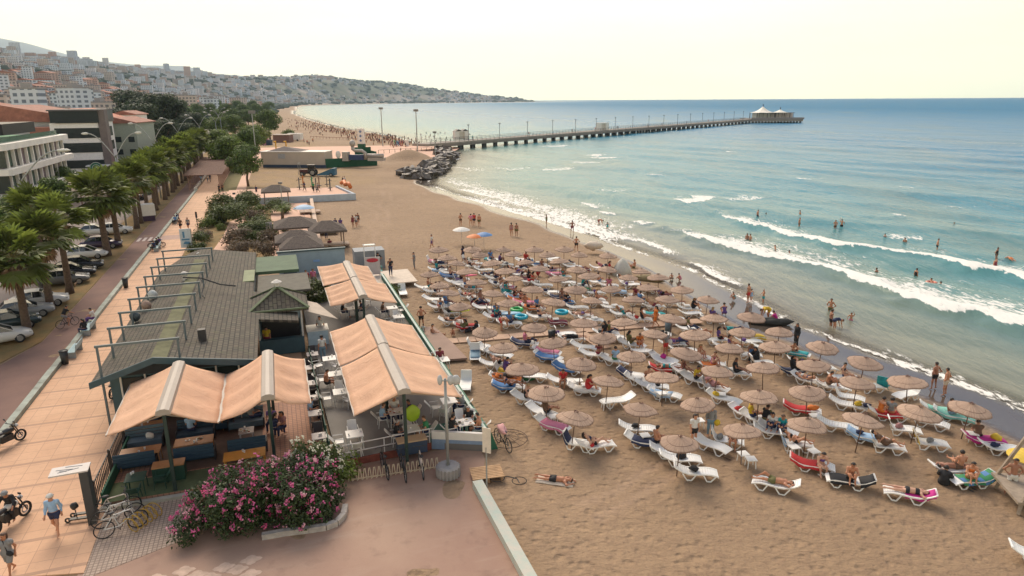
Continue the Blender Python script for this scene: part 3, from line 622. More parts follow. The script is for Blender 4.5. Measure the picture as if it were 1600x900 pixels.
for P, px, py, sc, lab in ((Bu, 345, 322, 1.25, 'dark wind-bent shrub at the promenade corner of the garden'), (Bu, 360, 345, 1.5, 'large dark shrub in the middle of the dry garden'), (Bu, 372, 333, 1.1, 'dark green shrub behind the large one'),
                           (By, 325, 350, 1.1, 'low bright green dome shrub in dry grass'), (By, 347, 354, .7, 'small low green dome shrub'), (Bg, 372, 380, 1.35, 'bare greyish shrub beside the garden path'), (Bg, 375, 402, 1.3, 'dry grey shrub just behind the cafe roof'),
                           (Bg, 412, 400, 1.25, 'brown shrub between cafe and path'), (Bg, 422, 376, 1.0, 'low wide grey shrub by the sign'), (Bu, 410, 362, .95, 'round green shrub beside the notice board'), (Bu, 395, 322, 1.3, 'green shrub under the small palm'), (By, 408, 330, 1.1, 'yellow green shrub in front of the terrace wall'),
                           (Bu, 388, 312, 1.0, 'green shrub against the terrace wall'), (Bu, 437, 330, 1.1, 'leafy green shrub near the thatched shelter'), (Bu, 455, 356, .8, 'shrub beside the thatched shelter'), (By, 472, 404, .7, 'green bush on top of the blue wall'), (By, 458, 406, .6, 'small bush behind the blue wall'), (Bu, 490, 470, .95, 'tall green plant beside the kiosk'), (By, 612, 458, .7, 'patch of green weeds beside the awning'), (By, 525, 748, .95, 'low bright green shrub beside the flowering oleander')):
    o = plant(P, px, py, sc, lab, gs); o['category'] = 'shrub'
for k in range(16):
    s_, t_ = rk.uniform(34, 76), rk.choice([rk.uniform(4.6, 6.6), rk.uniform(10.3, 13)]); o = (Bu, By, Bu, Bg)[k % 4].put(W(s_, t_, .05), rk.uniform(0, 6), ('round green', 'low light green', 'dense dark green', 'dry greyish')[k % 4] + ' shrub in the dry garden bed', gs, rk.uniform(.8, 1.4)); o['category'] = 'shrub'; trees.append(o)
# feathery date palm in the garden
rt = empty('date_palm', (*G(443, 340), 0), 0, 'small feathery date palm standing beside the thatched shelters', 'palm tree'); mb = MB(); mb.path([(0, 0, 0), (.1, 0, 1.6)], [.25, .2], 8); mb.build('trunk', bark, rt, True); mb = MB()
for i in range(26):
    az = i * 2.4; el = R(rk.uniform(15, 80)); L = rk.uniform(1.8, 2.5); pp = []
    for q in range(7):
        u = q / 6; pp.append(Vector((.1 + math.cos(az) * L * u * math.cos(el * (1 - .6 * u)), math.sin(az) * L * u * math.cos(el * (1 - .6 * u)), 1.6 + L * u * math.sin(el) - 1.3 * u * u)))
    mb.path(pp, .015, 3, 0, False)
    for q in range(1, 7):
        for sg in (-1, 1):
            for f_ in (0, .5):
                c = pp[q - 1].lerp(pp[q], f_); d = (pp[q] - pp[q - 1]).normalized(); sd2 = d.cross(Vector((0, 0, 1))).normalized() * sg; tip = c + sd2 * .38 + d * .25 - Vector((0, 0, .08)); mb.add([c - d * .03, tip, c + d * .05], [(0, 1, 2)], rk.choice([0, 1]))
mb.build('crown', leafset('date', (.10, .15, .025)), rt)
for P in (T1, T2, T3, Bu, Bg, By): P.drop()
dedupe(trees)
# ================================================================ pergola over the promenade
rt = empty('pergola', W(104, 0, 0), RZ, 'long brown timber pergola spanning the promenade', 'pergola'); wd_m = M('pergola_timber', (.17, .085, .06), .8, .25, 2)
for x in (-1.2, 4.2):
    mb = MB(); mb.box(x - .09, x + .09, -1, 46, 2.75, 2.95); mb.build('side_beam', wd_m, rt)
for k in range(24):
    mb = MB(); y = -1 + k * 2.; mb.box(-2.0, 5.0, y, y + 1.05, 2.96, 3.08); mb.build('slatted_panel', wd_m, rt)
for k in range(16):
    for x in (-1.2, 4.2): mb = MB(); mb.box(x - .07, x + .07, k * 3. - .07, k * 3. + .07, 0, 2.75); mb.build('post', M('pergola_post', (.30, .17, .13), .8), rt)
for k in range(16): mb = MB(); mb.box(-.42, -.18, k * 2.6, k * 2.6 + 1.2, .08, .5); tag(fobj(mb, 'kerb_block', white_m, s=104), 'white kerb block in the row under the pergola', 'kerb block', 'white kerb blocks under the pergola')
dedupe([o for o in bpy.data.objects if o.name.startswith('kerb_block')])
# ================================================================ street lamps
steel = M('galvanised_steel', (.34, .35, .34), .45, .1, 3, metal=.5); head_m = M('lamp_head', (.55, .54, .50), .4)
def arm(rt, sx, z0, L, rise):
    mb = MB(); pts = [(sx * L * u, 0, z0 + rise * math.sin(u * math.pi / 2)) for u in [i / 7 for i in range(8)]]; mb.path(pts, .05, 6); a = mb.build('arm', steel, rt, True)
    mb = MB(); mb.blob((sx * (L + .3), 0, z0 + rise), (.48, .17, .11), 1, 0); mb.build('lamp_head', head_m, a, True)
def street_lamp(h=8.8, two=True, L=2.9):
    rt = empty('street_lamp', label='lamp', cat='street lamp'); mb = MB(); mb.path([(0, 0, 0), (0, 0, h - 2.4)], [.13, .08], 8); mb.build('pole', steel, rt, True)
    arm(rt, 1, h - 2.4, L, 2.2)
    if two: arm(rt, -1, h - 2.4, L, 2.2)
    return rt
L2 = Proto(street_lamp()); L1 = Proto(street_lamp(two=False)); lamps = []
for px, topy, Y_ in ((177, 197, 92), (238, 183, 122), (278, 176, 165), (312, 172, 205), (338, 168, 240), (346, 166, 290), (343, 162, 340)):
    x, y, z = AT(px, topy, Y_); lamps.append(L2.put((x, y, 0), RZ * .6, 'tall double-armed steel street lamp rising over the palms', 'double-armed street lamps', (1, 1, z / 8.8)))
dedupe(lamps)
x, y, z = AT(22, 222, 66); L1.put((x, y, 0), R(12), 'single curved-arm street lamp in front of the balconied building', None, (1.35, 1.35, z / 8.8))
mb = MB(); rt = empty('leaning_post', W(18.2, -4.2, 0), 0, 'slim grey post beside the second palm trunk', 'post'); mb.path([(0, 0, 0), (-.5, 0, 3.6)], [.16, .12], 8); mb.build('pole', steel, rt)
def mast(px, py, topy, lab, r=.12):
    x, y = G(px, py); z = AT(px, topy, y)[2]; rt = empty('floodlight_mast', (x, y, 0), 0, lab, 'mast'); mb = MB(); mb.path([(0, 0, 0), (0, 0, z)], [r * 1.4, r], 6); mb.build('pole', steel, rt)
    mb = MB(); q = min(.8, z * .07); mb.box(-q, q, -.2, .2, z - .1, z + q * .8); mb.build('lamp_panel', M('lamp_dark', (.18, .17, .16), .5), rt)
mast(655, 235, 172, 'tall floodlight mast next to the pier entrance', .16); mast(601, 226, 168, 'tall floodlight mast on the pink plaza', .16); mast(405, 262, 172, 'slender mast beside the cream shed', .1); mast(443, 320, 282, 'short mast on the garden terrace', .06); mast(683, 246, 206, 'thin lamp post at the start of the pier', .1)
# ================================================================ nearer white buildings
cream = M('cream_render', (.62, .56, .50), .7, .1, .6); dglass = M('dark_window', (.02, .03, .03), .2, .1, .8, spec=.35); gglass = M('green_window', (.015, .07, .045), .2, .1, .8, spec=.4); mauve = M('mauve_panel', (.20, .15, .155), .8)
rt = empty('balcony_building', W(76.6, -21.8, 0), RZ, 'white building with rounded white balcony slabs and green glass', 'building')
def part(name, m, parent=rt, **k):
    mb = MB(); mb.box(*k['b']); return mb.build(name, m, parent)
part('wall', mauve, b=(-24, -.5, .6, 33, 0, 10.3))
for i, (z, ex) in enumerate(((3.0, 1.3), (6.6, .9), (10.1, .5))):
    mb = MB(); ov = ex
    prof = [(-25, -.6), (ex, -.6)]
    mb.prism([(-25, -.9), (ov - .4, -.9), (ov, -.4), (ov, 33.2), (ov - .5, 34), (-25, 34)], z - .15, z + .75); sl = mb.build('balcony_slab', M('slab_white', (.76, .72, .66), .6, .1, .5), rt)
for fl, z0, z1 in ((0, 3.75, 6.45), (1, 7.35, 9.95), (2, .3, 2.85)):
    for k in range(11):
        y = 1.2 + k * 2.95
        o = part('column', MATS['slab_white'], b=(-.3, .1, y, y + .38, z0, z1))
        if k < 10:
            mt = (gglass, dglass, mauve)[k % 3] if fl != 2 else dglass; part('window', mt, b=(-.42, -.3, y + .5, y + 2.8, z0 + .1, z1 - .1))
    for k in range(6): part('window', mauve if k % 3 == 1 else dglass, b=(-23.5 + k * 4, -20 + k * 4, .48, .58, z0 + .1, z1 - .1))
part('roof_deck', M('green_deck', (.05, .20, .09), .8), b=(-24, -.6, .3, 32, 10.86, 10.94))
mb = MB(); mb.prism([(-24, 7), (-3.2, 7), (-2, 8.2), (-2, 24), (-24, 24)], 11.75, 13.4); mb.build('roof_lounge', M('black_cladding', (.03, .025, .028), .5, spec=.2), rt)
part('glass_parapet', M('parapet_glass', (.10, .16, .13), .1), b=(-24, -4, .5, .62, 10.9, 11.8)); part('glass_parapet', MATS['parapet_glass'], b=(-.5, -.42, .62, 30, 10.9, 11.7))
for k, qx in enumerate((39, 51, 62, 19)):
    u = empty('folded_parasol', (*G(qx, 190, 10.94), 10.94), 0, 'closed dark green parasol on the roof terrace', 'parasol', 'closed parasols on the roof terrace'); mb = MB(); mb.lathe([(.03, 0), (.03, .9), (.38, 1.0), (.3, 2.), (.1, 3.1), (.02, 3.2)], n=8); mb.build('canopy', M('bottle_green_cloth', (.01, .06, .045), .8), u)
dedupe([o for o in bpy.data.objects if o.name.startswith('folded_parasol')])
# awnings/pergola at its foot
rt2 = empty('street_canopy', W(84, -20, 0), RZ, 'brown slatted canopy over the shopfronts of the balconied building', 'canopy')
for k in range(8): part('slat', M('canopy_slat', (.30, .23, .17), .7), rt2, b=(-.5, 5.4, k * 2.6, k * 2.6 + 1.2, 2.9 + .05 * k, 3.15 + .05 * k))
for k in range(5): part('post', wd_m, rt2, b=(5.1, 5.25, k * 4.6, k * 4.6 + .15, 0, 2.9))
mb = MB(); mb.box(-.2, 4.2, -8, -1.2, 2.7, 2.95); tag(fobj(mb, 'brown_awning', M('brown_awning', (.20, .15, .12), .8), s=84, t=-20), 'low brown awning at the near end of the street canopy', 'awning')
# second building: white bands and dark glass with cafe sign
rt = empty('glass_banded_building', W(129.6, -20.0, 0), RZ, 'white building with dark wraparound window bands and a glass top floor', 'building')
part('wall', M('white_render', (.76, .74, .71), .6, .08), rt, b=(-9, 0, 0, 15, 0, 12.3))
for z0, z1 in ((9.2, 11.3), (6.2, 8.2), (2.9, 4.6)): part('window_band', dglass, rt, b=(-8.2, .12, -.12, 13, z0, z1))
part('glass_floor', M('smoky_glass', (.02, .028, .03), .35, spec=.2), rt, b=(-8.6, .3, -.6, 15, 12.4, 14.8)); part('roof', M('roof_dark', (.10, .09, .09), .7), rt, b=(-8.9, .6, -.9, 15.4, 14.8, 15.1)); part('side_tower', M('grey_brown', (.16, .13, .12), .8), rt, b=(.14, 1.5, -.3, 3, 0, 15.0))
part('brick_side', M('brick_red', (.30, .13, .09), .9, .2, 4), rt, b=(-13, -9.05, 1, 14, 4, 11.5))
part('red_awning', M('red_awning', (.45, .04, .06), .7), rt, b=(1.2, 6.5, .5, 5, 3.0, 3.3)); part('canopy', M('white_render', (.6, .6, .58)), rt, b=(-3, 1.2, -3, -.2, 3.4, 3.6))
sg = empty('round_cafe_sign', W(126.4, -21.0, 3.1), RZ, 'round green and white cafe sign below the dark-banded building', 'sign'); mb = MB()
mb.prism_y([(1.25 * math.cos(a * .3927), 1.25 * math.sin(a * .3927)) for a in range(16)], 0, .12); mb.build('disc', M('sign_green', (.01, .14, .08), .5), sg)
mb = MB(); mb.torus((0, -.02, 0), 1.18, .045, 'Y', 20, 5); mb.torus((0, -.02, 0), .74, .035, 'Y', 16, 5)
mb.prism_y([((.62 if i % 2 else .26) * math.cos(i * math.pi / 5 + .31), (.62 if i % 2 else .26) * math.sin(i * math.pi / 5 + .31)) for i in range(10)], -.05, -.01); mb.build('emblem', white_m, sg)
# grey wall + red tile roof building behind, etc.
tile_r = M('terracotta_roof', (.42, .13, .07), .8, .35, 1.2, .3); tile_d = M('terracotta_old', (.30, .13, .09), .85, .3, 1.)
def gable(name, lab, s, t, w_, l_, h_, rh, wm, rm, rz=RZ, win=True, cat='building', loc=None, group=None):
    r = empty(name, loc or W(s, t, 0), rz, lab, cat, group); part('wall', wm, r, b=(-w_ / 2, w_ / 2, 0, l_, 0, h_))
    mb = MB(); o_ = .5; mb.prism_y([(-w_ / 2 - o_, h_ + .01), (w_ / 2 + o_, h_ + .01), (w_ / 2 + o_, h_ + .2), (0, h_ + rh), (-w_ / 2 - o_, h_ + .2)], -o_, l_ + o_); mb.build('roof', rm, r)
    if win:
        for fl in range(int(h_ // 3)):
            for k in range(max(1, int(w_ // 3))): part('window', dglass, r, b=(-w_ / 2 + 1 + k * 3, -w_ / 2 + 2.4 + k * 3, -.06, .02, fl * 3 + 1, fl * 3 + 2.3))
    return r
greyw = M('grey_party_wall', (.42, .43, .43), .8, .08, .4)
x, y, z = AT(0, 160, 128)
gable('grey_gable_building', 'plain grey gable wall with red roof edge behind the roof terrace', 0, 0, 34, 30, 12.5, 3.6, greyw, tile_d, R(20), False, loc=(*AT(10, 200, 150)[:2], 0))
gable('tiled_roof_building', 'building with a broad orange tiled roof', 0, 0, 20, 16, 11.5, 3.6, cream, tile_r, R(12), True, loc=(*AT(118, 200, 175)[:2], 0))
gable('tiled_roof_building', 'smaller building with faded pink tiled roof beside the orange one', 0, 0, 14, 16, 12.0, 1.8, cream, M('pink_tiles', (.45, .27, .2), .8), R(12), True, loc=(*AT(76, 200, 190)[:2], 0))
gable('green_house', 'pale green building with small balconies beside the dark trees', 0, 0, 9, 14, 11.5, 1.5, M('pale_green', (.32, .36, .30), .7), tile_d, R(10), True, loc=(*AT(185, 200, 172)[:2], 0))
gable('white_house', 'narrow white building at the edge of the dark trees', 0, 0, 6, 10, 13, 1.2, M('white_render', (.6, .6, .58)), tile_d, R(10), True, loc=(*AT(200, 200, 200)[:2], 0))
# ================================================================ the town across the bay and up the hill
def facade_mat(name, c, cw, sx=3.2, sz=3.0):
    m = bpy.data.materials.new(name); m.use_nodes = True; t = m.node_tree; b = t.nodes['Principled BSDF']; b.inputs['Roughness'].default_value = .8
    ge = t.nodes.new('ShaderNodeNewGeometry'); s = t.nodes.new('ShaderNodeSeparateXYZ'); t.links.new(ge.outputs['Position'], s.inputs[0])
    h = MATH(t, 'FRACT', MATH(t, 'DIVIDE', MATH(t, 'ADD', MATH(t, 'MULTIPLY', s.outputs[0], .93), MATH(t, 'MULTIPLY', s.outputs[1], .37)), sx)); v = MATH(t, 'FRACT', MATH(t, 'DIVIDE', s.outputs[2], sz))
    f = MATH(t, 'MULTIPLY', MATH(t, 'GREATER_THAN', h, .45), MATH(t, 'GREATER_THAN', v, .48)); ns = t.nodes.new('ShaderNodeSeparateXYZ'); t.links.new(ge.outputs['Normal'], ns.inputs[0]); f = MATH(t, 'MULTIPLY', f, MATH(t, 'LESS_THAN', ns.outputs[2], .5))
    cc = MIX(t, f, c, cw); t.links.new(cc, b.inputs['Base Color']); return m
FM = [facade_mat(f'facade_{k}', c, cw) for k, (c, cw) in enumerate((((.66, .64, .64), (.2, .2, .21)), ((.55, .46, .40), (.17, .16, .16)), ((.60, .64, .68), (.16, .19, .23)), ((.52, .36, .29), (.16, .13, .12)), ((.52, .57, .62), (.14, .17, .21))))]  # wall and window tones lightened, distance haze partly put into the colour
RMs = [M('roof_terracotta_far', (.34, .15, .10), .9), M('roof_grey_far', (.30, .28, .27), .9)]
def block(rng, w_, d_, h_, roof):
    mb = MB(); mb.box(-w_ / 2, w_ / 2, -d_ / 2, d_ / 2, -6, h_)
    if rng.random() < .6:
        for k in range(int(h_ // 3)): mb.box(-w_ / 2 + w_ * .15, -w_ / 2 + w_ * .5, -d_ / 2 - 1.1, -d_ / 2, k * 3 + .1, k * 3 + .9)
    return mb
rc = random.Random(77); bl = []
# land mask helper for many candidate points
C = []
while len(C) < 14000:
    px = rc.uniform(-120, 800); rb = np.interp(px, SKX, RB); rt_ = np.interp(px, SKX, RT); u = rc.random() ** .8
    r_ = rb * .62 + (rt_ * 1.02 - rb * .62) * u; a = math.atan2((px - 800) / 1107., 1); C.append((math.sin(a) * r_, math.cos(a) * r_, px, u))
C = np.array(C); sdC = sd_shore(C[:, 0], C[:, 1]); zC = ground_z(C[:, 0], C[:, 1]); gr = np.maximum(sst(.5, .6, vnoise(C[:, 0], C[:, 1], 160, 6)), sst(530, 570, C[:, 2]) * (1 - sst(690, 720, C[:, 2])) * sst(.42, .5, C[:, 3]))
TT = (C[:, 0] - FO[0]) * FN[0] + (C[:, 1] - FO[1]) * FN[1]
ok = (sdC > 70) & (np.array([rc.random() for _ in C]) > gr * .85) & ((TT < -40) | (C[:, 1] > 900))
C = C[ok]; zC = zC[ok]
rr_ = np.hypot(C[:, 0], C[:, 1]); order = np.argsort(rr_); cityMB = [MB() for _ in range(5)]; far = []; cnt = 0; used = []
protos = []
for k in range(8):
    w_, d_, h_ = [(14, 12, 12), (20, 14, 15), (12, 12, 24), (26, 14, 18), (16, 14, 36), (14, 12, 9), (18, 16, 21), (30, 14, 12)][k]
    rt = empty('apartment_block', label='block', cat='building'); block(rc, w_, d_, h_, 0).build('wall', FM[k % 5], rt); mb = MB()
    if k in (0, 3, 5, 7): mb.prism_y([(-w_ / 2 - .5, h_ + .02), (w_ / 2 + .5, h_ + .02), (0, h_ + 2.6)], -d_ / 2 - .5, d_ / 2 + .5)
    else: mb.box(-w_ / 2 - .3, w_ / 2 + .3, -d_ / 2 - .3, d_ / 2 + .3, h_ + .02, h_ + .8); mb.box(-2, 2, -2, 2, h_ + .8, h_ + 3)
    mb.build('roof', RMs[0 if k in (0, 3, 5, 7) else 1], rt); protos.append(Proto(rt))
for i in order:
    x, y, px, u = C[i]; z = zC[i]
    if any(abs(x - q[0]) < 30 and abs(y - q[1]) < 24 for q in used[-250:]): continue
    used.append((x, y)); tall = 1 + (1.1 if (u > .8 and rc.random() < .3) else 0) + .25 * rc.random()
    if cnt < 250 and np.hypot(x, y) < 2400:
        k = rc.choice([0, 1, 1, 2, 3, 5, 6, 7, 7]); far.append(protos[k].put((x, y, z), rc.choice([-.4, -.2, .1, .3, .5]), ('cream', 'sand coloured', 'white', 'ochre', 'blue grey', 'cream', 'beige', 'white')[k] + ' apartment building on the town slope', 'buildings of the town', rc.uniform(.75, 1.1))); cnt += 1
    else:
        k = rc.choice([0, 0, 1, 2, 2, 3, 4]); w_ = rc.uniform(12, 24); d_ = rc.uniform(11, 16); h_ = rc.choice([9, 12, 12, 15, 18]) * (tall if px < 330 else 1) * rc.uniform(.7, 1.1) * (1 if px < 500 else .75); X_ = Matrix.Translation((x, y, z)) @ Matrix.Rotation(rc.uniform(-.5, .5), 4, 'Z'); cityMB[k].xf = X_; cityMB[k].box(-w_ / 2, w_ / 2, -d_ / 2, d_ / 2, -8, h_)
# ridge-top slab blocks
for (p0, p1, ty) in ((98, 160, 97), (164, 212, 100), (212, 243, 103), (0, 36, 86), (284, 296, 107), (302, 313, 109), (270, 298, 116), (245, 254, 106), (328, 338, 115), (499, 527, 122)):
    nb = max(1, int((p1 - p0) / 8)); 
    for j in range(nb):
        px = p0 + (j + .5) * (p1 - p0) / nb; rt_ = float(np.interp(px, SKX, RT)) * .93; a = math.atan2((px - 800) / 1107., 1); x, y = math.sin(a) * rt_, math.cos(a) * rt_; z = gz(x, y); ztop = AT(px, ty + rc.uniform(-1.5, 1.5), y)[2]; hh_ = max(20, ztop - z)
        rt = empty('tower_block', (x, y, z), rc.uniform(-.1, .4), 'high-rise slab on the skyline of the hill', 'building', 'high-rises on the skyline'); w_ = (p1 - p0) / nb * rt_ / 1107 * .86; mb = MB(); mb.box(-w_ / 2, w_ / 2, -8, 8, -20, hh_); mb.build('wall', FM[(j + int(p0)) % 3 if ty < 120 else 3], rt); mb = MB(); mb.box(-w_ / 2 - .5, w_ / 2 + .5, -8.5, 8.5, hh_ + .02, hh_ + 1.5); mb.build('roof', RMs[1], rt); far.append(rt)
for P in protos: P.drop()
dedupe(far)
for k in range(5): pass
allc = MB(); allm = []
for k, mb in enumerate(cityMB): allc.xf = Matrix.Identity(4); allc.add(mb.v, mb.f, k)
o = allc.build('distant_town', FM); tag(o, kind='stuff', label='mass of small pale buildings covering the far hillside')
# dark wood clumps on slopes
rng = random.Random(8); mb = MB()
for i in range(2400):
    px = rng.uniform(-100, 835); rb = float(np.interp(px, SKX, RB)); rt_ = float(np.interp(px, SKX, RT)); u = rng.random(); r_ = rb * .5 + (rt_ - rb * .5) * u; a = math.atan2((px - 800) / 1107., 1); x, y = math.sin(a) * r_, math.cos(a) * r_
    mb.v  # positions gathered below
    C_ = (x, y, r_)
    if i == 0: pts = []
    pts.append(C_)
pa = np.array(pts); sdp = sd_shore(pa[:, 0], pa[:, 1]); zp = ground_z(pa[:, 0], pa[:, 1]); TT = (pa[:, 0] - FO[0]) * FN[0] + (pa[:, 1] - FO[1]) * FN[1]
for (x, y, r_), d_, z, tt in zip(pts, sdp, zp, TT):
    if d_ < 30 or (tt > -30 and y < 800): continue
    sz = rng.uniform(4, 7.5) * (1 + r_ / 5000); mb.blob((x, y, z + sz * .3), (sz * rng.uniform(1, 2.2), sz, sz * .75), rng.random() * 50, .7, 6)
o = mb.build('woods', M('far_wood', (.075, .10, .075), .95, .3, .05), None); tag(o, kind='stuff', label='dark tree clumps scattered over the far slopes')
# ================================================================ pier
conc = M('pier_concrete', (.27, .235, .20), .85, .15, .3); dark = M('dark_steel', (.035, .033, .035), .6); pile_m = M('pier_pile', (.05, .05, .05), .8)
PB = Vector((*G(694, 222, 2.3), 0)); PE = Vector((*G(1182, 190.5, 2.3), 0)); pd = (PE - PB); PLn = pd.length; pd.normalize(); pa_ = math.atan2(pd.y, pd.x)
rt = empty('pier', (PB.x, PB.y, 0), pa_, 'long straight concrete pier on dark piles running out to sea', 'pier')
mb = MB(); mb.box(-8, PLn + 4, -.2, 6.6, 1.5, 2.3); mb.build('deck', conc, rt)
mb = MB(); mb.box(0, PLn, -.32, -.2, .95, 1.75); mb.build('edge_beam', M('edge_beam', (.19, .165, .145), .85), rt)
for k in range(48):
    x = 3 + k * (PLn - 5) / 48
    for y in (.15, 5.2): MB().box(x - .6, x + .6, y, y + .95, -3, 1.5).build('pile', pile_m, rt)
for sy, nm in ((-.1, 'railing'), (6.5, 'railing')):
    mb = MB(); mb.bar((-6, sy, 3.35), (PLn, sy, 3.35), .09, .09); mb.bar((-6, sy, 2.85), (PLn, sy, 2.85), .06, .06); x = -6
    while x < PLn: mb.bar((x, sy, 2.3), (x, sy, 3.35), .09, .09); x += 2.5
    mb.build(nm, dark, rt)
lp = []
for k in range(17):
    p = PB + pd * (14 + k * (PLn - 20) / 17); l = empty('pier_lamp', (p.x, p.y, 2.3), pa_, 'slim lamp post on the pier railing', 'street lamp', 'lamp posts along the pier'); mb = MB(); mb.path([(0, 0, 0), (0, 0, 5.6)], .09, 5); mb.build('pole', dark, l); mb = MB(); mb.box(-.4, .4, -.2, .2, 5.5, 5.75); mb.build('lamp_head', dark, l); lp.append(l)
dedupe(lp)
# kiosks on the pier
for (px, py, wpx, lab) in ((723, 217, 24, 'white twin kiosk with round openings at the start of the pier'), (944, 205, 21, 'white gateway structure halfway along the pier')):
    x, y = G(px, py, 2.3); L = wpx / 1107 * y; l = empty('pier_kiosk', (x, y, 2.3), pa_ * .6, lab, 'kiosk'); mb = MB(); h_ = L * .48; mb.box(-L / 2, -L * .2, -1, 1, 0, h_); mb.box(L * .2, L / 2, -1, 1, 0, h_); mb.box(-L / 2, L / 2, -1, 1, h_, h_ * 1.15); mb.build('frame', white_m, l); mb = MB(); mb.box(-L * .2, L * .2, -.4, .4, 0, h_); mb.build('screen', M('kiosk_screen', (.42, .52, .54) if px > 800 else (.6, .55, .48), .6), l)
    if px < 800:
        for sx in (-1, 1): mb = MB(); mb.prism_y([(sx * L * .24 - L * .24, h_ * 1.16), (sx * L * .24 + L * .24, h_ * 1.16), (sx * L * .24, h_ * 1.4)], -1.2, 1.2); mb.build('roof', dark, l)
# platform restaurant
pc = Vector((*G(1207, 195.5, 0.), 0)); U_ = pc.y / 1107.
rt = empty('pier_restaurant', (pc.x, pc.y, 0), .05, 'restaurant platform with two white peaked tents at the pier head', 'building')
mb = MB(); mb.prism([(-40 * U_, -9), (40 * U_, -12), (42 * U_, 12), (-38 * U_, 14)], .6, 2.4); mb.build('platform', conc, rt); mb = MB(); mb.prism([(-39 * U_, -9.6), (41 * U_, -12.6), (41.5 * U_, -12.1), (-39 * U_, -9.1)], 2.2, 3.4); mb.build('parapet', M('parapet_dark', (.26, .22, .20), .8), rt)
for k in range(16):
    mb = MB(); x = (-36 + k * 5) * U_; mb.box(x, x + 1.1, -8, -7, -3, .6); mb.build('pile', pile_m, rt)
tent_m = M('tent_cloth', (.85, .80, .68), .6, .05, .2)
def tent(cx, wd_, hp, z0=7.2):
    mb = MB(); n = 12; prof = []
    for i in range(7):
        u = i / 6; prof.append((wd_ * (1 - u) ** 1.0 * (1), z0 + hp * (u ** 1.9)))
    vs = []
    mb.lathe([(r_ + .01, z) for r_, z in prof], (cx, 0, 0), 8); mb.build('tent', tent_m, rt); mb = MB(); mb.path([(cx, 0, 2.4), (cx, 0, z0 + hp + 1.5)], .25, 6)
    mb.build('mast', dark, rt)
    for k in range(8):
        mb = MB(); a = k * math.pi / 4; mb.path([(cx + math.cos(a) * wd_, math.sin(a) * wd_, 2.4), (cx + math.cos(a) * wd_, math.sin(a) * wd_, z0)], .22, 5); mb.build('pole', dark, rt)
tent(-14 * U_, 20 * U_, 4.4, 6.6); tent(14 * U_, 16 * U_, 2.4, 6.4)
mb = MB(); mb.box(-10 * U_, 32 * U_, -3, 6, 2.4, 6.6); mb.build('hall', M('hall_grey', (.42, .38, .35), .7), rt); mb = MB(); mb.box(-26 * U_, -4 * U_, -3.5, 5, 2.4, 6.4); mb.build('glazed_front', M('glazed_front', (.35, .36, .33), .3), rt)
mb = MB()
for k in range(10): mb.bar(((-26 + k * 6) * U_, -8, 2.4), ((-26 + k * 6) * U_, -8, 6.6), .2, .2)
mb.bar((-26 * U_, -8, 6.6), (30 * U_, -8, 6.6), .25, .25); mb.build('frame', dark, rt)
# ================================================================ rocks of the groyne
rock_m = M('wet_rock', (.06, .052, .046), .55, .45, 1.5, .6, col2=(.17, .14, .115)); RP = []
for k in range(4):
    mb = MB(); mb.blob((0, 0, 0), (1, .8, .62), k * 7.3, 1.1, 9); o = mb.build('rock', rock_m); RP.append(Proto(tag(o, 'rock', 'rock')))
rr_ = random.Random(5); rocks = []
line = [(648, 274), (668, 277), (690, 270), (700, 262), (712, 250), (706, 242), (700, 234)]
for i in range(110):
    u = rr_.random() * (len(line) - 1); a = int(u); f_ = u - a; px = line[a][0] * (1 - f_) + line[a + 1][0] * f_; py = line[a][1] * (1 - f_) + line[a + 1][1] * f_; off = rr_.uniform(-26, 3) * (1 if a > 1 else .6)
    v = PG(px + off * .9, py + rr_.uniform(-3, 2)); s_ = rr_.uniform(.9, 2.1); o = RP[i % 4].put((v.x, v.y, max(v.z, -.5) + s_ * .3 + .25 * rr_.random()), rr_.uniform(0, 6), 'dark wet boulder on the groyne at the waterline' if off > -9 else 'brown boulder piled on the back of the groyne', 'boulders of the groyne', s_); rocks.append(o)
dedupe(rocks)
# ================================================================ shed, plant enclosure, tractor
shm = M('cream_cladding', (.50, .42, .34), .7, .08, .4); navy = M('navy_paint', (.03, .05, .09), .6); dkg = M('green_netting', (.015, .085, .045), .8, .15, .6)
a = Vector((*G(412, 257), 0)); b_ = Vector((*G(511, 259), 0)); dv = b_ - a; ang = math.atan2(dv.y, dv.x); L = dv.length
rt = empty('cream_shed', a, ang, 'long low cream container shed with navy plinth', 'shed'); part('wall', shm, rt, b=(0, L, 0, 5, .75, 3.9)); part('plinth', navy, rt, b=(.3, L + .2, -.04, 5, 0, .75)); part('roof_edge', white_m, rt, b=(-.15, L + .1, -.12, 5.1, 3.9, 4.1)); part('window', M('grey_shutter', (.36, .36, .37), .6), rt, b=(L * .27, L * .38, -.05, .02, 2.3, 3.5))
mb = MB(); mb.add([(1.5, 0.4, 4.11), (L * .62, .4, 4.11), (L * .62, 6, 4.11), (1.5, 6, 4.11), (L * .3, 3, 5.2)], [(0, 1, 4), (1, 2, 4), (2, 3, 4), (3, 0, 4), (3, 2, 1, 0)]); mb.build('roof', M('slate_roof', (.13, .105, .095), .85), rt)
c_ = Vector((*G(592, 256), 0)); dv2 = c_ - b_; L2_ = dv2.length
rt = empty('plant_enclosure', b_, math.atan2(dv2.y, dv2.x), 'dark green netted enclosure around grey machinery and ducts', 'enclosure'); part('fence_panel', dkg, rt, b=(.1, L2_, 0, .12, 0, 2.3)); part('fence_panel', dkg, rt, b=(L2_ - .12, L2_, .12, 8, 0, 3.6)); part('fence_panel', dkg, rt, b=(L2_ * .66, L2_ - .2, 4.5, 4.62, 0, 4.6))
duct = M('duct_metal', (.42, .37, .33), .45, .1, 2, metal=.2)
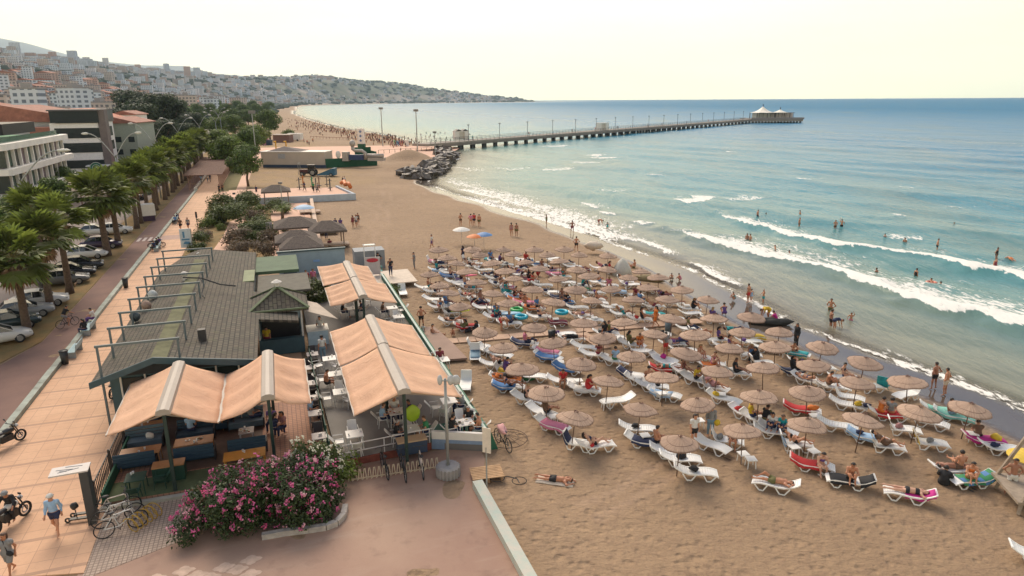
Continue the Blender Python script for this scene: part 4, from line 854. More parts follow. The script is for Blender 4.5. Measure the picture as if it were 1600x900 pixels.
u = empty('duct_machine', b_ + Vector((math.cos(ang) * 4, 2.4 + math.sin(ang) * 4, 0)), ang, 'bent grey exhaust duct rising above the green netting', 'machine')
mb = MB(); mb.path([(3.0, 0, 5.8), (3.0, 0, 4.6), (3.6, 0, 4.2), (5.4, 0, 4.2), (6.2, 0, 3.7), (6.3, 0, 2.0)], .42, 10); mb.lathe([(.5, 5.3), (.75, 5.8), (.75, 6.4), (.3, 6.9)], (3, 0, 0), 10); mb.path([(6.5, .2, 3.), (11, .2, 3.)], .5, 10); mb.build('duct', duct, u, True); part('tank', M('blue_tank', (.03, .05, .13), .5), u, b=(2., 5.8, -.3, .9, 1.9, 3.2)); part('casing', duct, u, b=(7, 11.2, -.6, 1.2, 1.7, 2.5)); part('casing', duct, u, b=(.2, 1.8, -.5, 1, 1.6, 3.9)); mb = MB(); mb.blob((-1, 0, 3.2), (.7, .3, 1.0), 1, 0); mb.build('dish', white_m, u)
wt = empty('white_emblem_tower', (*G(567, 228, 2), 0), ang, 'white panel tower with blue emblems behind the enclosure', 'sign'); part('panel', white_m, wt, b=(-1.0, 1.0, 0, 1.2, 3.2, 8.0)); mb = MB()
for z in (7.1, 5.7, 4.3): mb.box(-.45, .45, -.05, -.01, z - .1, z + .1); mb.box(-.12, .12, -.055, -.012, z - .4, z + .4); mb.prism_y([(-.4, z - .35), (.4, z - .35), (0, z - .1)], -.06, -.02)
mb.build('emblem', M('emblem_blue', (.03, .10, .28), .5), wt); part('base', dkg, wt, b=(-1.1, 1.1, -.1, 1.3, 0, 3.2))
# food stalls
x, y = G(430, 218); st_ = empty('food_stall', (x, y, 0), ang, 'brown market stall with pale roof beside yellow frames', 'stall'); part('wall', M('stall_brown', (.2, .11, .09), .8), st_, b=(0, 7, 0, 4, 0, 2.9)); part('roof', M('stall_roof', (.5, .42, .36), .7), st_, b=(-.4, 7.4, -.6, 4.3, 2.95, 3.25))
x, y = G(452, 216); st_ = empty('white_van_box', (x, y, 0), ang, 'white box trailer beside the brown stall', 'trailer'); part('wall', white_m, st_, b=(0, 6, 0, 3, .5, 3.2)); part('wheel', dark, st_, b=(1, 1.7, -.05, .2, 0, .7)); part('wheel', dark, st_, b=(4.2, 4.9, -.05, .2, 0, .7))
x, y = G(411, 222); st_ = empty('pink_booth', (x, y, 0), ang, 'small pink and blue booth at the edge of the plaza', 'booth'); part('wall', M('booth_pink', (.5, .2, .27), .7), st_, b=(0, 2.2, 0, 2, 0, 2.6)); part('counter', navy, st_, b=(2.25, 4, -.3, 1.5, 0, 2.0)); part('roof', white_m, st_, b=(-.3, 2.5, -.3, 2.3, 2.62, 2.9))
for px in (434, 450): x, y = G(px, 229); yf = empty('yellow_frame', (x, y, 0), ang, 'yellow steel goal frame, %s of the pair' % ('left' if px == 434 else 'right'), 'frame'); ym = M('yellow_paint', (.55, .33, .02), .6); part('post', ym, yf, b=(-.2, .15, 0, .3, 0, 3)); part('arm', ym, yf, b=(-.2, .15, -1.4, 0, 2.6, 3))
# letters, six coloured blocks
lt = []
for i, (px, ch, cc) in enumerate(((614.5, 'A', (.22, .05, .04)), (619.5, 'T', (.04, .30, .12)), (623.5, 'A', (.02, .20, .33)), (626.5, 'K', (.05, .07, .22)), (630, 'U', (.55, .12, .07)), (634, 'M', (.10, .03, .04)))):
    cu = bpy.data.curves.new('letter', 'FONT'); cu.body = ch; cu.size = 2.9; cu.extrude = .3; cu.align_x = 'CENTER'; tmp = bpy.data.objects.new('tmp', cu); COL.objects.link(tmp); bpy.context.view_layer.update(); me = bpy.data.meshes.new_from_object(tmp.evaluated_get(bpy.context.evaluated_depsgraph_get())); bpy.data.objects.remove(tmp)
    me.materials.clear(); me.materials.append(M('letter_paint_%d' % i, cc, .4)); x, y = G(px, 226.3); o = bpy.data.objects.new('standing_letter', me); COL.objects.link(o); o.location = (x, y, .1); o.rotation_euler = (math.pi / 2, 0, 0); o.scale = (.62, 1, 1); tag(o, 'big %s standing letter in the plaza row' % ('dark red', 'green', 'teal', 'navy', 'orange', 'black')[i], 'letter', 'coloured standing letters')
x, y = G(638.5, 226.5); o = MB().box(-.7, .7, -.3, .3, 0, 2.3).build('upright_marker', white_m); o.location = (x, y, .05); tag(o, 'white upright panel closing the row of coloured letters', 'panel')
# railing of the far plaza
rl = empty('plaza_railing', (0, 0, 0), 0, 'low dark railing along the seaward edge of the pink plaza', 'railing'); a = Vector((*G(594, 238), .1)); b_ = Vector((*G(700, 233), .1)); mb = MB()
for k in range(14): q = a.lerp(b_, k / 13); mb.bar(q, q + Vector((0, 0, 1.1)), .12, .12)
mb.bar(a + Vector((0, 0, 1.1)), b_ + Vector((0, 0, 1.1)), .08, .08); mb.build('rail', dark, rl)
rl = empty('beach_fence', (0, 0, 0), 0, 'low reddish fence between far beach and plaza', 'fence'); a = Vector((*G(488, 212), 0)); b_ = Vector((*G(612, 219), 0)); mb = MB()
for k in range(24): q = a.lerp(b_, k / 23); mb.bar(q, q + Vector((0, 0, .9)), .12, .12)
mb.bar(a + Vector((0, 0, .8)), b_ + Vector((0, 0, .8)), .1, .12); mb.build('rail', M('fence_red', (.3, .13, .09), .8), rl)
# ---------------------------------------------------------------- vehicles
tyre = M('tyre', (.02, .02, .02), .8); rim = M('rim', (.35, .35, .36), .35, metal=.6); cglass = glass('car_glass', (.015, .02, .025), .05)
def wheel(parent, x, y, r, wd=.2):
    mb = MB(); mb.torus((x, y, r), r * .76, r * .24, 'Y', 16, 6); o = mb.build('wheel', tyre, parent, True); mb = MB(); k0 = len(mb.v)
    mb.prism_y([(x + r * .58 * math.cos(a * .5236), r + r * .58 * math.sin(a * .5236)) for a in range(12)], y - wd * .4, y + wd * .4); mb.build('rim', rim, o)
def car(paint):
    rt = empty('parked_car', label='car', cat='car'); pm = paint
    st = [(-2.15, .62, .42, .66), (-2.08, .78, .30, .80), (-1.7, .86, .26, .95), (-.9, .88, .26, .96), (.5, .88, .26, .95), (1.2, .87, .26, .88), (1.85, .82, .28, .76), (2.1, .70, .34, .62), (2.18, .55, .42, .56)]
    mb = MB(); P = []
    for x, hw, z0, z1 in st: P.append([(x, -hw * .9, z0), (x, -hw, z0 + (z1 - z0) * .35), (x, -hw * .97, z1 - .1), (x, -hw * .82, z1), (x, hw * .82, z1), (x, hw * .97, z1 - .1), (x, hw, z0 + (z1 - z0) * .35), (x, hw * .9, z0)])
    v = [q for p in P for q in p]; n = 8; f = [(i * n + j, i * n + (j + 1) % n, (i + 1) * n + (j + 1) % n, (i + 1) * n + j) for i in range(len(P) - 1) for j in range(n)] + [tuple(range(n))[::-1], tuple((len(P) - 1) * n + j for j in range(n))]
    mb.add(v, [q[::-1] for q in f]); mb.build('body', pm, rt, True)
    mb = MB(); b0 = [(-1.55, .72, .93), (-1.0, .60, 1.40), (.15, .60, 1.43), (1.05, .72, .92)]; v = []
    for x, hw, z in b0: v += [(x, -hw, z), (x, hw, z)]
    mb.add(v, [(0, 2, 4, 6), (7, 5, 3, 1), (0, 1, 3, 2), (2, 3, 5, 4), (4, 5, 7, 6), (6, 7, 1, 0)]); mb.build('glasshouse', cglass, rt)
    mb = MB(); mb.sheet([[(-1.02, -.60, 1.425), (-1.02, .60, 1.425)], [(-.4, -.62, 1.47), (-.4, .62, 1.47)], [(.18, -.60, 1.45), (.18, .60, 1.45)]], .05); 
    for sy in (-1, 1): mb.bar((-1.58, sy * .73, .92), (-1.0, sy * .61, 1.42), .07, .05); mb.bar((1.1, sy * .73, .9), (.16, sy * .61, 1.44), .06, .05); mb.bar((-.35, sy * .72, .94), (-.35, sy * .615, 1.44), .06, .05)
    mb.build('roof', pm, rt)
    for x in (-1.3, 1.32):
        for y in (-.8, .8): wheel(rt, x, y, .33)
    for y in (-.62, .62):
        mb = MB(); mb.blob((2.02, y, .66), (.14, .15, .07), 1, 0); mb.build('headlight', M('headlight', (.6, .6, .58), .2), rt); mb = MB(); mb.box(-2.17, -2.08, y - .14, y + .14, .68, .8); mb.build('tail_light', M('tail_light', (.25, .01, .01), .3), rt)
    return rt
paints = {n: M('car_' + n, c, .25, .03, 1) for n, c in dict(white=(.62, .60, .57), black=(.015, .015, .018), grey=(.12, .12, .12), purple=(.05, .035, .07), green=(.03, .05, .05), silver=(.3, .3, .29), red=(.25, .02, .02)).items()}
CP = {n: Proto(car(p)) for n, p in paints.items()}; cars = []
for px, py, cn, rz, lab in ((135, 396, 'white', 20, 'white saloon parked between the nearer palm trunks'), (160, 380, 'purple', 20, 'dark purple hatchback parked beyond the white saloon'), (126, 414, 'black', 28, 'black car half hidden behind palm trunk'), (112, 425, 'black', 28, 'second black car beside the hidden one'), (100, 436, 'grey', 28, 'dark grey car under the palm crowns'),
                            (62, 470, 'white', 32, 'white car parked behind the leaning grey post'), (12, 505, 'green', 40, 'dark green saloon parked beside the white one'), (36, 487, 'silver', 36, 'silver car squeezed beside the dark green saloon'), (-6, 528, 'white', 42, 'white car cut by the frame beside the dark green one'), (150, 360, 'white', 24, 'white car with open boot under the palms'), (180, 358, 'white', 24, 'white car in the shade before the delivery van')):
    x, y = G(px, py); cars.append(CP[cn].put((x, y, .02), R(rz), lab, 'cars parked beneath the palms'))
g_ = 'cars on the distant road'; rc = random.Random(4)
for i in range(34):
    s_ = 95 + i * 7.5 if i < 15 else 200 + (i - 15) * 9; t_ = -8.3 if i < 15 else rc.choice([-9, -13, -17, -20]); cn = rc.choice(list(paints)); cars.append(CP[cn].put(W(s_, t_, .02), RZ + math.pi / 2 + rc.uniform(-.1, .1), cn + ' car on the distant tree-lined road', g_))
dedupe(cars)
# van behind palms
x, y = G(229, 338); vn = empty('delivery_box', (x, y, 0), R(35), 'white box stall on dark base standing under the palms', 'stall'); part('box', white_m, vn, b=(-1.3, 1.3, -.9, .9, .8, 2.4)); part('base', M('purple_dark', (.06, .03, .06), .7), vn, b=(-1.2, 1.2, -.8, .8, 0, .8))
# wooden rail stands in the verge
wood = M('bleached_wood', (.36, .22, .12), .8, .2, 4)
for i, (px, py) in enumerate(((122, 436), (131, 426), (140, 416), (149, 405), (66, 482), (18, 515), (92, 462))):
    x, y = G(px, py); o = empty('wheel_stop_rail', (x, y, 0), R(110), 'low bleached wooden rail in the dry verge beside parked cars', 'rail', 'wooden rails in the verge'); mb = MB(); mb.bar((-1.1, 0, .28), (1.1, 0, .28), .12, .1); mb.build('rail', wood, o)
    for sx in (-1, 1): mb = MB(); mb.bar((sx, 0, 0), (sx, 0, .25), .1, .1); mb.build('post', wood, o)
dedupe([o for o in bpy.data.objects if o.name.startswith('wheel_stop')])
# tractor and trailer rake
x, y = G(487, 271); tr_ = empty('tractor', (x, y, 0), R(180), 'dark tractor with roll bar parked below the cream shed', 'tractor'); bl_ = M('tractor_black', (.03, .025, .03), .5)
part('bonnet', M('tractor_red', (.10, .03, .03), .5), tr_, b=(.4, 2.3, -.4, .4, .8, 1.5)); part('cab', cglass, tr_, b=(-1.2, .3, -.65, .65, 1.0, 2.4)); part('cab_roof', bl_, tr_, b=(-1.3, .45, -.72, .72, 2.42, 2.55)); part('chassis', bl_, tr_, b=(-1.3, 2.2, -.3, .3, .5, .95))
for y_ in (-.85, .85): wheel(tr_, -.8, y_, .8, .4); wheel(tr_, 1.7, y_ * .85, .5, .3)
mb = MB(); mb.path([(2.4, -.8, .3), (2.4, -.8, 2.9), (2.4, .8, 2.9), (2.4, .8, .3)], .06, 5); mb.build('loader_frame', steel, tr_)
x, y = G(514, 272); tl = empty('beach_rake', (x, y, 0), R(180), 'blue wedge-shaped rake trailer hitched behind the tractor', 'trailer'); mb = MB(); mb.prism_y([(-2, .3), (-2, 1.9), (-1.2, 1.8), (2.2, .5), (2.2, .3)], -.9, .9); mb.build('body', M('rake_blue', (.03, .12, .20), .5), tl); wheel(tl, -1, -.95, .4); wheel(tl, -1, .95, .4)
# shelters (dark square parasol roofs)
shade = M('brown_thatch', (.11, .085, .07), .95, .3, 5, .6); pn = M('shelter_post', (.20, .14, .10), .8)
def shelter(px, py, ztop, r_, lab):
    x, y = G(px, py, ztop); o = empty('thatched_shelter', (x, y, 0), RZ, lab, 'shelter', 'dark thatched shelters beside the sand'); mb = MB(); q = r_; mb.add([(-q, -q, ztop - .9), (q, -q, ztop - .9), (q, q, ztop - .9), (-q, q, ztop - .9), (-q * .25, -.05, ztop), (q * .25, -.05, ztop), (q * .25, .05, ztop), (-q * .25, .05, ztop), (-q, -q, ztop - 1.1), (q, -q, ztop - 1.1), (q, q, ztop - 1.1), (-q, q, ztop - 1.1)], [(0, 1, 5, 4), (1, 2, 6, 5), (2, 3, 7, 6), (3, 0, 4, 7), (4, 5, 6, 7), (0, 8, 9, 1), (1, 9, 10, 2), (2, 10, 11, 3), (3, 11, 8, 0), (11, 10, 9, 8)]); mb.build('roof', shade, o)
    for a in (-1, 1):
        for b in (-1, 1): mb = MB(); mb.bar((a * q * .8, b * q * .8, 0), (a * q * .8, b * q * .8, ztop - 1), .12, .12); mb.build('post', pn, o)
    return o
shelter(432, 284, 3.3, 2.3, 'dark pyramid shelter behind the date palm on the terrace'); shelter(462, 334, 3.4, 2.5, 'dark shelter with greenish roof under the date palm'); shelter(463, 355, 3.3, 2.2, 'rear one of two overlapping dark shelters over a table'); shelter(470, 364, 3.1, 2.2, 'front one of two overlapping dark shelters over a table'); shelter(511, 341, 3.2, 2.1, 'dark shelter over the wooden deck on the sand')
deckm = M('deck_boards', (.38, .27, .2), .8, .2, 3)
for px, py, a, b, lab in ((503, 362, 4., 2.6, 'raised wooden sitting platform below the dark shelter'), (515, 383, 4.6, 1.8, 'raised wooden platform with people lying on it'), (486, 330, 3.0, 2.2, 'small wooden platform beside the blue parasol')):
    x, y = G(px, py); o = empty('sitting_platform', (x, y, 0), RZ, lab, 'platform'); part('deck', deckm, o, b=(-a / 2, a / 2, -b / 2, b / 2, .35, .45))
    for sx in (-1, 1):
        for sy in (-1, 1): part('leg', deckm, o, b=(sx * (a / 2 - .1) - .06, sx * (a / 2 - .1) + .06, sy * (b / 2 - .1) - .06, sy * (b / 2 - .1) + .06, 0, .35))
# exercise machines on terrace
for i, (px, py, cc) in enumerate(((470, 292, (.1, .1, .1)), (476, 288, (.45, .15, .02)), (490, 291, (.03, .25, .12)), (496, 293, (.1, .1, .1)), (501, 290, (.25, .15, .1)), (513, 288, (.1, .09, .09)), (518, 294, (.08, .08, .08)))):
    x, y = G(px, py, .72); o = empty('exercise_machine', (x, y, .72), i * .7, ('black', 'orange', 'green', 'slim black', 'brown', 'dark', 'short dark')[i] + ' outdoor exercise machine on the pink terrace', 'exercise machine', 'outdoor exercise machines'); m_ = M('gym_%d' % i, cc, .6); mb = MB(); mb.bar((0, 0, 0), (0, 0, 2.2), .16, .16); mb.path([(-.5, 0, 1.7), (.5, 0, 1.9)], .06, 5); mb.build('frame', m_, o); mb = MB(); mb.box(-.4, .4, -.2, .2, .4, .5); mb.build('seat', dark, o)
x, y = G(543, 290, .72); o = empty('orange_slide', (x, y, .72), R(-60), 'orange curved bench at the end of the exercise terrace', 'bench'); mb = MB(); mb.path([(-3, 0, .6), (-1.6, .1, 1.0), (-.3, -.1, .55), (1.2, .1, .9), (2.6, 0, .35)], .38, 8); mb.build('body', M('orange_plastic', (.62, .16, .03), .5), o, True)
# ================================================================ cafe building
slate = bpy.data.materials.new('roof_shingles'); slate.use_nodes = True; t = slate.node_tree; b = t.nodes['Principled BSDF']; b.inputs['Roughness'].default_value = .9
V = N(t, 'ShaderNodeTexCoord').outputs['Object']; mpx = N(t, 'ShaderNodeMapping'); mpx.inputs['Rotation'].default_value = (0, 0, math.pi / 2); t.links.new(V, mpx.inputs[0])
br = N(t, 'ShaderNodeTexBrick', Scale=1.0); br.inputs['Brick Width'].default_value = .42; br.inputs['Row Height'].default_value = .27; br.inputs['Mortar Size'].default_value = .03; br.inputs['Color1'].default_value = (.135, .115, .085, 1); br.inputs['Color2'].default_value = (.085, .078, .06, 1); br.inputs['Mortar'].default_value = (.03, .027, .022, 1); t.links.new(mpx.outputs[0], br.inputs[0])
c = MIX(t, MATH(t, 'MULTIPLY', NZ(t, .7, V, 5, .4, .7), .6), br.outputs[0], (.10, .075, .055)); c = MIX(t, MATH(t, 'MULTIPLY', NZ(t, 1.6, V, 5, .55, .75), .5), c, (.12, .125, .06)); t.links.new(c, b.inputs['Base Color'])
bp = N(t, 'ShaderNodeBump', Strength=.6, Distance=.03); bp.invert = True; t.links.new(br.outputs['Fac'], bp.inputs['Height']); t.links.new(bp.outputs[0], b.inputs['Normal'])
teal = M('teal_trim', (.045, .085, .10), .6); tealw = M('teal_wall', (.05, .10, .12), .6); blueg = M('blue_grey_paint', (.27, .35, .40), .7, .1, 1.)
cafe = empty('cafe_building', W(0, 0, 0), RZ, 'low cafe building with mossy grey shingle roof and teal fascia', 'building')
def pc(name, m, *b, parent=None): return part(name, m, parent or cafe, b=b)
pc('wall', tealw, 5.3, 12.2, -2.6, 23.5, 0, 2.85)
for k in range(6): pc('window', dglass, 5.9 + k * 1.15, 6.9 + k * 1.15, -2.68, -2.58, .9, 2.6)
for k in range(7): pc('window_post', white_m, 5.78 + k * 1.15, 5.86 + k * 1.15, -2.74, -2.68, .3, 2.75)
E_L, E_R, RG = 4.75, 15.0, 7.7; zE, zR, zER = 3.0, 3.95, 2.85
def ZR(x, y=0): return zE + (zR - zE) * (x - E_L) / (RG - E_L) if x < RG else zR + (zER - zR) * (x - RG) / (E_R - RG)
mb = MB(); rows = []
outline = lambda s_: (E_L, E_R)
ss = [-3.9, -1.5, 1.0, 3.55, 3.6, 6.0, 8.4, 10.2, 10.35, 13.5, 16., 18.4, 20.7]
for s_ in ss + [24.4]:
    xr = 12.6 if s_ < 3.6 else E_R if s_ < 9.9 else (14.9 if s_ < 10.3 else 12.2)
    xl = E_L if s_ < 20.8 else E_L + (s_ - 20.7) * .55; xs = [xl, (xl + RG) / 2, RG, 9.5, 11.2, 12.2 if xr > 12.3 else 12.1, xr]
    rows.append([(x, s_, ZR(x)) for x in xs])
mb.sheet([list(r_) for r_ in zip(*rows)][::-1], .16); mb.build('roof', slate, cafe)
mb = MB(); mb.prism_y([(E_L - .05, zE - .28), (RG, zR - .26), (12.6, ZR(12.6) - .3), (12.6, ZR(12.6) + .05), (RG, zR + .08), (E_L - .05, zE + .05)], -4.0, -3.9); mb.build('fascia', teal, cafe)
mb = MB(); mb.prism_y([(6.0, zE - .05), (RG, zE - .1), (12.5, zE - .1), (12.5, 3.2), (RG, zR - .27)], -3.2, -3.1); mb.build('gable', M('dark_gable', (.03, .035, .04), .7), cafe)
mb = MB(); mb.sheet([[(8.3, s_, ZR(8.3) + .03), (7.55, s_, zR + .03)] for s_ in (-3.95, 8, 20)], .04); mb.build('ridge_flashing', M('mossy_sheet', (.12, .12, .055), .85, .25, 2), cafe)
pc('flat_roof', M('green_felt', (.075, .125, .07), .8, .15, 1.), 11.2, 15.6, 17.0, 22.8, 2.9, 3.15); pc('flat_roof', M('pale_felt', (.22, .25, .14), .8, .15, 1.), 11.4, 12.2, 13.2, 16.9, 3.32, 3.4)
pc('side_canopy', M('greyish_tile', (.12, .11, .085), .85, .2, 2), 12.4, 16.2, 11.2, 16.6, 2.75, 2.9)
# kiosk with hip roof
ks = [ST(391, 484, 3.2), ST(481, 477, 3.2), ST(479, 456, 3.2), ST(387, 462, 3.2)]
x0, x1 = (ks[0][1] + ks[3][1]) / 2, (ks[1][1] + ks[2][1]) / 2; y0, y1 = (ks[0][0] + ks[1][0]) / 2, (ks[2][0] + ks[3][0]) / 2
ko = empty('kiosk', W(0, 0, 0), RZ, 'square serving kiosk with green hipped tile roof', 'kiosk'); cx, cyk = (x0 + x1) / 2, (y0 + y1) / 2
mb = MB(); mb.add([(x0, y0, 3.2), (x1, y0, 3.2), (x1, y1, 3.2), (x0, y1, 3.2), (cx, cyk, 4.35), (x0, y0, 3.05), (x1, y0, 3.05), (x1, y1, 3.05), (x0, y1, 3.05)], [(0, 1, 4), (1, 2, 4), (2, 3, 4), (3, 0, 4), (0, 5, 6, 1), (1, 6, 7, 2), (2, 7, 8, 3), (3, 8, 5, 0), (8, 7, 6, 5)]); mb.build('roof', slate, ko)
mb = MB()
for q in ((x0, y0), (x1, y0), (x1, y1), (x0, y1)): mb.bar((q[0], q[1], 3.24), (cx, cyk, 4.40), .22, .07)
mb.bar((x0, y0, 3.22), (x1, y0, 3.22), .15, .1); mb.build('ridge_tiles', M('green_ridge', (.12, .15, .08), .8), ko)
kw = .45
pc('wall', blueg, x0 + kw, x1 - kw, y1 - kw - .15, y1 - kw, 0, 3.05, parent=ko); pc('wall', blueg, x0 + kw, x0 + kw + .12, y0 + kw, y1 - kw - .15, 0, 3.05, parent=ko); pc('wall', blueg, x1 - kw - .12, x1 - kw, y0 + kw + 2.2, y1 - kw - .15, 0, 3.05, parent=ko)
pc('lintel', blueg, x0 + kw, x1 - kw, y0 + kw - .05, y0 + kw + .1, 2.45, 3.04, parent=ko); pc('counter', tealw, x0 + kw, x1 - kw, y0 + .1, y0 + .6, .1, 1.15, parent=ko); pc('back_shelf', dark, x0 + kw + .2, x1 - kw - .2, y1 - kw - .6, y1 - kw - .2, 0, 2.2, parent=ko)
for q in (x0 + kw, x1 - kw - .1): pc('post', white_m, q, q + .1, y0 + kw - .15, y0 + kw - .05, 0, 3.04, parent=ko)
mb = MB(); mb.lathe([(.14, 4.3), (.14, 4.62), (.36, 4.66), (.36, 4.72), (.1, 4.86)], (cx, cyk, 0), 8); mb.build('roof_vent', M('vent_cap', (.55, .52, .48), .6), ko)
mb = MB(); mb.sheet([[(x1 - .3, y0 + .4, 2.9), (x1 + 1.8, y0 - .3, 2.3)], [(x1 - .3, y0 + 3.2, 2.9), (x1 + .7, y0 + 3.0, 2.6)]], .03); mb.build('shade_cloth', M('shade_sail', (.5, .42, .34), .8), ko)
pc('bar_front', M('pale_blue_panel', (.40, .50, .56), .6), x1 - .2, x1 + 1.15, y0 + .4, y0 + 1.7, .35, 1.35, parent=ko); pc('bar_top', white_m, x1 - .25, x1 + 1.2, y0 + .35, y0 + 1.75, 1.352, 1.42, parent=ko)
# nine goal-shaped frames straddling the roof
fr_m = M('frame_blue_grey', (.10, .13, .14), .6, .1, 2); fl = []
for i in range(9):
    px = 194 + i * 8.3; s_ = -3.7 + 24.4 * (i / 8) ** 1.0 * .97; o = empty('roof_frame', W(s_, 0, 0), RZ, 'goal-shaped steel frame straddling the shingle roof', 'frame', 'steel frames over the roof'); zt = 4.75; xl, xr = 5.25, 8.9
    for x, zb in ((xl, ZR(xl) - .3), (xr, ZR(xr) - .1)):
        mb = MB(); mb.bar((x, 0, zb if i else (0 if x == xl else zb)), (x, 0, zt), .1, .1); mb.build('post', fr_m, o)
    mb = MB(); mb.bar((xl - .1, 0, zt + .07), (xr + .1, 0, zt + .07), .11, .11); mb.build('beam', fr_m, o); fl.append(o)
dedupe(fl)
pan = empty('cable_run', W(10.1, 8.9, 3.9), RZ, 'black sagging cable bundle across the roof', 'cable'); mb = MB(); mb.path([(-1.2, .4, .8), (0, 0, .75), (1.2, -.3, .25), (2.2, -.6, .12)], .05, 5); mb.path([(-.1, 0, .8), (.2, -.6, .4), (.05, -1.3, -.05), (.3, -2.2, -.1)], .03, 5); mb.build('cable', dark, pan)
def onroof(px, py, z): s_, t_ = ST(px, py, z); return s_, t_
for px, py, lab in ((289, 430, 'white capped vent pipe on the roof ridge'),):
    s_, t_ = onroof(px, py, 3.95); o = empty('vent_pipe', W(s_, t_, 3.8), RZ, lab, 'vent'); mb = MB(); mb.lathe([(.16, 0), (.16, .5), (.3, .52), (.3, .6), (.1, .72)], n=8); mb.build('cap', M('vent_cap', (.5, .5, .5)), o)
s_, t_ = onroof(316, 527, 3.6); o = empty('roof_speaker', W(s_, t_, 3.55), RZ, 'small black box speaker standing on the roof slope', 'speaker'); pc('box', dark, -.2, .2, -.15, .2, 0, .75, parent=o)
for px, py, lab, cc in ((239, 458, 'pale globe lamp on the eave of the roof', (.5, .52, .5)), (229, 475, 'brown and white parasol head beside the eave', (.3, .2, .15)), (211, 492, 'folded dark cloth on a bracket at the eave', (.05, .07, .08)), (312, 398, 'white satellite dish at the back of the roof', (.6, .6, .58))):
    s_, t_ = ST(px, py, 3.4); o = empty('eave_lamp' if 'lamp' in lab else 'satellite_dish' if 'dish' in lab else 'hanging_cloth', W(s_, t_, 3.0), RZ, lab, 'lamp' if 'lamp' in lab else 'dish' if 'dish' in lab else 'cloth'); mb = MB(); mb.blob((0, 0, .6), (.32, .32, .34), 2, .1); mb.build('body', M('eave_%d' % px, cc, .5), o, True); mb = MB(); mb.bar((0, 0, -.2), (0, 0, .35), .06, .06); mb.build('stem', fr_m, o)
# ---------------------------------------------------------------- terraces
plank = tile_mat('terrace_bricks', (.46, .24, .155), (.40, .21, .135), (.22, .13, .09), .22, .22, .02, stain=.3)
struct(strip('cafe_terrace', plank, [(-11.0, 6.2), (-11.2, 15.4), (-3.0, 15.4), (-3.0, 6.2)], .22, .2)); struct(strip('terrace_mat', M('green_mat', (.10, .13, .06), .9, .2, 2), [(-11.0, 6.2), (-11.1, 11.4), (-9.4, 11.4), (-9.4, 6.2)], .23, .01)); struct(strip('terrace_band', M('wood_deck_dark', (.13, .085, .06), .8, .2, 2), [(-9.3, 7.7), (-9.3, 12.6), (-3.0, 12.6), (-3.0, 7.7)], .235, .01))
greyd = M('grey_floor', (.205, .185, .165), .8, .12, .5, col2=(.15, .14, .125))
struct(strip('restaurant_floor', greyd, [(-11.0, 15.95), (-10.7, 20.4), (-11.9, 22.9), (8, 22.95), (21, 22.8), (28, 19), (28, 15.6), (2, 15.6)], .35, .33)); struct(strip('green_floor', M('green_floor', (.03, .14, .095), .7, .15, 1.5), [(-10.7, 20.42), (-11.85, 22.85), (-8.9, 22.85), (-8.9, 20.42)], .355, .01))
wgm = M('green_wall', (.02, .12, .07), .7, .2, 2); 
o = empty('beach_side_wall', W(0, 0, 0), RZ, 'long green sloping wall between restaurant and sand with pale rail', 'wall'); mb = MB(); mb.prism_y([(22.92, 0), (23.5, 0), (23.15, 1.0), (22.92, 1.0)], -11.8, 21.5); mb.build('wall', wgm, o); mb = MB(); mb.box(22.86, 23.0, -11.8, 21.5, 1.003, 1.1); mb.build('rail', M('pale_green_rail', (.42, .52, .46), .6), o)
o = empty('front_parapet', W(0, 0, 0), RZ, 'low white and blue parapet at the green floored corner', 'wall'); mb = MB(); a, b_ = (20.45, -10.75), (22.9, -11.9)
mb.prism([a, b_, (b_[0], b_[1] + .2), (a[0], a[1] + .2)], .55, .95); mb.build('cap', white_m, o); mb = MB(); mb.prism([(a[0], a[1] + .02), (b_[0], b_[1] + .02), (b_[0], b_[1] + .18), (a[0], a[1] + .18)], 0, .549); mb.build('base', M('blue_base', (.22, .30, .42), .8, .15, 2), o)
o = empty('front_railing', W(0, 0, 0), RZ, 'white tube railing on rusty red base in front of the grey floor', 'railing'); mb = MB()
a, b_ = Vector((15.9, -11.05, .35)), Vector((20.35, -10.7, .35)); rw = M('rail_white', (.62, .57, .54), .5)
for z in (.35, .75): mb.path([a + Vector((0, 0, z)), b_ + Vector((0, 0, z))], .03, 5)
mb.build('rail', rw, o)
for k in range(5): q = a.lerp(b_, k / 4); mb = MB(); mb.path([q, q + Vector((0, 0, .75))], .03, 5); mb.build('post', rw, o)
mb = MB(); mb.prism([(15.85, -11.15), (20.4, -10.8), (20.4, -10.72), (15.85, -11.06)], 0, .36); mb.build('base', M('rusty_base', (.22, .06, .04), .85, .3, 3), o)
def fence(name, lab, pts, h, mat, z0=.2, gap=.14, orn=True):
    o = empty(name, W(0, 0, 0), RZ, lab, 'fence'); P = [Vector((t_, s_, z0)) for s_, t_ in pts]; mb = MB(); k = 0
    for a, b in zip(P[:-1], P[1:]):
        n_ = max(1, int((b - a).length / gap))
        for i in range(n_ + 1):
            q = a.lerp(b, i / n_)
            if i % 12 == 0: m2 = MB(); m2.bar(q, q + Vector((0, 0, h + .15)), .07, .07); m2.build('post', mat, o)
            else: mb.bar(q, q + Vector((0, 0, h)), .03, .03)
            if orn and i < n_: r_ = a.lerp(b, (i + .5) / n_); mb.bar(q + Vector((0, 0, .2)), r_ + Vector((0, 0, h * .5)), .014, .02); mb.bar(r_ + Vector((0, 0, h * .5)), q + Vector((0, 0, h * .85)), .014, .02)
        for z in (.08, h): mb.bar(a + Vector((0, 0, z)), b + Vector((0, 0, z)), .04, .05)
    mb.build('panel', mat, o); return o
blk = M('wrought_iron', (.03, .025, .025), .6)
fence('ornate_fence', 'ornate black iron fence between promenade and terrace', [(-11.2, 6.1), (-4.4, 6.25)], 1.1, blk, gap=.22)
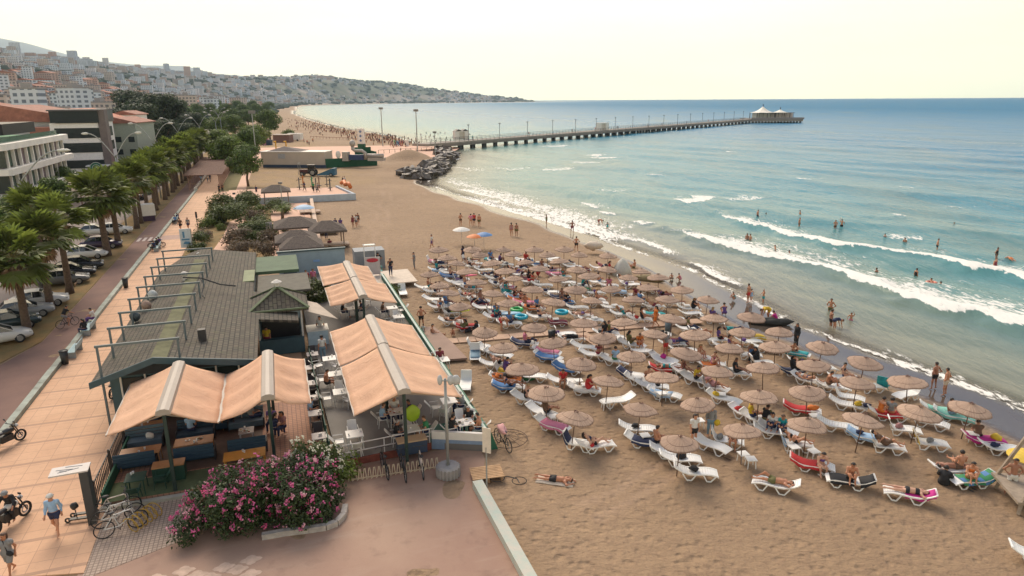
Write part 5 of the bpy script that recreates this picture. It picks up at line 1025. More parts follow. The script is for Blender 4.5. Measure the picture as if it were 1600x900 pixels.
o = MB().prism([(6.28, -11.1), (6.36, -11.1), (6.5, -4.6), (6.42, -4.6)], .2, .75).build('green_screen', M('screen_green', (.02, .10, .055), .8)); o.location = W(0, 0, 0); o.rotation_euler = (0, 0, RZ); tag(o, 'low dark green screen inside the ornate fence', 'screen')
fence('divider_fence', 'dark green fence hung with planters between brick and grey terraces', [(-11.0, 15.62), (2.5, 15.45)], 1.0, M('divider_green', (.015, .06, .04), .7), .3)
struct(strip('terrace_step', M('pale_step', (.42, .40, .33), .8), [(-11.35, 6.2), (-11.45, 12.5), (-11.2, 12.5), (-11.1, 6.2)], .16, .14))
# blue rear wall with door
o = empty('blue_rear_wall', W(26.5, 0, 0), RZ, 'light blue wall with dark door behind the restaurant', 'wall'); pc('wall', blueg, 14.0, 20.2, 0, .2, 0, 2.6, parent=o); pc('door', M('dark_blue_door', (.05, .08, .11), .6), 14.4, 15.6, -.06, -.01, 0, 2.3, parent=o); pc('coping', teal, 13.9, 20.3, -.1, .3, 2.605, 2.75, parent=o)
o = MB().prism_y([(17.0, 1.3), (17.25, 1.6), (17.5, 1.5), (17.75, 1.6), (18.0, 1.3), (17.5, 1.15)], 26.43, 26.47).build('wall_emblem', M('emblem_pale', (.2, .35, .6), .6), cafe)
bpy.data.objects.remove(o)
pc('emblem', M('emblem_pale', (.16, .28, .50), .6), 17.2, 17.8, -.05, -.012, 1.5, 1.7, parent=bpy.data.objects['blue_rear_wall'])
# grey shed, sign board and white deck at the sand edge
x, y = G(578, 418); o = empty('lifeguard_stand', (x, y, 0), RZ, 'grey container with pale ladder stand at the sand edge', 'container'); pc('wall', M('grey_container', (.25, .27, .29), .7), -1.4, 1.6, 0, 2, 0, 1.9, parent=o)
mb = MB()
for sx in (-.5, .6): mb.bar((sx, -.6, 0), (sx, -.3, 2.7), .07, .07); 
mb.box(-.55, .65, -.5, .1, 2.5, 2.6); mb.build('ladder', white_m, o)
x, y = G(584, 436); o = empty('red_notice_board', (x, y, 0), RZ - .1, 'pale notice board with a red header beside the steps', 'sign'); pc('board', M('notice_pale', (.55, .48, .46), .6), -.7, .7, 0, .06, .6, 2.3, parent=o); mb = MB(); mb.prism_y([(.55 * math.cos(a * .5236), 2.0 + .2 * math.sin(a * .5236)) for a in range(12)], -.03, -.004); mb.build('header', M('notice_red', (.5, .03, .05), .5), o); pc('post', steel, -.65, -.58, 0, .05, 0, .6, parent=o); pc('post', steel, .58, .65, 0, .05, 0, .6, parent=o)
o = MB().prism([(23.3, 15.5), (27.2, 16.5), (26.9, 20.5), (23.3, 20.8)], .38, .5).build('white_platform', M('pale_boards', (.58, .48, .38), .7, .12, 3)); o.location = W(0, 0, 0); o.rotation_euler = (0, 0, RZ); tag(o, 'pale raised platform beside the restaurant on the sand', 'platform')
bpy.data.objects.remove(o); x, y = G(612, 431, .45); o = empty('white_platform', (x, y, 0), RZ, 'pale raised platform where a man in black stands', 'platform'); pc('deck', M('pale_boards', (.60, .50, .40), .7, .12, 3), -1.5, 2.0, -2.4, 2.6, .4, .5, parent=o)
for sx in (-1.3, 1.8):
    for sy in (-2.2, 2.3): pc('leg', white_m, sx - .05, sx + .05, sy - .05, sy + .05, 0, .4, parent=o)
x, y = G(588, 428); o = empty('mint_trolley', (x, y, 0), RZ, 'mint green frame seat beside the notice board', 'seat'); mb = MB(); mb.path([(-.6, 0, 0), (-.6, 0, .9), (.6, 0, .9), (.6, 0, 0)], .05, 5); mb.box(-.6, .6, -.5, .1, .45, .52); mb.build('frame', M('mint_frame', (.12, .38, .33), .6), o)
# grey mat and sand boardwalk
matm = M('sand_board', (.32, .215, .165), .85, .1, 1.)
o = MB(); o.prism([(23.3, .2), (25.2, -.1), (25.0, 3.2), (24.6, 7.0), (23.3, 7.2)], .12, .26); q = o.build('landing_deck', matm); q.location = W(0, 0, 0); q.rotation_euler = (0, 0, RZ); tag(q, 'low brown landing deck outside the green wall', 'deck')
def walk(p0, p1, wd_, lab, mat):
    a = PG(*p0); b = PG(*p1); d_ = (b - a); L = d_.length; ang = math.atan2(d_.y, d_.x); o = empty('boardwalk', (a.x, a.y, 0), ang, lab, 'boardwalk'); n_ = int(L / 1.25)
    for k in range(n_): mb = MB(); mb.box(k * 1.25, k * 1.25 + 1.21, -wd_ / 2, wd_ / 2, .03, .1); mb.build('plank_mat', mat, o)
bwm = M('boardwalk_wood', (.47, .31, .21), .8, .15, 3)
walk((688, 534), (1098, 509), 1.0, 'long pale boardwalk laid across the sand to the sea', bwm); walk((905, 522), (958, 556), .9, 'short branch of boardwalk running towards the loungers', bwm)
# ---------------------------------------------------------------- awnings
cloth = bpy.data.materials.new('awning_cloth'); cloth.use_nodes = True; t = cloth.node_tree; b = t.nodes['Principled BSDF']; b.inputs['Roughness'].default_value = .8; V = N(t, 'ShaderNodeTexCoord').outputs['Object']
c = MIX(t, NZ(t, .9, V, 4, .35, .7), (.84, .535, .35), (.74, .45, .29)); sxx = t.nodes.new('ShaderNodeSeparateXYZ'); t.links.new(V, sxx.inputs[0]); f = MATH(t, 'LESS_THAN', MATH(t, 'ABSOLUTE', MATH(t, 'SUBTRACT', MATH(t, 'FRACT', MATH(t, 'DIVIDE', sxx.outputs[1], 1.2)), .5)), .012); c = MIX(t, MATH(t, 'MULTIPLY', f, .35), c, (.4, .24, .15)); t.links.new(c, b.inputs['Base Color']); nw = N(t, 'ShaderNodeTexNoise', Scale=1.6, Detail=5, Distortion=1.5); t.links.new(V, nw.inputs[0]); bw = N(t, 'ShaderNodeBump', Strength=.5, Distance=.12); t.links.new(nw.outputs[0], bw.inputs['Height']); t.links.new(bw.outputs[0], b.inputs['Normal'])
tl_ = N(t, 'ShaderNodeBsdfTranslucent'); t.links.new(c, tl_.inputs[0]); ms = N(t, 'ShaderNodeMixShader'); ms.inputs[0].default_value = .22; t.links.new(b.outputs[0], ms.inputs[1]); t.links.new(tl_.outputs[0], ms.inputs[2]); t.links.new(ms.outputs[0], t.nodes['Material Output'].inputs[0])
house = M('awning_housing', (.34, .29, .25), .5, .06, 1); gpost = M('dark_green_post', (.015, .035, .03), .5)
def awning(lab, tr, sr, left, right, sag=.10, seed=0, zr=4.0, ze=2.7):
    """tr: ridge t; sr: (s0,s1) of the ridge; left/right: (t, s0, s1) of the outer edges"""
    o = empty('awning', W(0, 0, 0), RZ, lab, 'awning', 'peach folding awnings over the terraces')
    for (te, e0, e1), sgn in ((left, -1), (right, 1)):
        rows = []
        for i in range(9):
            u = i / 8; row = []
            for j in range(25):
                v = j / 24; tt = tr + sgn * .2 + (te - tr - sgn * .2) * u; s0 = sr[0] + (e0 - sr[0]) * u; s1 = sr[1] + (e1 - sr[1]) * u; z = zr + (ze - zr) * u - sag * math.sin(u * math.pi) * (.4 + .6 * abs(math.sin(v * 9 + seed + u))) + .045 * math.sin(v * 22 + seed * 2 + u * 2.5) * math.sin(u * math.pi * .9)
                row.append((tt, s0 + (s1 - s0) * v, z))
            rows.append(row)
        if sgn > 0: rows = rows[::-1]
        mb = MB(); mb.sheet(rows[::-1], .035); mb.build('canopy_cloth', cloth, o, True)
        mb = MB(); mb.bar((te, e0, ze - .03), (te, e1, ze - .03), .07, .07); mb.build('front_bar', house, o)
        mb = MB()
        for q in (.06, .94): s0 = sr[0] + (sr[1] - sr[0]) * q; s1 = e0 + (e1 - e0) * q; mb.bar((tr, s0, zr - .22), (te, s1, ze - .1), .05, .06)
        mb.build('arm', house, o)
    mb = MB(); mb.prism_y([(tr - .3, zr - .1), (tr + .3, zr - .1), (tr + .26, zr + .1), (tr + .08, zr + .17), (tr - .08, zr + .17), (tr - .26, zr + .1)], sr[0], sr[1]); mb.build('housing', house, o)
    for q in (sr[0] + .25, sr[1] - .25): mb = MB(); mb.bar((tr, q, .2), (tr, q, zr - .1), .14, .14); mb.build('post', gpost, o)
awning('nearest peach awning pair beside the promenade', 9.05, (-11.2, -5.3), (6.5, -9.7, -3.8), (10.98, -10.0, -4.1), .07, 1)
awning('peach awning pair with deep folds beside the divider fence', 13.2, (-11.1, -5.2), (11.05, -9.9, -4.1), (15.0, -9.3, -3.2), .17, 2)
awning('large peach awning pair over the white tables by the railing', 18.95, (-12.5, -6.3), (16.8, -11.4, -5.15), (21.9, -11.1, -5.35), .08, 3)
awning('peach awning pair in the middle of the restaurant', 19.0, (-6.15, -.9), (16.75, -4.95, 1.0), (21.75, -5.15, .5), .08, 4)
awning('peach awning pair beyond the open gap in the restaurant', 19.2, (3.6, 8.6), (17.25, 6.7, 11.8), (21.75, 5.9, 11.4), .08, 5)
awning('farthest peach awning pair against the blue wall', 19.2, (8.8, 14.2), (17.2, 12.4, 19.3), (21.3, 11.7, 17.9), .08, 6)
# ---------------------------------------------------------------- furniture
def chair(mat, name='armchair'):
    rt = empty(name, label='chair', cat='chair'); mb = MB(); mb.box(-.22, .22, -.2, .22, .42, .46); mb.build('seat', mat, rt)
    rows = [[(-.22 + .44 * j / 4, -.22 - .05 * math.sin(math.pi * j / 4) - .09 * i, .46 + .4 * i / 3) for j in range(5)] for i in range(4)]; rows = [[(x, y - .10 * (z - .46) , z) for x, y, z in r_] for r_ in rows]
    mb = MB(); v = [p for r_ in rows for p in r_]; n = len(v); mb.add(v + [(x, y - .025, z) for x, y, z in v], [(i * 5 + j, i * 5 + j + 1, i * 5 + j + 6, i * 5 + j + 5) for i in range(3) for j in range(4)] + [(n + i * 5 + j + 5, n + i * 5 + j + 6, n + i * 5 + j + 1, n + i * 5 + j) for i in range(3) for j in range(4)] + [(15 + j, 16 + j, n + 16 + j, n + 15 + j) for j in range(4)] + [(i * 5, (i + 1) * 5, n + (i + 1) * 5, n + i * 5) for i in range(3)] + [(i * 5 + 9, i * 5 + 4, n + i * 5 + 4, n + i * 5 + 9) for i in range(3)]); mb.build('backrest', mat, rt)
    for sx in (-1, 1):
        mb = MB(); mb.path([(sx * .24, .2, .44), (sx * .26, .18, .66), (sx * .25, -.28, .68)], .022, 5); mb.build('armrest', mat, rt)
        for sy in (-1, 1): mb = MB(); mb.path([(sx * .2, sy * .2, .43), (sx * .25, sy * .25, 0)], [.024, .016], 5); mb.build('leg', mat, rt)
    return rt
def table(mat, name='square_table', a=.4, b=.4, h=.74):
    rt = empty(name, label='table', cat='table'); mb = MB(); mb.box(-a, a, -b, b, h - .04, h); mb.build('tabletop', mat, rt)
    for sx in (-1, 1):
        for sy in (-1, 1): mb = MB(); mb.path([(sx * (a - .07), sy * (b - .07), h - .04), (sx * (a - .04), sy * (b - .04), 0)], .025, 5); mb.build('leg', mat, rt)
    return rt
wht = M('white_plastic', (.72, .70, .66), .45, .04, 2); mint = M('mint_plastic', (.20, .50, .38), .5); dkc = M('dark_wicker', (.035, .025, .022), .6, .2, 8); gnc = M('green_plastic', (.015, .06, .04), .5); woodt = M('varnished_wood', (.42, .20, .08), .5, .15, 3); orw = M('orange_wood', (.62, .27, .05), .5, .1, 3); greyt = M('grey_tabletop', (.40, .35, .33), .5, .1, 3)
navyc = M('navy_cushion', (.03, .065, .10), .85, .1, 2); bluec = M('slate_cushion', (.10, .15, .18), .85, .1, 2)
CW = Proto(chair(wht, 'white_armchair')); CM = Proto(chair(mint, 'mint_armchair')); CD = Proto(chair(dkc, 'dark_armchair')); CG = Proto(chair(gnc, 'green_armchair')); TW = Proto(table(wht)); TG = Proto(table(gnc, 'green_table')); TD = Proto(table(greyt, 'grey_table', .35, .35)); TO = Proto(table(woodt, 'wooden_table', .85, .42)); TOr = Proto(table(orw, 'orange_table', .9, .42))
def sofa(mc):
    rt = empty('bench_sofa', label='sofa', cat='sofa'); mb = MB(); mb.box(-.85, .85, -.3, .3, .12, .42); mb.build('seat', mc, rt); mb = MB()
    for k in range(4): mb.box(-.85, .85, -.42 - .02 * k, -.36 - .02 * k, .25 + k * .17, .39 + k * .17)
    mb.build('backrest', mc, rt)
    for sx in (-1, 1): mb = MB(); mb.box(sx * .86 - .03, sx * .86 + .03, -.42, .3, 0, .55); mb.build('armrest', dark, rt)
    return rt
SN = Proto(sofa(navyc)); SB = Proto(sofa(bluec)); furn = []; SEATS = []
def putf(P, s, t, rz, lab, grp, z=.23): o = P.put(W(s, t, z), RZ + R(rz), lab, grp); furn.append(o); return o
# white tables: (px,py at table-top height), chairs (angle around), flags
zf = .36
def dine(px, py, lab, chairs, P=TW, C=CW, z=zf, gc='white chairs at the restaurant tables', gt='white tables of the restaurant', cn='white armchair by', ang0=0):
    s_, t_ = ST(px, py, z + .74); putf(P, s_, t_, ang0, lab, gt, z)
    for a in chairs:
        aa = R(a); r_ = .72; cs, ct = s_ + math.sin(aa) * r_, t_ + math.cos(aa) * r_; PP = C; nm = cn
        o = PP.put(W(cs, ct, z), RZ + aa + math.pi / 2, cn + ' ' + lab, gc); furn.append(o); SEATS.append((W(cs, ct, z), RZ + aa + math.pi / 2, a, lab))
dine(551, 674, 'white table nearest the rusty railing', (180, 90, 270)); dine(530, 608, 'white table in the middle of the grey aisle', (180, 300, 90)); dine(522, 580, 'white table where a bare-backed man sits', (180, 60)); dine(513, 556, 'white table beside the bar counter', (200, 300)); dine(617, 640, 'white table crowded under the large awning', (180, 0, 90, 270)); dine(640, 667, 'white table behind the post planter', (180, 0, 90)); dine(699, 624, 'white table by the green wall rail', (180, 330, 240)); dine(724, 658, 'white corner table of four diners', (60, 190, 90, 330))
dine(550, 478, 'white table under the far awning', (180, 0, 90)); dine(612, 478, 'white table by the wall below the far awning', (180, 0)); dine(622, 492, 'white table at the edge of the far awning', (200, 90)); dine(560, 462, 'white table deep under the far awning', (180, 0)); dine(690, 560, 'white table glimpsed between the awnings', (90, 180))
for k, (px, py) in enumerate(((487, 549), (482, 570), (484, 594), (487, 617), (490, 641), (496, 677))):
    dine(px, py, 'small grey table against the divider fence', (90, 270), TD, CD, .24, 'dark armchairs along the divider fence', 'grey tables along the divider fence', 'dark armchair by')
GB = 'sofas on the brick terrace'; GTb = 'wooden tables on the brick terrace'
for px, py, P, rz, lab, g_, h_ in ((225, 657, TO, 0, 'wooden table farthest back under the nearest awning', GTb, .97), (216, 697, TO, 0, 'wooden table between two sofas by the ornate fence', GTb, .97), (300, 682, TO, 0, 'dim wooden table covered with plates', GTb, .97), (382, 667, TD, 0, 'grey table covered with plates before the blue sofa', GTb, .97), (384, 634, TD, 0, 'white-clothed table at the back of the terrace', GTb, .97), (379, 704, TOr, 0, 'bright orange wooden table behind the oleander', GTb, .97), (318, 645, TO, 0, 'wooden table in shade at the back wall', GTb, .97)):
    s_, t_ = ST(px, py, h_); putf(P, s_, t_, rz, lab, g_)
for px, py, P, rz, lab in ((222, 680, SB, 180, 'slate sofa with white cushion by the ornate fence'), (210, 710, SN, 0, 'navy slatted bench in front of the wooden table'), (218, 645, SN, 180, 'navy sofa at the back by the fence'), (302, 700, SN, 0, 'navy slatted bench in the middle row'), (303, 668, SN, 180, 'navy sofa where a guest in light blue sits'), (384, 688, SN, 0, 'bright blue sofa behind the orange table'), (382, 652, SB, 180, 'slate sofa in the third row'), (335, 655, SN, 180, 'dark sofa at the back wall')):
    s_, t_ = ST(px, py, .6); putf(P, s_, t_, rz, lab, GB)
s_, t_ = ST(208, 738, .95); putf(TG, s_, t_, 0, 'dark green table with a white cup near the fence', 'green plastic set'); putf(CG, s_ - .7, t_, 0, 'green plastic chair in front of the green table', 'green plastic set'); putf(CG, s_ + .1, t_ + .9, 90, 'green plastic chair at the side of the green table', 'green plastic set')
s_, t_ = ST(262, 732, .5); o = empty('planter_box', W(s_, t_, .23), RZ, 'green box planter with wooden lid at the awning post', 'planter'); pc('box', gnc, -.65, .65, -.3, .3, 0, .7, parent=o); pc('lid', woodt, -.66, .66, -.31, .31, .702, .76, parent=o)
s_, t_ = ST(640, 690, .8); o = empty('post_planter', W(s_, t_, .36), RZ, 'navy box with wooden top at the foot of the restaurant post', 'planter'); pc('box', navy, -.7, .7, -.3, .3, 0, .62, parent=o); pc('lid', M('ply_top', (.5, .34, .2), .6), -.71, .71, -.31, .31, .622, .68, parent=o)
s_, t_ = ST(642, 635, 2.0); o = empty('hanging_inflatable', W(s_, t_, 1.2), RZ, 'lime green round inflatable leaning behind the post', 'inflatable'); mb = MB(); mb.blob((0, 0, .5), (.38, .12, .45), 2, .1, 12); mb.build('ring', M('lime', (.28, .42, .02), .5), o, True)
for P in (CW, CM, CD, CG, TW, TG, TD, TO, TOr, SN, SB): P.drop()
s_, t_ = ST(343, 0, 0) if False else (0, 0)
dedupe(furn)
for px, py, cc, lab in ((341, 0, 0, ''),): pass
# things on tables
cr = random.Random(2); tb_ = [o for o in furn if o.get('category') == 'table']; cups = []
for o in tb_:
    for k in range(2):
        c = empty('cup', o.location + Vector((cr.uniform(-.25, .25), cr.uniform(-.25, .25), .75)), 0, 'small white cup standing on a terrace table', 'cup', 'cups on the tables'); mb = MB(); mb.lathe([(.035, 0), (.05, .11)], n=8); mb.build('bowl', wht, c); cups.append(c)
for o in [o for o in tb_ if 'plates' in o['label'] or 'crowded' in o['label'] or 'of four' in o['label']]:
    for k in range(4):
        c = empty('plate', o.location + Vector((cr.uniform(-.3, .3), cr.uniform(-.3, .3), .752)), 0, 'white plate of food on a terrace table', 'plate', 'plates on the tables'); mb = MB(); mb.lathe([(.07, 0), (.12, .02)], n=12); mb.build('dish', wht, c); mb = MB(); mb.blob((0, 0, .03), (.06, .05, .025), k, .4, 8); mb.build('food', M('food_%d' % k, [(.4, .15, .05), (.3, .3, .08), (.5, .35, .15), (.25, .06, .04)][k], .6), c, True); cups.append(c)
dedupe(cups)
s_, t_ = ST(232, 679, .6); q = MB().blob((0, 0, 0), (.22, .1, .2), 5, .2, 10).build('cushion', M('cushion_white', (.6, .56, .5), .8), None, True); q.location = W(s_, t_, .78); tag(q, 'white cushion leaning on the slate sofa', 'cushion')
x, y = G(783, 700); q = MB().blob((0, 0, 0), (.5, .14, .2), 7, .6, 12).build('draped_cloth', M('cloth_palepink', (.7, .38, .38), .8), None, True); q.location = (x - .05, y + .1, .98); q.rotation_euler = (.2, .1, 2.0); tag(q, 'pale pink cloth draped over the dark bicycle', 'cloth')
# ================================================================ things on the forecourt
# flowering oleander
rb_ = random.Random(31); cs = []
B0 = (*G(270, 856), 0); B1 = (*G(508, 826), 0)
bx = empty('oleander_bush', (*G(385, 815), 0), 0, 'huge pink-flowering oleander bush in front of the terrace', 'bush'); base = Vector(bx.location)
for i in range(46):
    u = rb_.uniform(.03, .97); v_ = rb_.uniform(0, 1); p = Vector(B0).lerp(Vector(B1), u) + Vector((0, v_ * 2.6, 0)) - base; hh_ = 3.0 * (1 - (2 * u - 1) ** 4 * .5) * (1 - .25 * (2 * v_ - 1) ** 2) * rb_.uniform(.72, 1.0)
    for z in (.45, .95, 1.5, hh_ - .55):
        if z <= hh_ - .5: cs.append((p + Vector((rb_.uniform(-.2, .2), rb_.uniform(-.1, .5), z)), rb_.uniform(.45, .66)))
leafcloud(rb_, 26000, .075, cs).build('foliage', leafset('oleander', (.036, .06, .016)), bx)
mb = MB()
for i in range(14):
    p = Vector(B0).lerp(Vector(B1), .1 + .8 * i / 13) + Vector((0, 1, 0)) - base; mb.path([p, p + Vector((rb_.uniform(-.4, .4), 0, 1)), p + Vector((rb_.uniform(-.7, .7), .2, 2.))], .035, 4)
mb.build('stem', bark, bx); mb = MB(); pk = [M('blossom_pink', (.52, .09, .24), .6, .2, 3), M('blossom_pale', (.62, .30, .36), .6, .2, 3), M('blossom_deep', (.55, .07, .20), .6, .2, 3)]
for i in range(500):
    c, r_ = cs[rb_.randrange(len(cs))]; d = Vector((rb_.uniform(-1, 1), rb_.uniform(-1.3, .5), rb_.uniform(-.3, 1.2))).normalized(); q = c + d * r_ * rb_.uniform(.92, 1.12); k = rb_.choice([0, 0, 1, 2])
    for j in range(rb_.randint(4, 11)): e_ = q + Vector((rb_.gauss(0, .055), rb_.gauss(0, .055), rb_.gauss(0, .045))); s2 = rb_.uniform(.03, .055); n_ = Vector((rb_.uniform(-1, 1), rb_.uniform(-1.5, .3), rb_.uniform(0, 1))).normalized(); a = n_.orthogonal().normalized() * s2; b2 = n_.cross(a); mb.add([e_ + a, e_ + b2, e_ - a, e_ - b2, e_ + n_ * s2 * .4], [(0, 1, 4), (1, 2, 4), (2, 3, 4), (3, 0, 4)], k)
mb.build('blossom', pk, bx)
wb = empty('white_oleander', (*G(468, 776), 0), 0, 'taller white-flowering oleander behind the pink one', 'bush'); cs2 = [(Vector((rb_.uniform(-1.0, 1.6), rb_.uniform(.6, 1.4), rb_.uniform(.9, 1.95))), rb_.uniform(.35, .5)) for _ in range(16)] + [(Vector((.1, 1., z)), .4) for z in (.4, .8, 1.2)]; leafcloud(rb_, 3500, .075, cs2).build('foliage', leafset('white_oleander', (.07, .10, .025)), wb); mb = MB()
for i in range(70):
    c, r_ = cs2[rb_.randrange(16)]; d = Vector((rb_.uniform(-1, 1), rb_.uniform(-1, .5), rb_.uniform(0, 1))).normalized(); q = c + d * r_
    for j in range(6): e_ = q + Vector((rb_.gauss(0, .05), rb_.gauss(0, .05), rb_.gauss(0, .05))); mb.blob(e_, .035, j, 0, 4)
mb.build('blossom', M('blossom_white', (.75, .72, .58), .6), wb)
o = empty('bed_kerb', (0, 0, 0), 0, 'broken curved pale kerb at the end of the oleander bed', 'kerb'); mb = MB(); pts = [Vector((*G(px, py), 0)) for px, py in ((405, 838), (440, 832), (478, 828), (505, 824), (522, 818), (533, 806), (536, 792))]
for a, b_ in zip(pts[:-1], pts[1:]): mb.bar(a + Vector((0, 0, .12)), b_ + Vector((0, 0, .12)), .22, .26)
mb.build('stone', M('pale_kerb', (.42, .38, .34), .8, .25, 3, .3), o)
# lamp post with concrete tub
x, y = G(697, 742); zt = AT(694, 590, y)[2]; o = empty('floodlight_post', (x, y, 0), 0, 'steel floodlight post in a ribbed concrete tub', 'lamp post'); mb = MB(); mb.path([(0, 0, .3), (0, 0, zt)], [.075, .06], 8); mb.build('pole', steel, o, True); mb = MB(); mb.lathe([(.48, 0), (.52, .15), (.52, .5), (.45, .56), (.3, .56)], n=20); 
for k in range(20): a = k * math.pi / 10; mb.bar((math.cos(a) * .53, math.sin(a) * .53, .05), (math.cos(a) * .53, math.sin(a) * .53, .5), .07, .07)
mb.build('tub', M('tub_concrete', (.30, .28, .27), .85, .15, 3), o); mb = MB(); mb.bar((-.3, 0, zt - .1), (.5, 0, zt - .1), .06, .06); mb.build('bracket', steel, o)
for sx, w_ in ((-.22, .12), (.25, .16), (.48, .2)): mb = MB(); mb.blob((sx, -.06, zt + .1 - .15), (w_, .16, .24), 3, .05, 10); mb.build('lamp_head', M('flood_head', (.42, .42, .42), .4), o, True)
x, y = G(757, 768); zt = AT(762, 672, y)[2]; o = empty('blank_sign', (x, y, 0), R(-25), 'tall blank white sign plate on a thin grey post', 'sign'); mb = MB(); mb.path([(0, 0, 0), (0, 0, zt - .8)], .035, 6); mb.build('post', steel, o); part('plate', M('sign_cream', (.68, .60, .50), .6), o, b=(-.17, .22, -.02, .02, zt - 1.05, zt + .12))
x, y = G(757, 746); o = empty('pallet', (x, y, .0), RZ - .12, 'wooden pallet step at the corner of the plaza', 'pallet')
for k in range(8): part('slat', M('pallet_wood', (.48, .30, .16), .8, .2, 3), o, b=(-.72, .72, -.52 + k * .135, -.52 + k * .135 + .1, .26, .3))
for k in (-.6, 0, .6): part('bearer', wood, o, b=(k - .05, k + .05, -.52, .5, .02, .258))
x, y = G(790, 688); o = empty('wire_parasol_skeleton', (x, y, .06), 0, 'round bare parasol frame lying on the sand', 'frame'); mb = MB(); mb.torus((0, 0, .05), 1.0, .02, 'Z', 28, 4)
for k in range(14): a = k * math.pi / 7; mb.bar((0, 0, .22), (math.cos(a), math.sin(a), .05), .015, .015)
mb.torus((0, 0, .13), .55, .012, 'Z', 20, 4); mb.build('wire', M('rust_wire', (.12, .08, .06), .8), o)
# bicycles
def bicycle(fm, wm=tyre):
    rt = empty('bicycle', label='bicycle', cat='bicycle')
    for x in (-.52, .54):
        mb = MB(); mb.torus((x, 0, .34), .32, .022, 'Y', 24, 5); w_ = mb.build('wheel', wm, rt, True); mb = MB()
        for k in range(9): a = k * math.pi * 2 / 9; mb.bar((x, 0, .34), (x + math.cos(a) * .31, 0, .34 + math.sin(a) * .31), .006, .006)
        mb.build('spokes', rim, w_)
    mb = MB(); P = dict(bb=(-.05, 0, .30), st=(-.2, 0, .78), hd=(.38, 0, .82), hb=(.42, 0, .62), ra=(-.52, 0, .34), fa=(.54, 0, .34))
    for a, b in (('bb', 'st'), ('bb', 'hb'), ('st', 'hd'), ('bb', 'ra'), ('st', 'ra'), ('hd', 'hb'), ('hb', 'fa')): mb.path([P[a], P[b]], .02, 6)
    mb.build('frame', fm, rt); mb = MB(); mb.path([(.38, 0, .82), (.36, 0, .97), (.4, 0, 1.0)], .015, 5); mb.path([(.28, -.28, 1.02), (.4, -.2, 1.0), (.42, 0, .98), (.4, .2, 1.0), (.28, .28, 1.02)], .015, 5); mb.build('handlebar', dark, rt)
    mb = MB(); mb.blob((-.24, 0, .9), (.14, .08, .04), 1, 0); mb.bar((-.2, 0, .78), (-.23, 0, .88), .025, .025); mb.build('saddle', dark, rt); mb = MB(); mb.torus((-.05, 0, .3), .085, .012, 'Y', 12, 4); mb.bar((-.05, -.1, .2), (-.05, -.1, .3), .03, .02); mb.bar((-.05, .1, .4), (-.05, .1, .3), .03, .02); mb.build('crank', dark, rt)
    return rt
silv = M('bike_silver', (.55, .54, .52), .35); bkb = M('bike_black', (.03, .03, .03), .4); bkw = M('bike_cream', (.62, .52, .45), .4)
BS = Proto(bicycle(silv)); BB = Proto(bicycle(bkb)); BC = Proto(bicycle(bkw)); gB = 'bicycles parked by the yellow rack'
for px, py, P, rz, lab in ((187, 826, BS, 38, 'silver bicycle nearest the yellow spiral rack'), (182, 812, BS, 32, 'grey bicycle behind the silver one'), (178, 800, BC, 28, 'bicycle with pale saddle against the fence end')): x, y = G(px, py); o = P.put((x, y, .03), R(rz), lab, gB, 1.12)
gB = 'bicycles in the rack by the railing'
for px, py, P, rz, lab in ((598, 738, BB, 112, 'black bicycle parked head-in at the tube rack'), (627, 742, BB, 108, 'black and cream bicycle in the middle of the tube rack'), (655, 738, BC, 105, 'cream bicycle nearest the lamp tub')): x, y = G(px, py); P.put((x, y, .03), R(rz), lab, gB, 1.12)
x, y = G(783, 700); BB.put((x, y, .03), R(118), 'dark bicycle draped with a pink cloth at the wall corner', None, 1.1); x, y = G(775, 760); 
x, y = G(790, 756); o = empty('fallen_bicycle', (x, y, .2), R(-20), 'dark bicycle lying in the weeds beside the pallet', 'bicycle'); mb = MB(); mb.torus((-.5, 0, 0), .32, .02, 'Z', 20, 4); mb.torus((.5, .1, 0), .32, .02, 'Z', 20, 4); mb.build('wheel', tyre, o); mb = MB(); mb.path([(-.5, 0, 0), (-.1, .2, .05), (.4, .1, .08), (.6, -.2, .1)], .025, 5); mb.build('frame', bkb, o)
o = empty('tube_rack', (0, 0, 0), 0, 'long row of pale hooped bicycle stands', 'bicycle rack'); tm = M('rack_cream', (.60, .48, .34), .6)
for k in range(19):
    u = k / 18; px = 545 + u * 135; py = 748 - u * 19; x, y = G(px, py); mb = MB(); mb.path([(x - .09, y - .1, 0), (x - .04, y, .5), (x + .0, y + .03, .5), (x + .09, y - .1, 0)], .022, 5); mb.build('hoop', tm, o)
a = Vector((*G(543, 748), .05)); b_ = Vector((*G(682, 729), .05)); mb = MB(); mb.bar(a, b_, .05, .05); mb.build('rail', tm, o)
x, y = G(222, 812); o = empty('spiral_rack', (x, y, 0), R(70), 'yellow spiral bicycle rack on mosaic paving', 'bicycle rack'); mb = MB(); mb.path([(-.7 + 1.4 * k / 90, .34 * math.cos(k * 2 * math.pi / 15), .34 + .32 * math.sin(k * 2 * math.pi / 15)) for k in range(91)], .022, 5); mb.build('tube', M('ochre_paint', (.42, .25, .02), .5), o, True)
for P in (BS, BB, BC): P.drop()
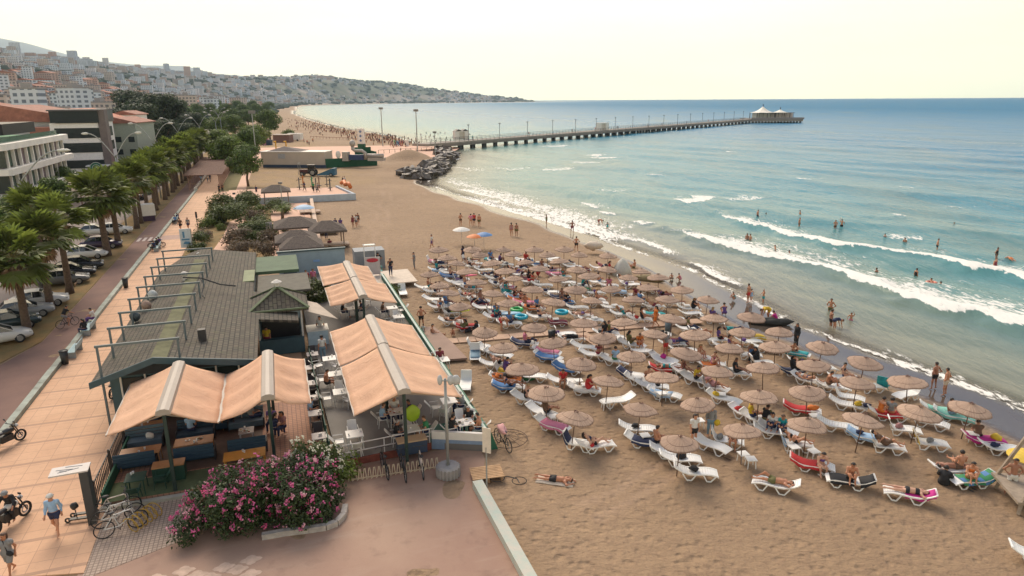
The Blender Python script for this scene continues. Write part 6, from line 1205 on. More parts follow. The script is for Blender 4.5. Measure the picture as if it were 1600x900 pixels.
# solar sign shelter
x, y = G(147, 812); zt = 2.45; o = empty('charging_stand', (x, y, 0), RZ + .05, 'dark metal stand with flat pale roof panel by the fence', 'sign'); part('upright', M('anthracite', (.045, .048, .05), .5), o, b=(-.28, .02, -.06, .5, 0, zt)); part('roof_panel', M('panel_pale', (.50, .46, .43), .5, .06, 2), o, b=(-1.28, .06, -.10, .62, zt + .002, zt + .06)); mb = MB()
for a, b_ in (((-1.0, .1), (-.3, .26)), ((-1.1, .33), (-.5, .25)), ((-.8, .5), (-.2, .42)), ((-.95, .2), (-.7, .14))): mb.bar((*a, zt + .066), (*b_, zt + .066), .035, .008)
mb.build('marking', M('marking_grey', (.12, .13, .15), .6), o)
scm = M('scooter_dark', (.03, .03, .03), .5)
for k, (px, py, lab) in enumerate(((122, 808, 'black electric scooter standing by the charging stand'), (130, 800, 'second electric scooter tucked behind the stand'))):
    x, y = G(px, py); o = empty('kick_scooter', (x, y, .06), R(15), lab, 'scooter')
    for xx in (-.45, .45): mb = MB(); mb.torus((xx, 0, .11), .085, .035, 'Y', 14, 5); mb.build('wheel', tyre, o)
    mb = MB(); mb.box(-.4, .35, -.08, .08, .12, .17); mb.build('footboard', scm, o); mb = MB(); mb.path([(.42, 0, .12), (.33, 0, 1.05)], .022, 6); mb.path([(.33, -.24, 1.07), (.33, .24, 1.07)], .02, 5); mb.build('handlebar', scm, o)
    if k == 0: mb = MB(); mb.bar((-.1, 0, .17), (-.12, 0, .65), .03, .03); mb.blob((-.12, 0, .72), (.16, .14, .16), 3, .2); mb.build('seat', scm, o, True)
# motorbike at the left edge and others
def moto(loc, rz, lab, col, sc=1.):
    o = empty('motorcycle', loc, rz, lab, 'motorcycle', sc=sc); pm = M('moto_' + lab.split()[0], col, .3)
    for x in (-.65, .68): mb = MB(); mb.torus((x, 0, .31), .26, .05, 'Y', 18, 6); w_ = mb.build('wheel', tyre, o, True); mb = MB(); mb.torus((x, 0, .31), .13, .03, 'Y', 12, 4); mb.build('rim', rim, w_)
    mb = MB(); mb.blob((.15, 0, .78), (.32, .16, .15), 2, .1, 10); mb.build('tank', pm, o, True); mb = MB(); mb.blob((-.38, 0, .78), (.42, .14, .09), 1, .1, 10); mb.build('saddle', dark, o, True); mb = MB(); mb.box(-.3, .3, -.13, .13, .3, .62); mb.path([(.68, -.1, .31), (.42, -.1, .98)], .03, 5); mb.path([(.68, .1, .31), (.42, .1, .98)], .03, 5); mb.build('engine', scm, o); mb = MB(); mb.path([(.3, -.36, 1.06), (.42, 0, 1.0), (.3, .36, 1.06)], .02, 5); mb.build('handlebar', dark, o); mb = MB(); mb.blob((.58, 0, .88), (.1, .1, .1), 1, 0); mb.build('headlight', M('headlight', (.6, .6, .58)), o, True)
    for sy in (-1, 1): mb = MB(); mb.bar((.35, sy * .3, 1.05), (.3, sy * .34, 1.25), .02, .02); mb.box(.28, .3, sy * .34 - .07, sy * .34 + .07, 1.22, 1.3); mb.build('mirror', dark, o)
    return o
x, y = G(10, 690); moto((x, y, .07), R(70), 'black motorcycle parked at the kerb beside the promenade', (.03, .03, .03)); x, y = G(182, 610); moto((x, y, .07), R(95), 'dark motorcycle beside the corner of the cafe roof', (.04, .05, .06)); x, y = G(14, 814); moto((x, y, .07), R(80), 'white scooter ridden by a person in a cap', (.6, .58, .55), 1.05)
x, y = G(246, 381); moto((x, y, .07), R(30), 'grey motorcycle at the kerb where people sit', (.1, .1, .11))
# bins and benches
def bin_(px, py, lab, z=.06, hs=.95, r=.26, mat=None):
    v = Vector((*G(px, py, z), z)); o = empty('litter_bin', v, 0, lab, 'bin'); mb = MB(); mb.lathe([(r * .72, 0), (r, hs * .95)], n=14); mb.build('drum', mat or M('bin_black', (.03, .033, .035), .5), o, True); mb = MB(); mb.torus((0, 0, hs * .95), r, .03, 'Z', 16, 5); mb.build('rim', dark, o); return o
bin_(101, 560, 'black round litter bin beside the light blue bench'); bin_(197, 442, 'black litter bin against the kerb wall'); bin_(368, 304, 'dark litter bin at the corner of the terrace wall'); v = PG(942, 527); bin_(0, 0, '') if False else None
for px, py, lab in ((939, 529, 'black bucket standing on the boardwalk'), (861, 530, 'black bin between parasols on the sand'), (1043, 522, 'blue grey drum bin under a parasol')):
    v = PG(px, py); o = empty('litter_bin', v, 0, lab, 'bin'); mb = MB(); mb.lathe([(.22, 0), (.28, .62 if px != 1043 else .9)], n=14); mb.build('drum', M('bin_black', (.03, .03, .03)) if px != 1043 else M('bin_blue', (.12, .17, .2), .6), o, True)
def bench(px, py, rz, lab, z=.05):
    x, y = G(px, py); o = empty('park_bench', (x, y, z), rz, lab, 'bench', 'light blue benches along the kerb'); bmt = M('bench_blue', (.36, .52, .56), .6, .1, 3)
    for k in range(4): part('seat_slat', bmt, o, b=(-1.0, 1.0, -.22 + k * .12, -.13 + k * .12, .42, .46))
    for k in range(3): part('back_slat', bmt, o, b=(-1.0, 1.0, -.3 - .02 * k, -.27 - .02 * k, .55 + k * .12, .64 + k * .12))
    for sx in (-.85, .85): mb = MB(); mb.box(sx - .04, sx + .04, -.25, .25, 0, .42); mb.bar((sx, -.24, .4), (sx, -.33, .92), .05, .05); mb.build('leg', M('bench_leg', (.3, .32, .32), .7), o)
    return o
bench(117, 546, RZ + math.pi / 2, 'empty light blue bench beside the black bin'); bench(140, 512, RZ + math.pi / 2, 'light blue bench where two people sit by the path'); bench(247, 385, RZ + math.pi / 2, 'far light blue bench with a seated group'); bench(276, 342, RZ + math.pi / 2, 'farthest light blue bench on the kerb')
# notice boards
x, y = G(297, 392); o = empty('notice_board', (x, y, .05), RZ, 'white and blue information board behind the cafe roof', 'sign'); part('board', M('board_pale', (.5, .58, .62), .6), o, b=(-.75, .35, 0, .12, .8, 2.9)); mb = MB(); mb.box(-.45, -.25, -.03, -.003, 1.9, 2.6); mb.box(-.6, .2, -.03, -.003, 1.62, 1.8); mb.prism_y([(-.5, 1.2), (0.15, 1.15), (.2, 1.45), (-.3, 1.5)], -.03, -.003); mb.build('marking', M('board_blue', (.08, .22, .36), .6), o); part('post', steel, o, b=(.35, .45, .0, .1, 0, 2.9))
x, y = G(423, 368); o = empty('notice_board', (x, y, .07), RZ, 'small pale notice board between garden shrubs', 'sign'); part('board', M('board_grey', (.42, .38, .38), .6), o, b=(-.4, .4, 0, .06, 1.0, 2.0)); part('post', steel, o, b=(-.05, .05, 0, .06, 0, 1.0))
x, y = G(311, 356); o = empty('path_sign', (x, y, .05), RZ, 'thin dark signpost at the lawn edge', 'sign'); part('post', dark, o, b=(-.04, .04, -.04, .04, 0, 2.4)); part('plate', dark, o, b=(-.12, .12, -.07, -.045, 1.8, 2.6))
# ================================================================ people: one continuous surface grown from round cones
def surfnet(f, lo, hi, h):
    lo = np.array(lo); n = np.ceil((np.array(hi) - lo) / h).astype(int) + 1
    g = np.stack(np.meshgrid(*[lo[i] + h * np.arange(n[i]) for i in range(3)], indexing='ij'), -1); Vv = f(g.reshape(-1, 3)).reshape(n)
    ins = Vv < 0; acc = np.zeros(tuple(n - 1) + (3,)); cnt = np.zeros(tuple(n - 1)); c3 = [(i, j, k) for i in (0, 1) for j in (0, 1) for k in (0, 1)]
    sl = lambda o: tuple(slice(o[a], n[a] - 1 + o[a]) for a in range(3))
    for o in c3:
        for a in range(3):
            if o[a]: continue
            p = list(o); p[a] = 1; A = Vv[sl(o)]; B = Vv[sl(p)]; m = (A < 0) != (B < 0); tt = np.where(m, A / np.where(m, A - B, 1), 0)
            for d in range(3): acc[..., d] += np.where(m, o[d] + (tt if d == a else 0), 0)
            cnt += m
    act = cnt > 0; idx = np.full(act.shape, -1); idx[act] = np.arange(act.sum()); base = np.stack(np.nonzero(act), -1); verts = lo + h * (base + acc[act] / cnt[act][:, None]); quads = []
    for a in range(3):
        b, c = (a + 1) % 3, (a + 2) % 3; s0 = [slice(None)] * 3; s1 = [slice(None)] * 3; s0[a] = slice(0, n[a] - 1); s1[a] = slice(1, n[a]); s0[b] = s1[b] = slice(1, n[b] - 1); s0[c] = s1[c] = slice(1, n[c] - 1)
        A = ins[tuple(s0)]; B = ins[tuple(s1)]; ch = A != B; I = np.stack(np.nonzero(ch), -1); I[:, b] += 1; I[:, c] += 1; fl = A[ch]
        def at(db, dc): J = I.copy(); J[:, b] += db; J[:, c] += dc; return idx[J[:, 0], J[:, 1], J[:, 2]]
        q = np.stack([at(-1, -1), at(0, -1), at(0, 0), at(-1, 0)], -1); q[~fl] = q[~fl][:, ::-1]; quads.append(q)
    return verts, np.concatenate(quads)
BASE = dict(pel=(0, 0, .95), wst=(0, 0, 1.10), chs=(0, 0, 1.28), nck=(0, .0, 1.47), hd=(0, .025, 1.60), sl=(-.175, 0, 1.39), sr=(.175, 0, 1.39), el=(-.22, -.03, 1.11), er=(.22, -.03, 1.11), wl=(-.23, .05, .87), wr=(.23, .05, .87),
            hl=(-.09, 0, .92), hr=(.09, 0, .92), kl=(-.10, .02, .50), kr=(.10, .02, .50), al=(-.10, -.03, .09), ar=(.10, -.03, .09), tl=(-.12, .12, .04), tr=(.12, .12, .04))
def P_(**k): d = dict(BASE); d.update(k); return d
def shift(d, keys, v): return {k: (tuple(np.array(p) + v) if k in keys else p) for k, p in d.items()}
UP = ('pel', 'wst', 'chs', 'nck', 'hd', 'sl', 'sr', 'el', 'er', 'wl', 'wr', 'hl', 'hr')
POSE = {}
POSE['stand'] = P_()
POSE['walk'] = P_(kl=(-.10, .14, .52), al=(-.10, .22, .10), tl=(-.11, .38, .07), kr=(.10, -.04, .50), ar=(.10, -.30, .14), tr=(.11, -.16, .05), el=(-.22, -.14, 1.13), wl=(-.24, -.06, .88), er=(.22, .06, 1.12), wr=(.22, .22, .95))
POSE['look'] = P_(er=(.30, .10, 1.20), wr=(.16, .20, 1.44), el=(-.25, .06, 1.14), wl=(-.12, .24, 1.10))
POSE['hips'] = P_(el=(-.36, -.08, 1.14), wl=(-.17, .03, .98), er=(.36, -.08, 1.14), wr=(.17, .03, .98), kl=(-.14, .02, .5), al=(-.17, -.02, .09), tl=(-.21, .12, .04), kr=(.14, .02, .5), ar=(.17, -.02, .09), tr=(.21, .12, .04))
sc_ = P_(kl=(-.12, .42, .48), kr=(.12, .42, .48), al=(-.12, .44, .09), ar=(.12, .44, .09), tl=(-.13, .60, .04), tr=(.13, .60, .04), pel=(0, 0, .52), wst=(0, -.02, .67), chs=(0, 0, .85), nck=(0, .04, 1.03), hd=(0, .08, 1.16), hl=(-.10, .02, .50), hr=(.10, .02, .50), sl=(-.175, .02, .96), sr=(.175, .02, .96), el=(-.24, .08, .72), er=(.24, .08, .72), wl=(-.14, .30, .70), wr=(.14, .32, .72))
POSE['chair'] = sc_
# seated with legs stretched along +y, surface under the seat is z=0
POSE['longsit'] = P_(pel=(0, 0, .13), hl=(-.09, .03, .11), hr=(.09, .03, .11), wst=(0, -.05, .28), chs=(0, -.08, .46), nck=(0, -.07, .64), hd=(0, -.03, .77), sl=(-.17, -.08, .57), sr=(.17, -.08, .57), el=(-.24, -.02, .33), er=(.24, .02, .34), wl=(-.15, .22, .28), wr=(.14, .24, .30), kl=(-.11, .44, .20), kr=(.12, .40, .27), al=(-.10, .84, .06), ar=(.11, .76, .06), tl=(-.12, .88, .19), tr=(.12, .84, .17))
POSE['hug'] = P_(pel=(0, 0, .13), hl=(-.09, .03, .12), hr=(.09, .03, .12), wst=(0, -.02, .28), chs=(0, .02, .45), nck=(0, .07, .62), hd=(0, .12, .74), sl=(-.17, .04, .55), sr=(.17, .04, .55), el=(-.24, .20, .38), er=(.24, .20, .38), wl=(-.10, .40, .34), wr=(.08, .41, .36), kl=(-.10, .36, .42), kr=(.11, .38, .40), al=(-.10, .46, .06), ar=(.12, .50, .06), tl=(-.11, .62, .04), tr=(.13, .66, .04))
# on the side of a lounger, feet on the sand (seat .33 high)
POSE['side'] = {k: (x, y, z - .12 if k not in ('al', 'ar', 'tl', 'tr') else z) for k, (x, y, z) in sc_.items()}
POSE['side'].update(kl=(-.14, .36, .44), kr=(.14, .36, .44), chs=(0, .03, .72), nck=(0, .10, .88), hd=(0, .16, 1.0), sl=(-.17, .07, .81), sr=(.17, .07, .81), el=(-.22, .20, .62), er=(.22, .20, .62), wl=(-.08, .38, .55), wr=(.10, .38, .56))
POSE['recline'] = P_(pel=(0, 0, .12), hl=(-.09, .04, .11), hr=(.09, .04, .11), wst=(0, -.13, .20), chs=(0, -.27, .32), nck=(0, -.42, .44), hd=(0, -.52, .54), sl=(-.18, -.36, .38), sr=(.18, -.36, .38), el=(-.28, -.14, .22), er=(.30, -.30, .22), wl=(-.16, .04, .25), wr=(.12, -.12, .36), kl=(-.11, .42, .16), kr=(.12, .36, .34), al=(-.10, .84, .08), ar=(.12, .66, .07), tl=(-.14, .87, .20), tr=(.13, .80, .08))
POSE['supine'] = P_(pel=(0, 0, .11), hl=(-.09, .04, .10), hr=(.09, .04, .10), wst=(0, -.15, .11), chs=(0, -.34, .12), nck=(0, -.53, .12), hd=(0, -.66, .14), sl=(-.18, -.46, .11), sr=(.18, -.46, .11), el=(-.33, -.62, .12), er=(.27, -.20, .08), wl=(-.14, -.76, .12), wr=(.22, .04, .09), kl=(-.11, .45, .13), kr=(.12, .40, .32), al=(-.12, .88, .07), ar=(.13, .72, .07), tl=(-.17, .92, .19), tr=(.14, .87, .05))
POSE['prone'] = P_(pel=(0, 0, .12), hl=(-.09, .04, .10), hr=(.09, .04, .10), wst=(0, -.15, .11), chs=(0, -.34, .12), nck=(0, -.53, .13), hd=(.02, -.66, .13), sl=(-.18, -.47, .11), sr=(.18, -.47, .11), el=(-.34, -.58, .06), er=(.34, -.58, .06), wl=(-.16, -.78, .05), wr=(.18, -.80, .05), kl=(-.11, .45, .09), kr=(.13, .45, .09), al=(-.12, .88, .08), ar=(.17, .88, .08), tl=(-.11, 1.03, .03), tr=(.20, 1.02, .03))
POSE['bend'] = P_(pel=(0, -.08, .90), wst=(0, .08, .97), chs=(0, .26, .98), nck=(0, .44, .93), hd=(0, .56, .88), sl=(-.17, .34, .97), sr=(.17, .34, .97), el=(-.17, .40, .68), er=(.17, .42, .68), wl=(-.12, .46, .44), wr=(.14, .50, .44), hl=(-.09, -.06, .88), hr=(.09, -.06, .88), kl=(-.11, .02, .48), kr=(.11, .02, .48), al=(-.11, -.04, .09), ar=(.11, -.04, .09))
POSE['squat'] = P_(pel=(0, -.05, .30), hl=(-.10, -.03, .28), hr=(.10, -.03, .28), wst=(0, 0, .44), chs=(0, .08, .60), nck=(0, .15, .77), hd=(0, .20, .89), sl=(-.17, .12, .70), sr=(.17, .12, .70), el=(-.22, .32, .56), er=(.22, .32, .56), wl=(-.10, .44, .38), wr=(.10, .46, .40), kl=(-.19, .30, .47), kr=(.19, .30, .47), al=(-.13, .08, .09), ar=(.13, .08, .09), tl=(-.17, .24, .04), tr=(.17, .24, .04))
POSE['bike'] = P_(pel=(0, -.22, .98), hl=(-.09, -.19, .95), hr=(.09, -.19, .95), wst=(0, -.15, 1.12), chs=(0, -.04, 1.28), nck=(0, .06, 1.45), hd=(0, .12, 1.57), sl=(-.17, .02, 1.38), sr=(.17, .02, 1.38), el=(-.27, .20, 1.20), er=(.27, .20, 1.20), wl=(-.26, .38, 1.10), wr=(.26, .38, 1.10), kl=(-.11, .14, .74), kr=(.11, .16, .62), al=(-.11, .05, .36), ar=(.11, -.02, .20), tl=(-.11, .20, .33), tr=(.11, .13, .15))
POSE['arms_up'] = P_(el=(-.30, .06, 1.56), wl=(-.20, .10, 1.82), er=(.30, .06, 1.30), wr=(.30, .22, 1.12))
SEG = [('pel', 'wst', .125, .115, 'torso'), ('wst', 'chs', .115, .125, 'torso'), ('hl', 'hr', .105, .105, 'torso'), ('sl', 'sr', .068, .068, 'torso'), ('chs', 'nck', .105, .05, 'torso'), ('nck', 'hd', .052, .055, 'neck'),
       ('sl', 'el', .056, .042, 'uarm'), ('sr', 'er', .056, .042, 'uarm'), ('el', 'wl', .042, .028, 'farm'), ('er', 'wr', .042, .028, 'farm'), ('hl', 'kl', .092, .058, 'thigh'), ('hr', 'kr', .092, .058, 'thigh'),
       ('kl', 'al', .057, .036, 'shin'), ('kr', 'ar', .057, .036, 'shin'), ('al', 'tl', .038, .026, 'foot'), ('ar', 'tr', .038, .026, 'foot')]
def body(pose, step=.026):
    J = {k: np.array(v, float) for k, v in POSE[pose].items()}
    segs = [(J[a], J[b], ra, rb, tg) for a, b, ra, rb, tg in SEG]
    hd = J['hd']; up = hd - J['nck']; up /= np.linalg.norm(up); right = J['sr'] - J['sl']; right /= np.linalg.norm(right); fw = np.cross(up, right); fw /= np.linalg.norm(fw)
    face = fw if pose != 'prone' else fw
    hc = hd + up * .02
    for w_, e_ in (('wl', 'el'), ('wr', 'er')):
        d = J[w_] - J[e_]; d /= np.linalg.norm(d); segs.append((J[w_] + d * .02, J[w_] + d * .075, .03, .036, 'hand'))
    extra = [(hc + up * .03, hc - up * .045 + face * .015, .092, .07, 'head'), (hc + face * .09 - up * .01, hc + face * .10 - up * .025, .014, .018, 'head'), (hc + right * .088 - up * .01, hc + right * .09 + up * .015, .012, .018, 'head'), (hc - right * .088 - up * .01, hc - right * .09 + up * .015, .012, .018, 'head')]
    segs += extra
    def dists(p):
        D = []; T = []
        for a, b, ra, rb, tg in segs:
            ab = b - a; t = np.clip(((p - a) @ ab) / (ab @ ab + 1e-9), 0, 1); D.append(np.linalg.norm(p - a - t[:, None] * ab, axis=1) - (ra + (rb - ra) * t)); T.append(t)
        return np.array(D), np.array(T)
    k = .022
    def f(p): D, _ = dists(p); m = D.min(0); return m - k * np.log(np.exp(-np.clip((D - m) / k, 0, 30)).sum(0)) + k * .25
    pts = np.array([s[0] for s in segs] + [s[1] for s in segs]); v, q = surfnet(f, pts.min(0) - .2, pts.max(0) + .2, step)
    D, T = dists(v); near = D.argmin(0); tg = np.array([s[4] for s in segs])[near]; tt = T[near, np.arange(len(v))]
    nr = np.zeros_like(v); fn = np.cross(v[q[:, 2]] - v[q[:, 0]], v[q[:, 3]] - v[q[:, 1]])
    for i in range(4): np.add.at(nr, q[:, i], fn)
    nr /= np.linalg.norm(nr, axis=1)[:, None] + 1e-9
    if ((v - v.mean(0)) * nr).sum() < 0: q = q[:, ::-1]; nr = -nr
    return dict(J=J, v=v, q=q, n=nr, tg=tg, t=tt, hc=hc, up=up, fw=face, right=right)
skin0 = M('skin_fair', (.50, .29, .20), .55, .06, 3)
BODY = {}; hairm = M('hair_dark', (.022, .015, .012), .6); SLOT = bpy.data.materials.new('slot_paint')
def garment_mesh(B, name, rule, off):
    mk = rule(B['tg'], B['t']); q = B['q'][mk[B['q']].all(1)]
    if not len(q): return None
    used = np.unique(q); mp = np.full(len(B['v']), -1); mp[used] = np.arange(len(used)); qq = mp[q]; v = (B['v'] + B['n'] * off)[used]; me = bpy.data.meshes.new(name); me.from_pydata(v.tolist(), [], qq.tolist()); me.materials.append(SLOT); me.polygons.foreach_set('use_smooth', [True] * len(qq)); me.update(); return me
RULES = dict(shorts=(lambda g, t: (g == 'torso2') | ((g == 'thigh') & (t < .55)), .014), trousers=(lambda g, t: (g == 'torso2') | (g == 'thigh') | ((g == 'shin') & (t < .92)), .014), shirt=(lambda g, t: (g == 'torso1') | (g == 'torso3') | (g == 'torso4') | ((g == 'uarm') & (t < .65)), .018),
             long_shirt=(lambda g, t: (g == 'torso1') | (g == 'torso3') | (g == 'torso4') | (g == 'uarm') | ((g == 'farm') & (t < .85)), .018), briefs=(lambda g, t: (g == 'torso2'), .008), bikini_top=(lambda g, t: g == 'torso3', .008), swimsuit=(lambda g, t: (g == 'torso2') | (g == 'torso1') | (g == 'torso3'), .008),
             robe=(lambda g, t: np.isin(g, ['torso1', 'torso2', 'torso3', 'torso4', 'neck', 'thigh', 'shin', 'uarm', 'farm']), .045), dress=(lambda g, t: np.isin(g, ['torso1', 'torso2', 'torso3', 'torso4']) | ((g == 'thigh') & (t < .85)) | ((g == 'uarm') & (t < .4)), .035))
def get_body(pose):
    if pose in BODY: return BODY[pose]
    B = body(pose); J = B['J']; v = B['v']; axis = J['nck'] - J['pel']; L = np.linalg.norm(axis); u = ((v - J['pel']) @ axis) / L / L; g = B['tg'].astype('<U8')
    to = B['tg'] == 'torso'; g[to & (u < .12)] = 'torso2'; g[to & (u >= .12) & (u < .5)] = 'torso1'; g[to & (u >= .5) & (u < .82)] = 'torso3'; g[to & (u >= .82)] = 'torso4'; g[(B['tg'] == 'thigh') & (B['t'] < .10)] = 'torso2'; B['tg'] = g
    d = {}; mb = MB(); mb.v = [tuple(p) for p in v]; mb.f = [tuple(q) for q in B['q'].tolist()]
    # eyes and mouth as dark faces of the same surface
    hc, up, fw, rt_ = B['hc'], B['up'], B['fw'], B['right']; fc = v[B['q']].mean(1); mi = np.zeros(len(B['q']), int)
    for e_ in (hc + fw * .092 + rt_ * .034 + up * .015, hc + fw * .092 - rt_ * .034 + up * .015): mi[np.linalg.norm(fc - e_, axis=1) < .017] = 1
    mb.m = mi.tolist()
    # five fingers a hand, each a bent tapering tube rooted in the palm
    for w_, e_ in (('wl', 'el'), ('wr', 'er')):
        dd = J[w_] - J[e_]; dd /= np.linalg.norm(dd); side = np.cross(dd, (0, 0, 1.)); side = side / np.linalg.norm(side) if np.linalg.norm(side) > .2 else np.array((1., 0, 0)); pn = np.cross(side, dd); c = J[w_] + dd * .085
        for k in range(4):
            l_ = (.062, .075, .08, .068)[k]; b0 = c + side * (k - 1.5) * .019 - dd * .012; mb.path([Vector(b0), Vector(b0 + dd * (l_ * .55 + .012) - pn * .006), Vector(b0 + dd * l_ - pn * .028)], [.0095, .009, .007], 5)
        b0 = J[w_] + dd * .03 + side * .028; mb.path([Vector(b0), Vector(b0 + side * .025 + dd * .025), Vector(b0 + side * .032 + dd * .055 - pn * .012)], [.011, .010, .008], 5)
    mb.m += [0] * (len(mb.f) - len(mb.m)); d['body'] = mb.mesh('body_' + pose, [SLOT, hairm], True)
    # hair cap and long hair
    rel = v - hc; hm = (np.isin(g, ['head'])) & ((rel @ up > .035) | ((rel @ fw < -.005) & (rel @ up > -.055))) & ~((rel @ fw > .055) & (rel @ up < .062))
    for nm, off in (('hair', .014), ):
        q = B['q'][hm[B['q']].all(1)]; used = np.unique(q); mp = np.full(len(v), -1); mp[used] = np.arange(len(used)); me = bpy.data.meshes.new('hair'); me.from_pydata((v + B['n'] * off)[used].tolist(), [], mp[q].tolist()); me.materials.append(SLOT); me.polygons.foreach_set('use_smooth', [True] * len(q)); me.update(); d['hair'] = me
    m2 = MB(); m2.path([Vector(hc + up * .05 - fw * .06), Vector(hc - fw * .10 - up * .03), Vector(hc - fw * .105 - up * .15), Vector(hc - fw * .09 - up * .24)], [.06, .075, .06, .02], 8); d['long'] = m2.mesh('hair_long', SLOT, True)
    m3 = MB(); z_ = Vector(up); mat = z_.to_track_quat('Z', 'Y').to_matrix().to_4x4(); m3.xf = Matrix.Translation(Vector(hc + up * .05)) @ mat; m3.lathe([(.135, .0), (.112, .015), (.10, .055), (.05, .08)], n=14); d['hat'] = m3.mesh('hat', SLOT, True)
    for nm, (ru, off) in RULES.items(): d[nm] = garment_mesh(B, nm, ru, off)
    BODY[pose] = d; return d
def flatm(name, c, rough=.8): return M(name, c, rough, .10, 9.)
CO = dict(black=(.015, .015, .018), navy=(.02, .03, .08), red=(.50, .03, .03), white=(.62, .60, .56), blue=(.08, .20, .42), lightblue=(.30, .45, .62), teal=(.02, .30, .32), green=(.04, .22, .09), yellow=(.62, .42, .03), orange=(.62, .17, .03), pink=(.62, .20, .30), magenta=(.50, .02, .22), purple=(.12, .06, .22), grey=(.22, .22, .22), maroon=(.20, .03, .05), brown=(.14, .08, .05), olive=(.13, .12, .04), cream=(.55, .45, .30), denim=(.16, .26, .34), mint=(.20, .48, .40), rose=(.40, .20, .20))
SK = [M('skin_a', (.52, .25, .145), .5, .06, 3), M('skin_b', (.45, .20, .11), .5, .06, 3), M('skin_c', (.33, .15, .09), .5, .06, 3), M('skin_d', (.55, .31, .21), .5, .06, 3)]
HR = dict(dark=hairm, brown=M('hair_brown', (.09, .045, .025), .6), grey=M('hair_grey', (.32, .30, .28), .6), blond=M('hair_blond', (.35, .22, .10), .6))
people = []
def person(pose, loc, rz, label, wear=(), skin=0, hair='dark', long_=False, hat=None, sc=1., group=None):
    d = get_body(pose)
    def mk(me, name, mat, parent):
        o = bpy.data.objects.new(name, me); COL.objects.link(o); o.material_slots[0].link = 'OBJECT'; o.material_slots[0].material = mat
        if parent: o.parent = parent
        return o
    b = mk(d['body'], 'person', SK[skin], None); b.location = loc; b.rotation_euler = (0, 0, rz); b.scale = (sc, sc, sc); tag(b, label, 'person', group)
    if hair: mk(d['hair'], 'hair', HR[hair], b)
    if long_: mk(d['long'], 'hair', HR[hair], b)
    if hat: mk(d['hat'], 'hat', flatm('cloth_' + hat, CO[hat]), b)
    for g_, c_ in wear:
        if d.get(g_): mk(d[g_], {'long_shirt': 'shirt'}.get(g_, g_), flatm('cloth_' + c_, CO[c_]), b)
    people.append(b); return b
# ---------------------------------------------------------------- walkers and visitors
def at(px, py, z=None, dz=0):
    if z is None: return PG(px, py)
    x, y = G(px, py, z); return Vector((x, y, z))
T = -math.pi
person('walk', at(86, 826, .06), R(195), 'man in light blue shirt, navy shorts and white cap walking', (('long_shirt', 'lightblue'), ('shorts', 'navy')), 0, 'grey', hat='white', sc=1.04)
person('walk', at(14, 888, .06), R(178), 'woman in sleeveless grey dress with black shoulder bag walking', (('dress', 'grey'),), 1, 'brown', True)
person('bike', Vector((*at(16, 812, .06).xy, .0)), R(200), 'person in black with a cap riding the white scooter', (('long_shirt', 'black'), ('trousers', 'black')), 1, 'grey', hat='grey')
B_ = bicycle(bkb); x, y = G(106, 503); B_.location = (x, y, .03); B_.rotation_euler = (0, 0, R(60)); tag(B_, 'dark bicycle ridden along the cycle path', 'bicycle')
person('bike', Vector((x, y, .02)), R(-30), 'man in black top and grey shorts cycling on the path', (('shirt', 'black'), ('shorts', 'grey')), 1)
person('chair', at(133, 516, .05), R(70), 'woman in dark clothes sitting on the light blue bench', (('long_shirt', 'black'), ('trousers', 'navy')), 0, long_=True)
person('chair', at(146, 498, .05), R(100), 'person in white and purple sitting on the bench beside the woman', (('shirt', 'white'), ('trousers', 'purple')), 0)
person('walk', at(284, 355, .06), R(180), 'dark-dressed walker beside another on the promenade', (('shirt', 'brown'), ('shorts', 'black')), 1); person('walk', at(296, 354, .06), R(175), 'walker in pale grey top on the promenade', (('shirt', 'grey'), ('shorts', 'navy')), 1)
for px, py, c in ((243, 386, 'navy'), (248, 382, 'black'), (251, 380, 'purple'), (276, 344, 'blue'), (280, 340, 'navy')): person('chair', at(px, py, .05), R(70), f'person in {c} sitting in the group on the kerb', (('shirt', c), ('trousers', 'black')), 1)
for px, py, c in ((317, 281, 'lightblue'), (327, 280, 'white'), (331, 279, 'navy')): person('walk', at(px, py, .06), R(170), f'person in {c} walking under the pergola', (('shirt', c), ('trousers', 'grey')), 1)
for px, py, c in ((345, 297, 'black'), (350, 295, 'brown'), (403, 300, 'navy')): person('hips', at(px, py, .1), R(150), f'person in {c} standing near the terrace wall', (('shirt', c), ('trousers', 'black')), 1)
# cafe
zf = .36
person('stand', at(418, 543, .3), R(10), 'waiter in yellow shirt and red trousers at the kiosk counter', (('shirt', 'yellow'), ('trousers', 'maroon')), 1)
person('walk', at(501, 527, zf), R(170), 'waiter in white shirt and navy apron beside the bar', (('shirt', 'white'), ('trousers', 'navy')), 0); person('stand', at(504, 560, zf), R(20), 'waiter in white vest and blue jeans serving a table', (('shirt', 'white'), ('trousers', 'denim')), 1)
person('chair', at(509, 606, zf), R(-70), 'bare-backed man in dark shorts at the white table', (('shorts', 'black'),), 1); person('stand', at(480, 447, zf), R(180), 'person in red and black standing by the blue wall', (('shirt', 'red'), ('trousers', 'black')), 0); person('stand', at(491, 445, zf), R(190), 'person in pink standing by the blue wall', (('shirt', 'pink'), ('trousers', 'grey')), 0)
person('look', at(611, 429, .5), R(200), 'man in black shirt and jeans standing on the pale platform', (('shirt', 'black'), ('trousers', 'navy')), 1); person('hips', at(592, 418, .0), R(20), 'person in black behind the red notice board', (('shirt', 'black'), ('trousers', 'black')), 1)
used_seats = [(0, 'black'), (2, 'white')]
sr = random.Random(9)
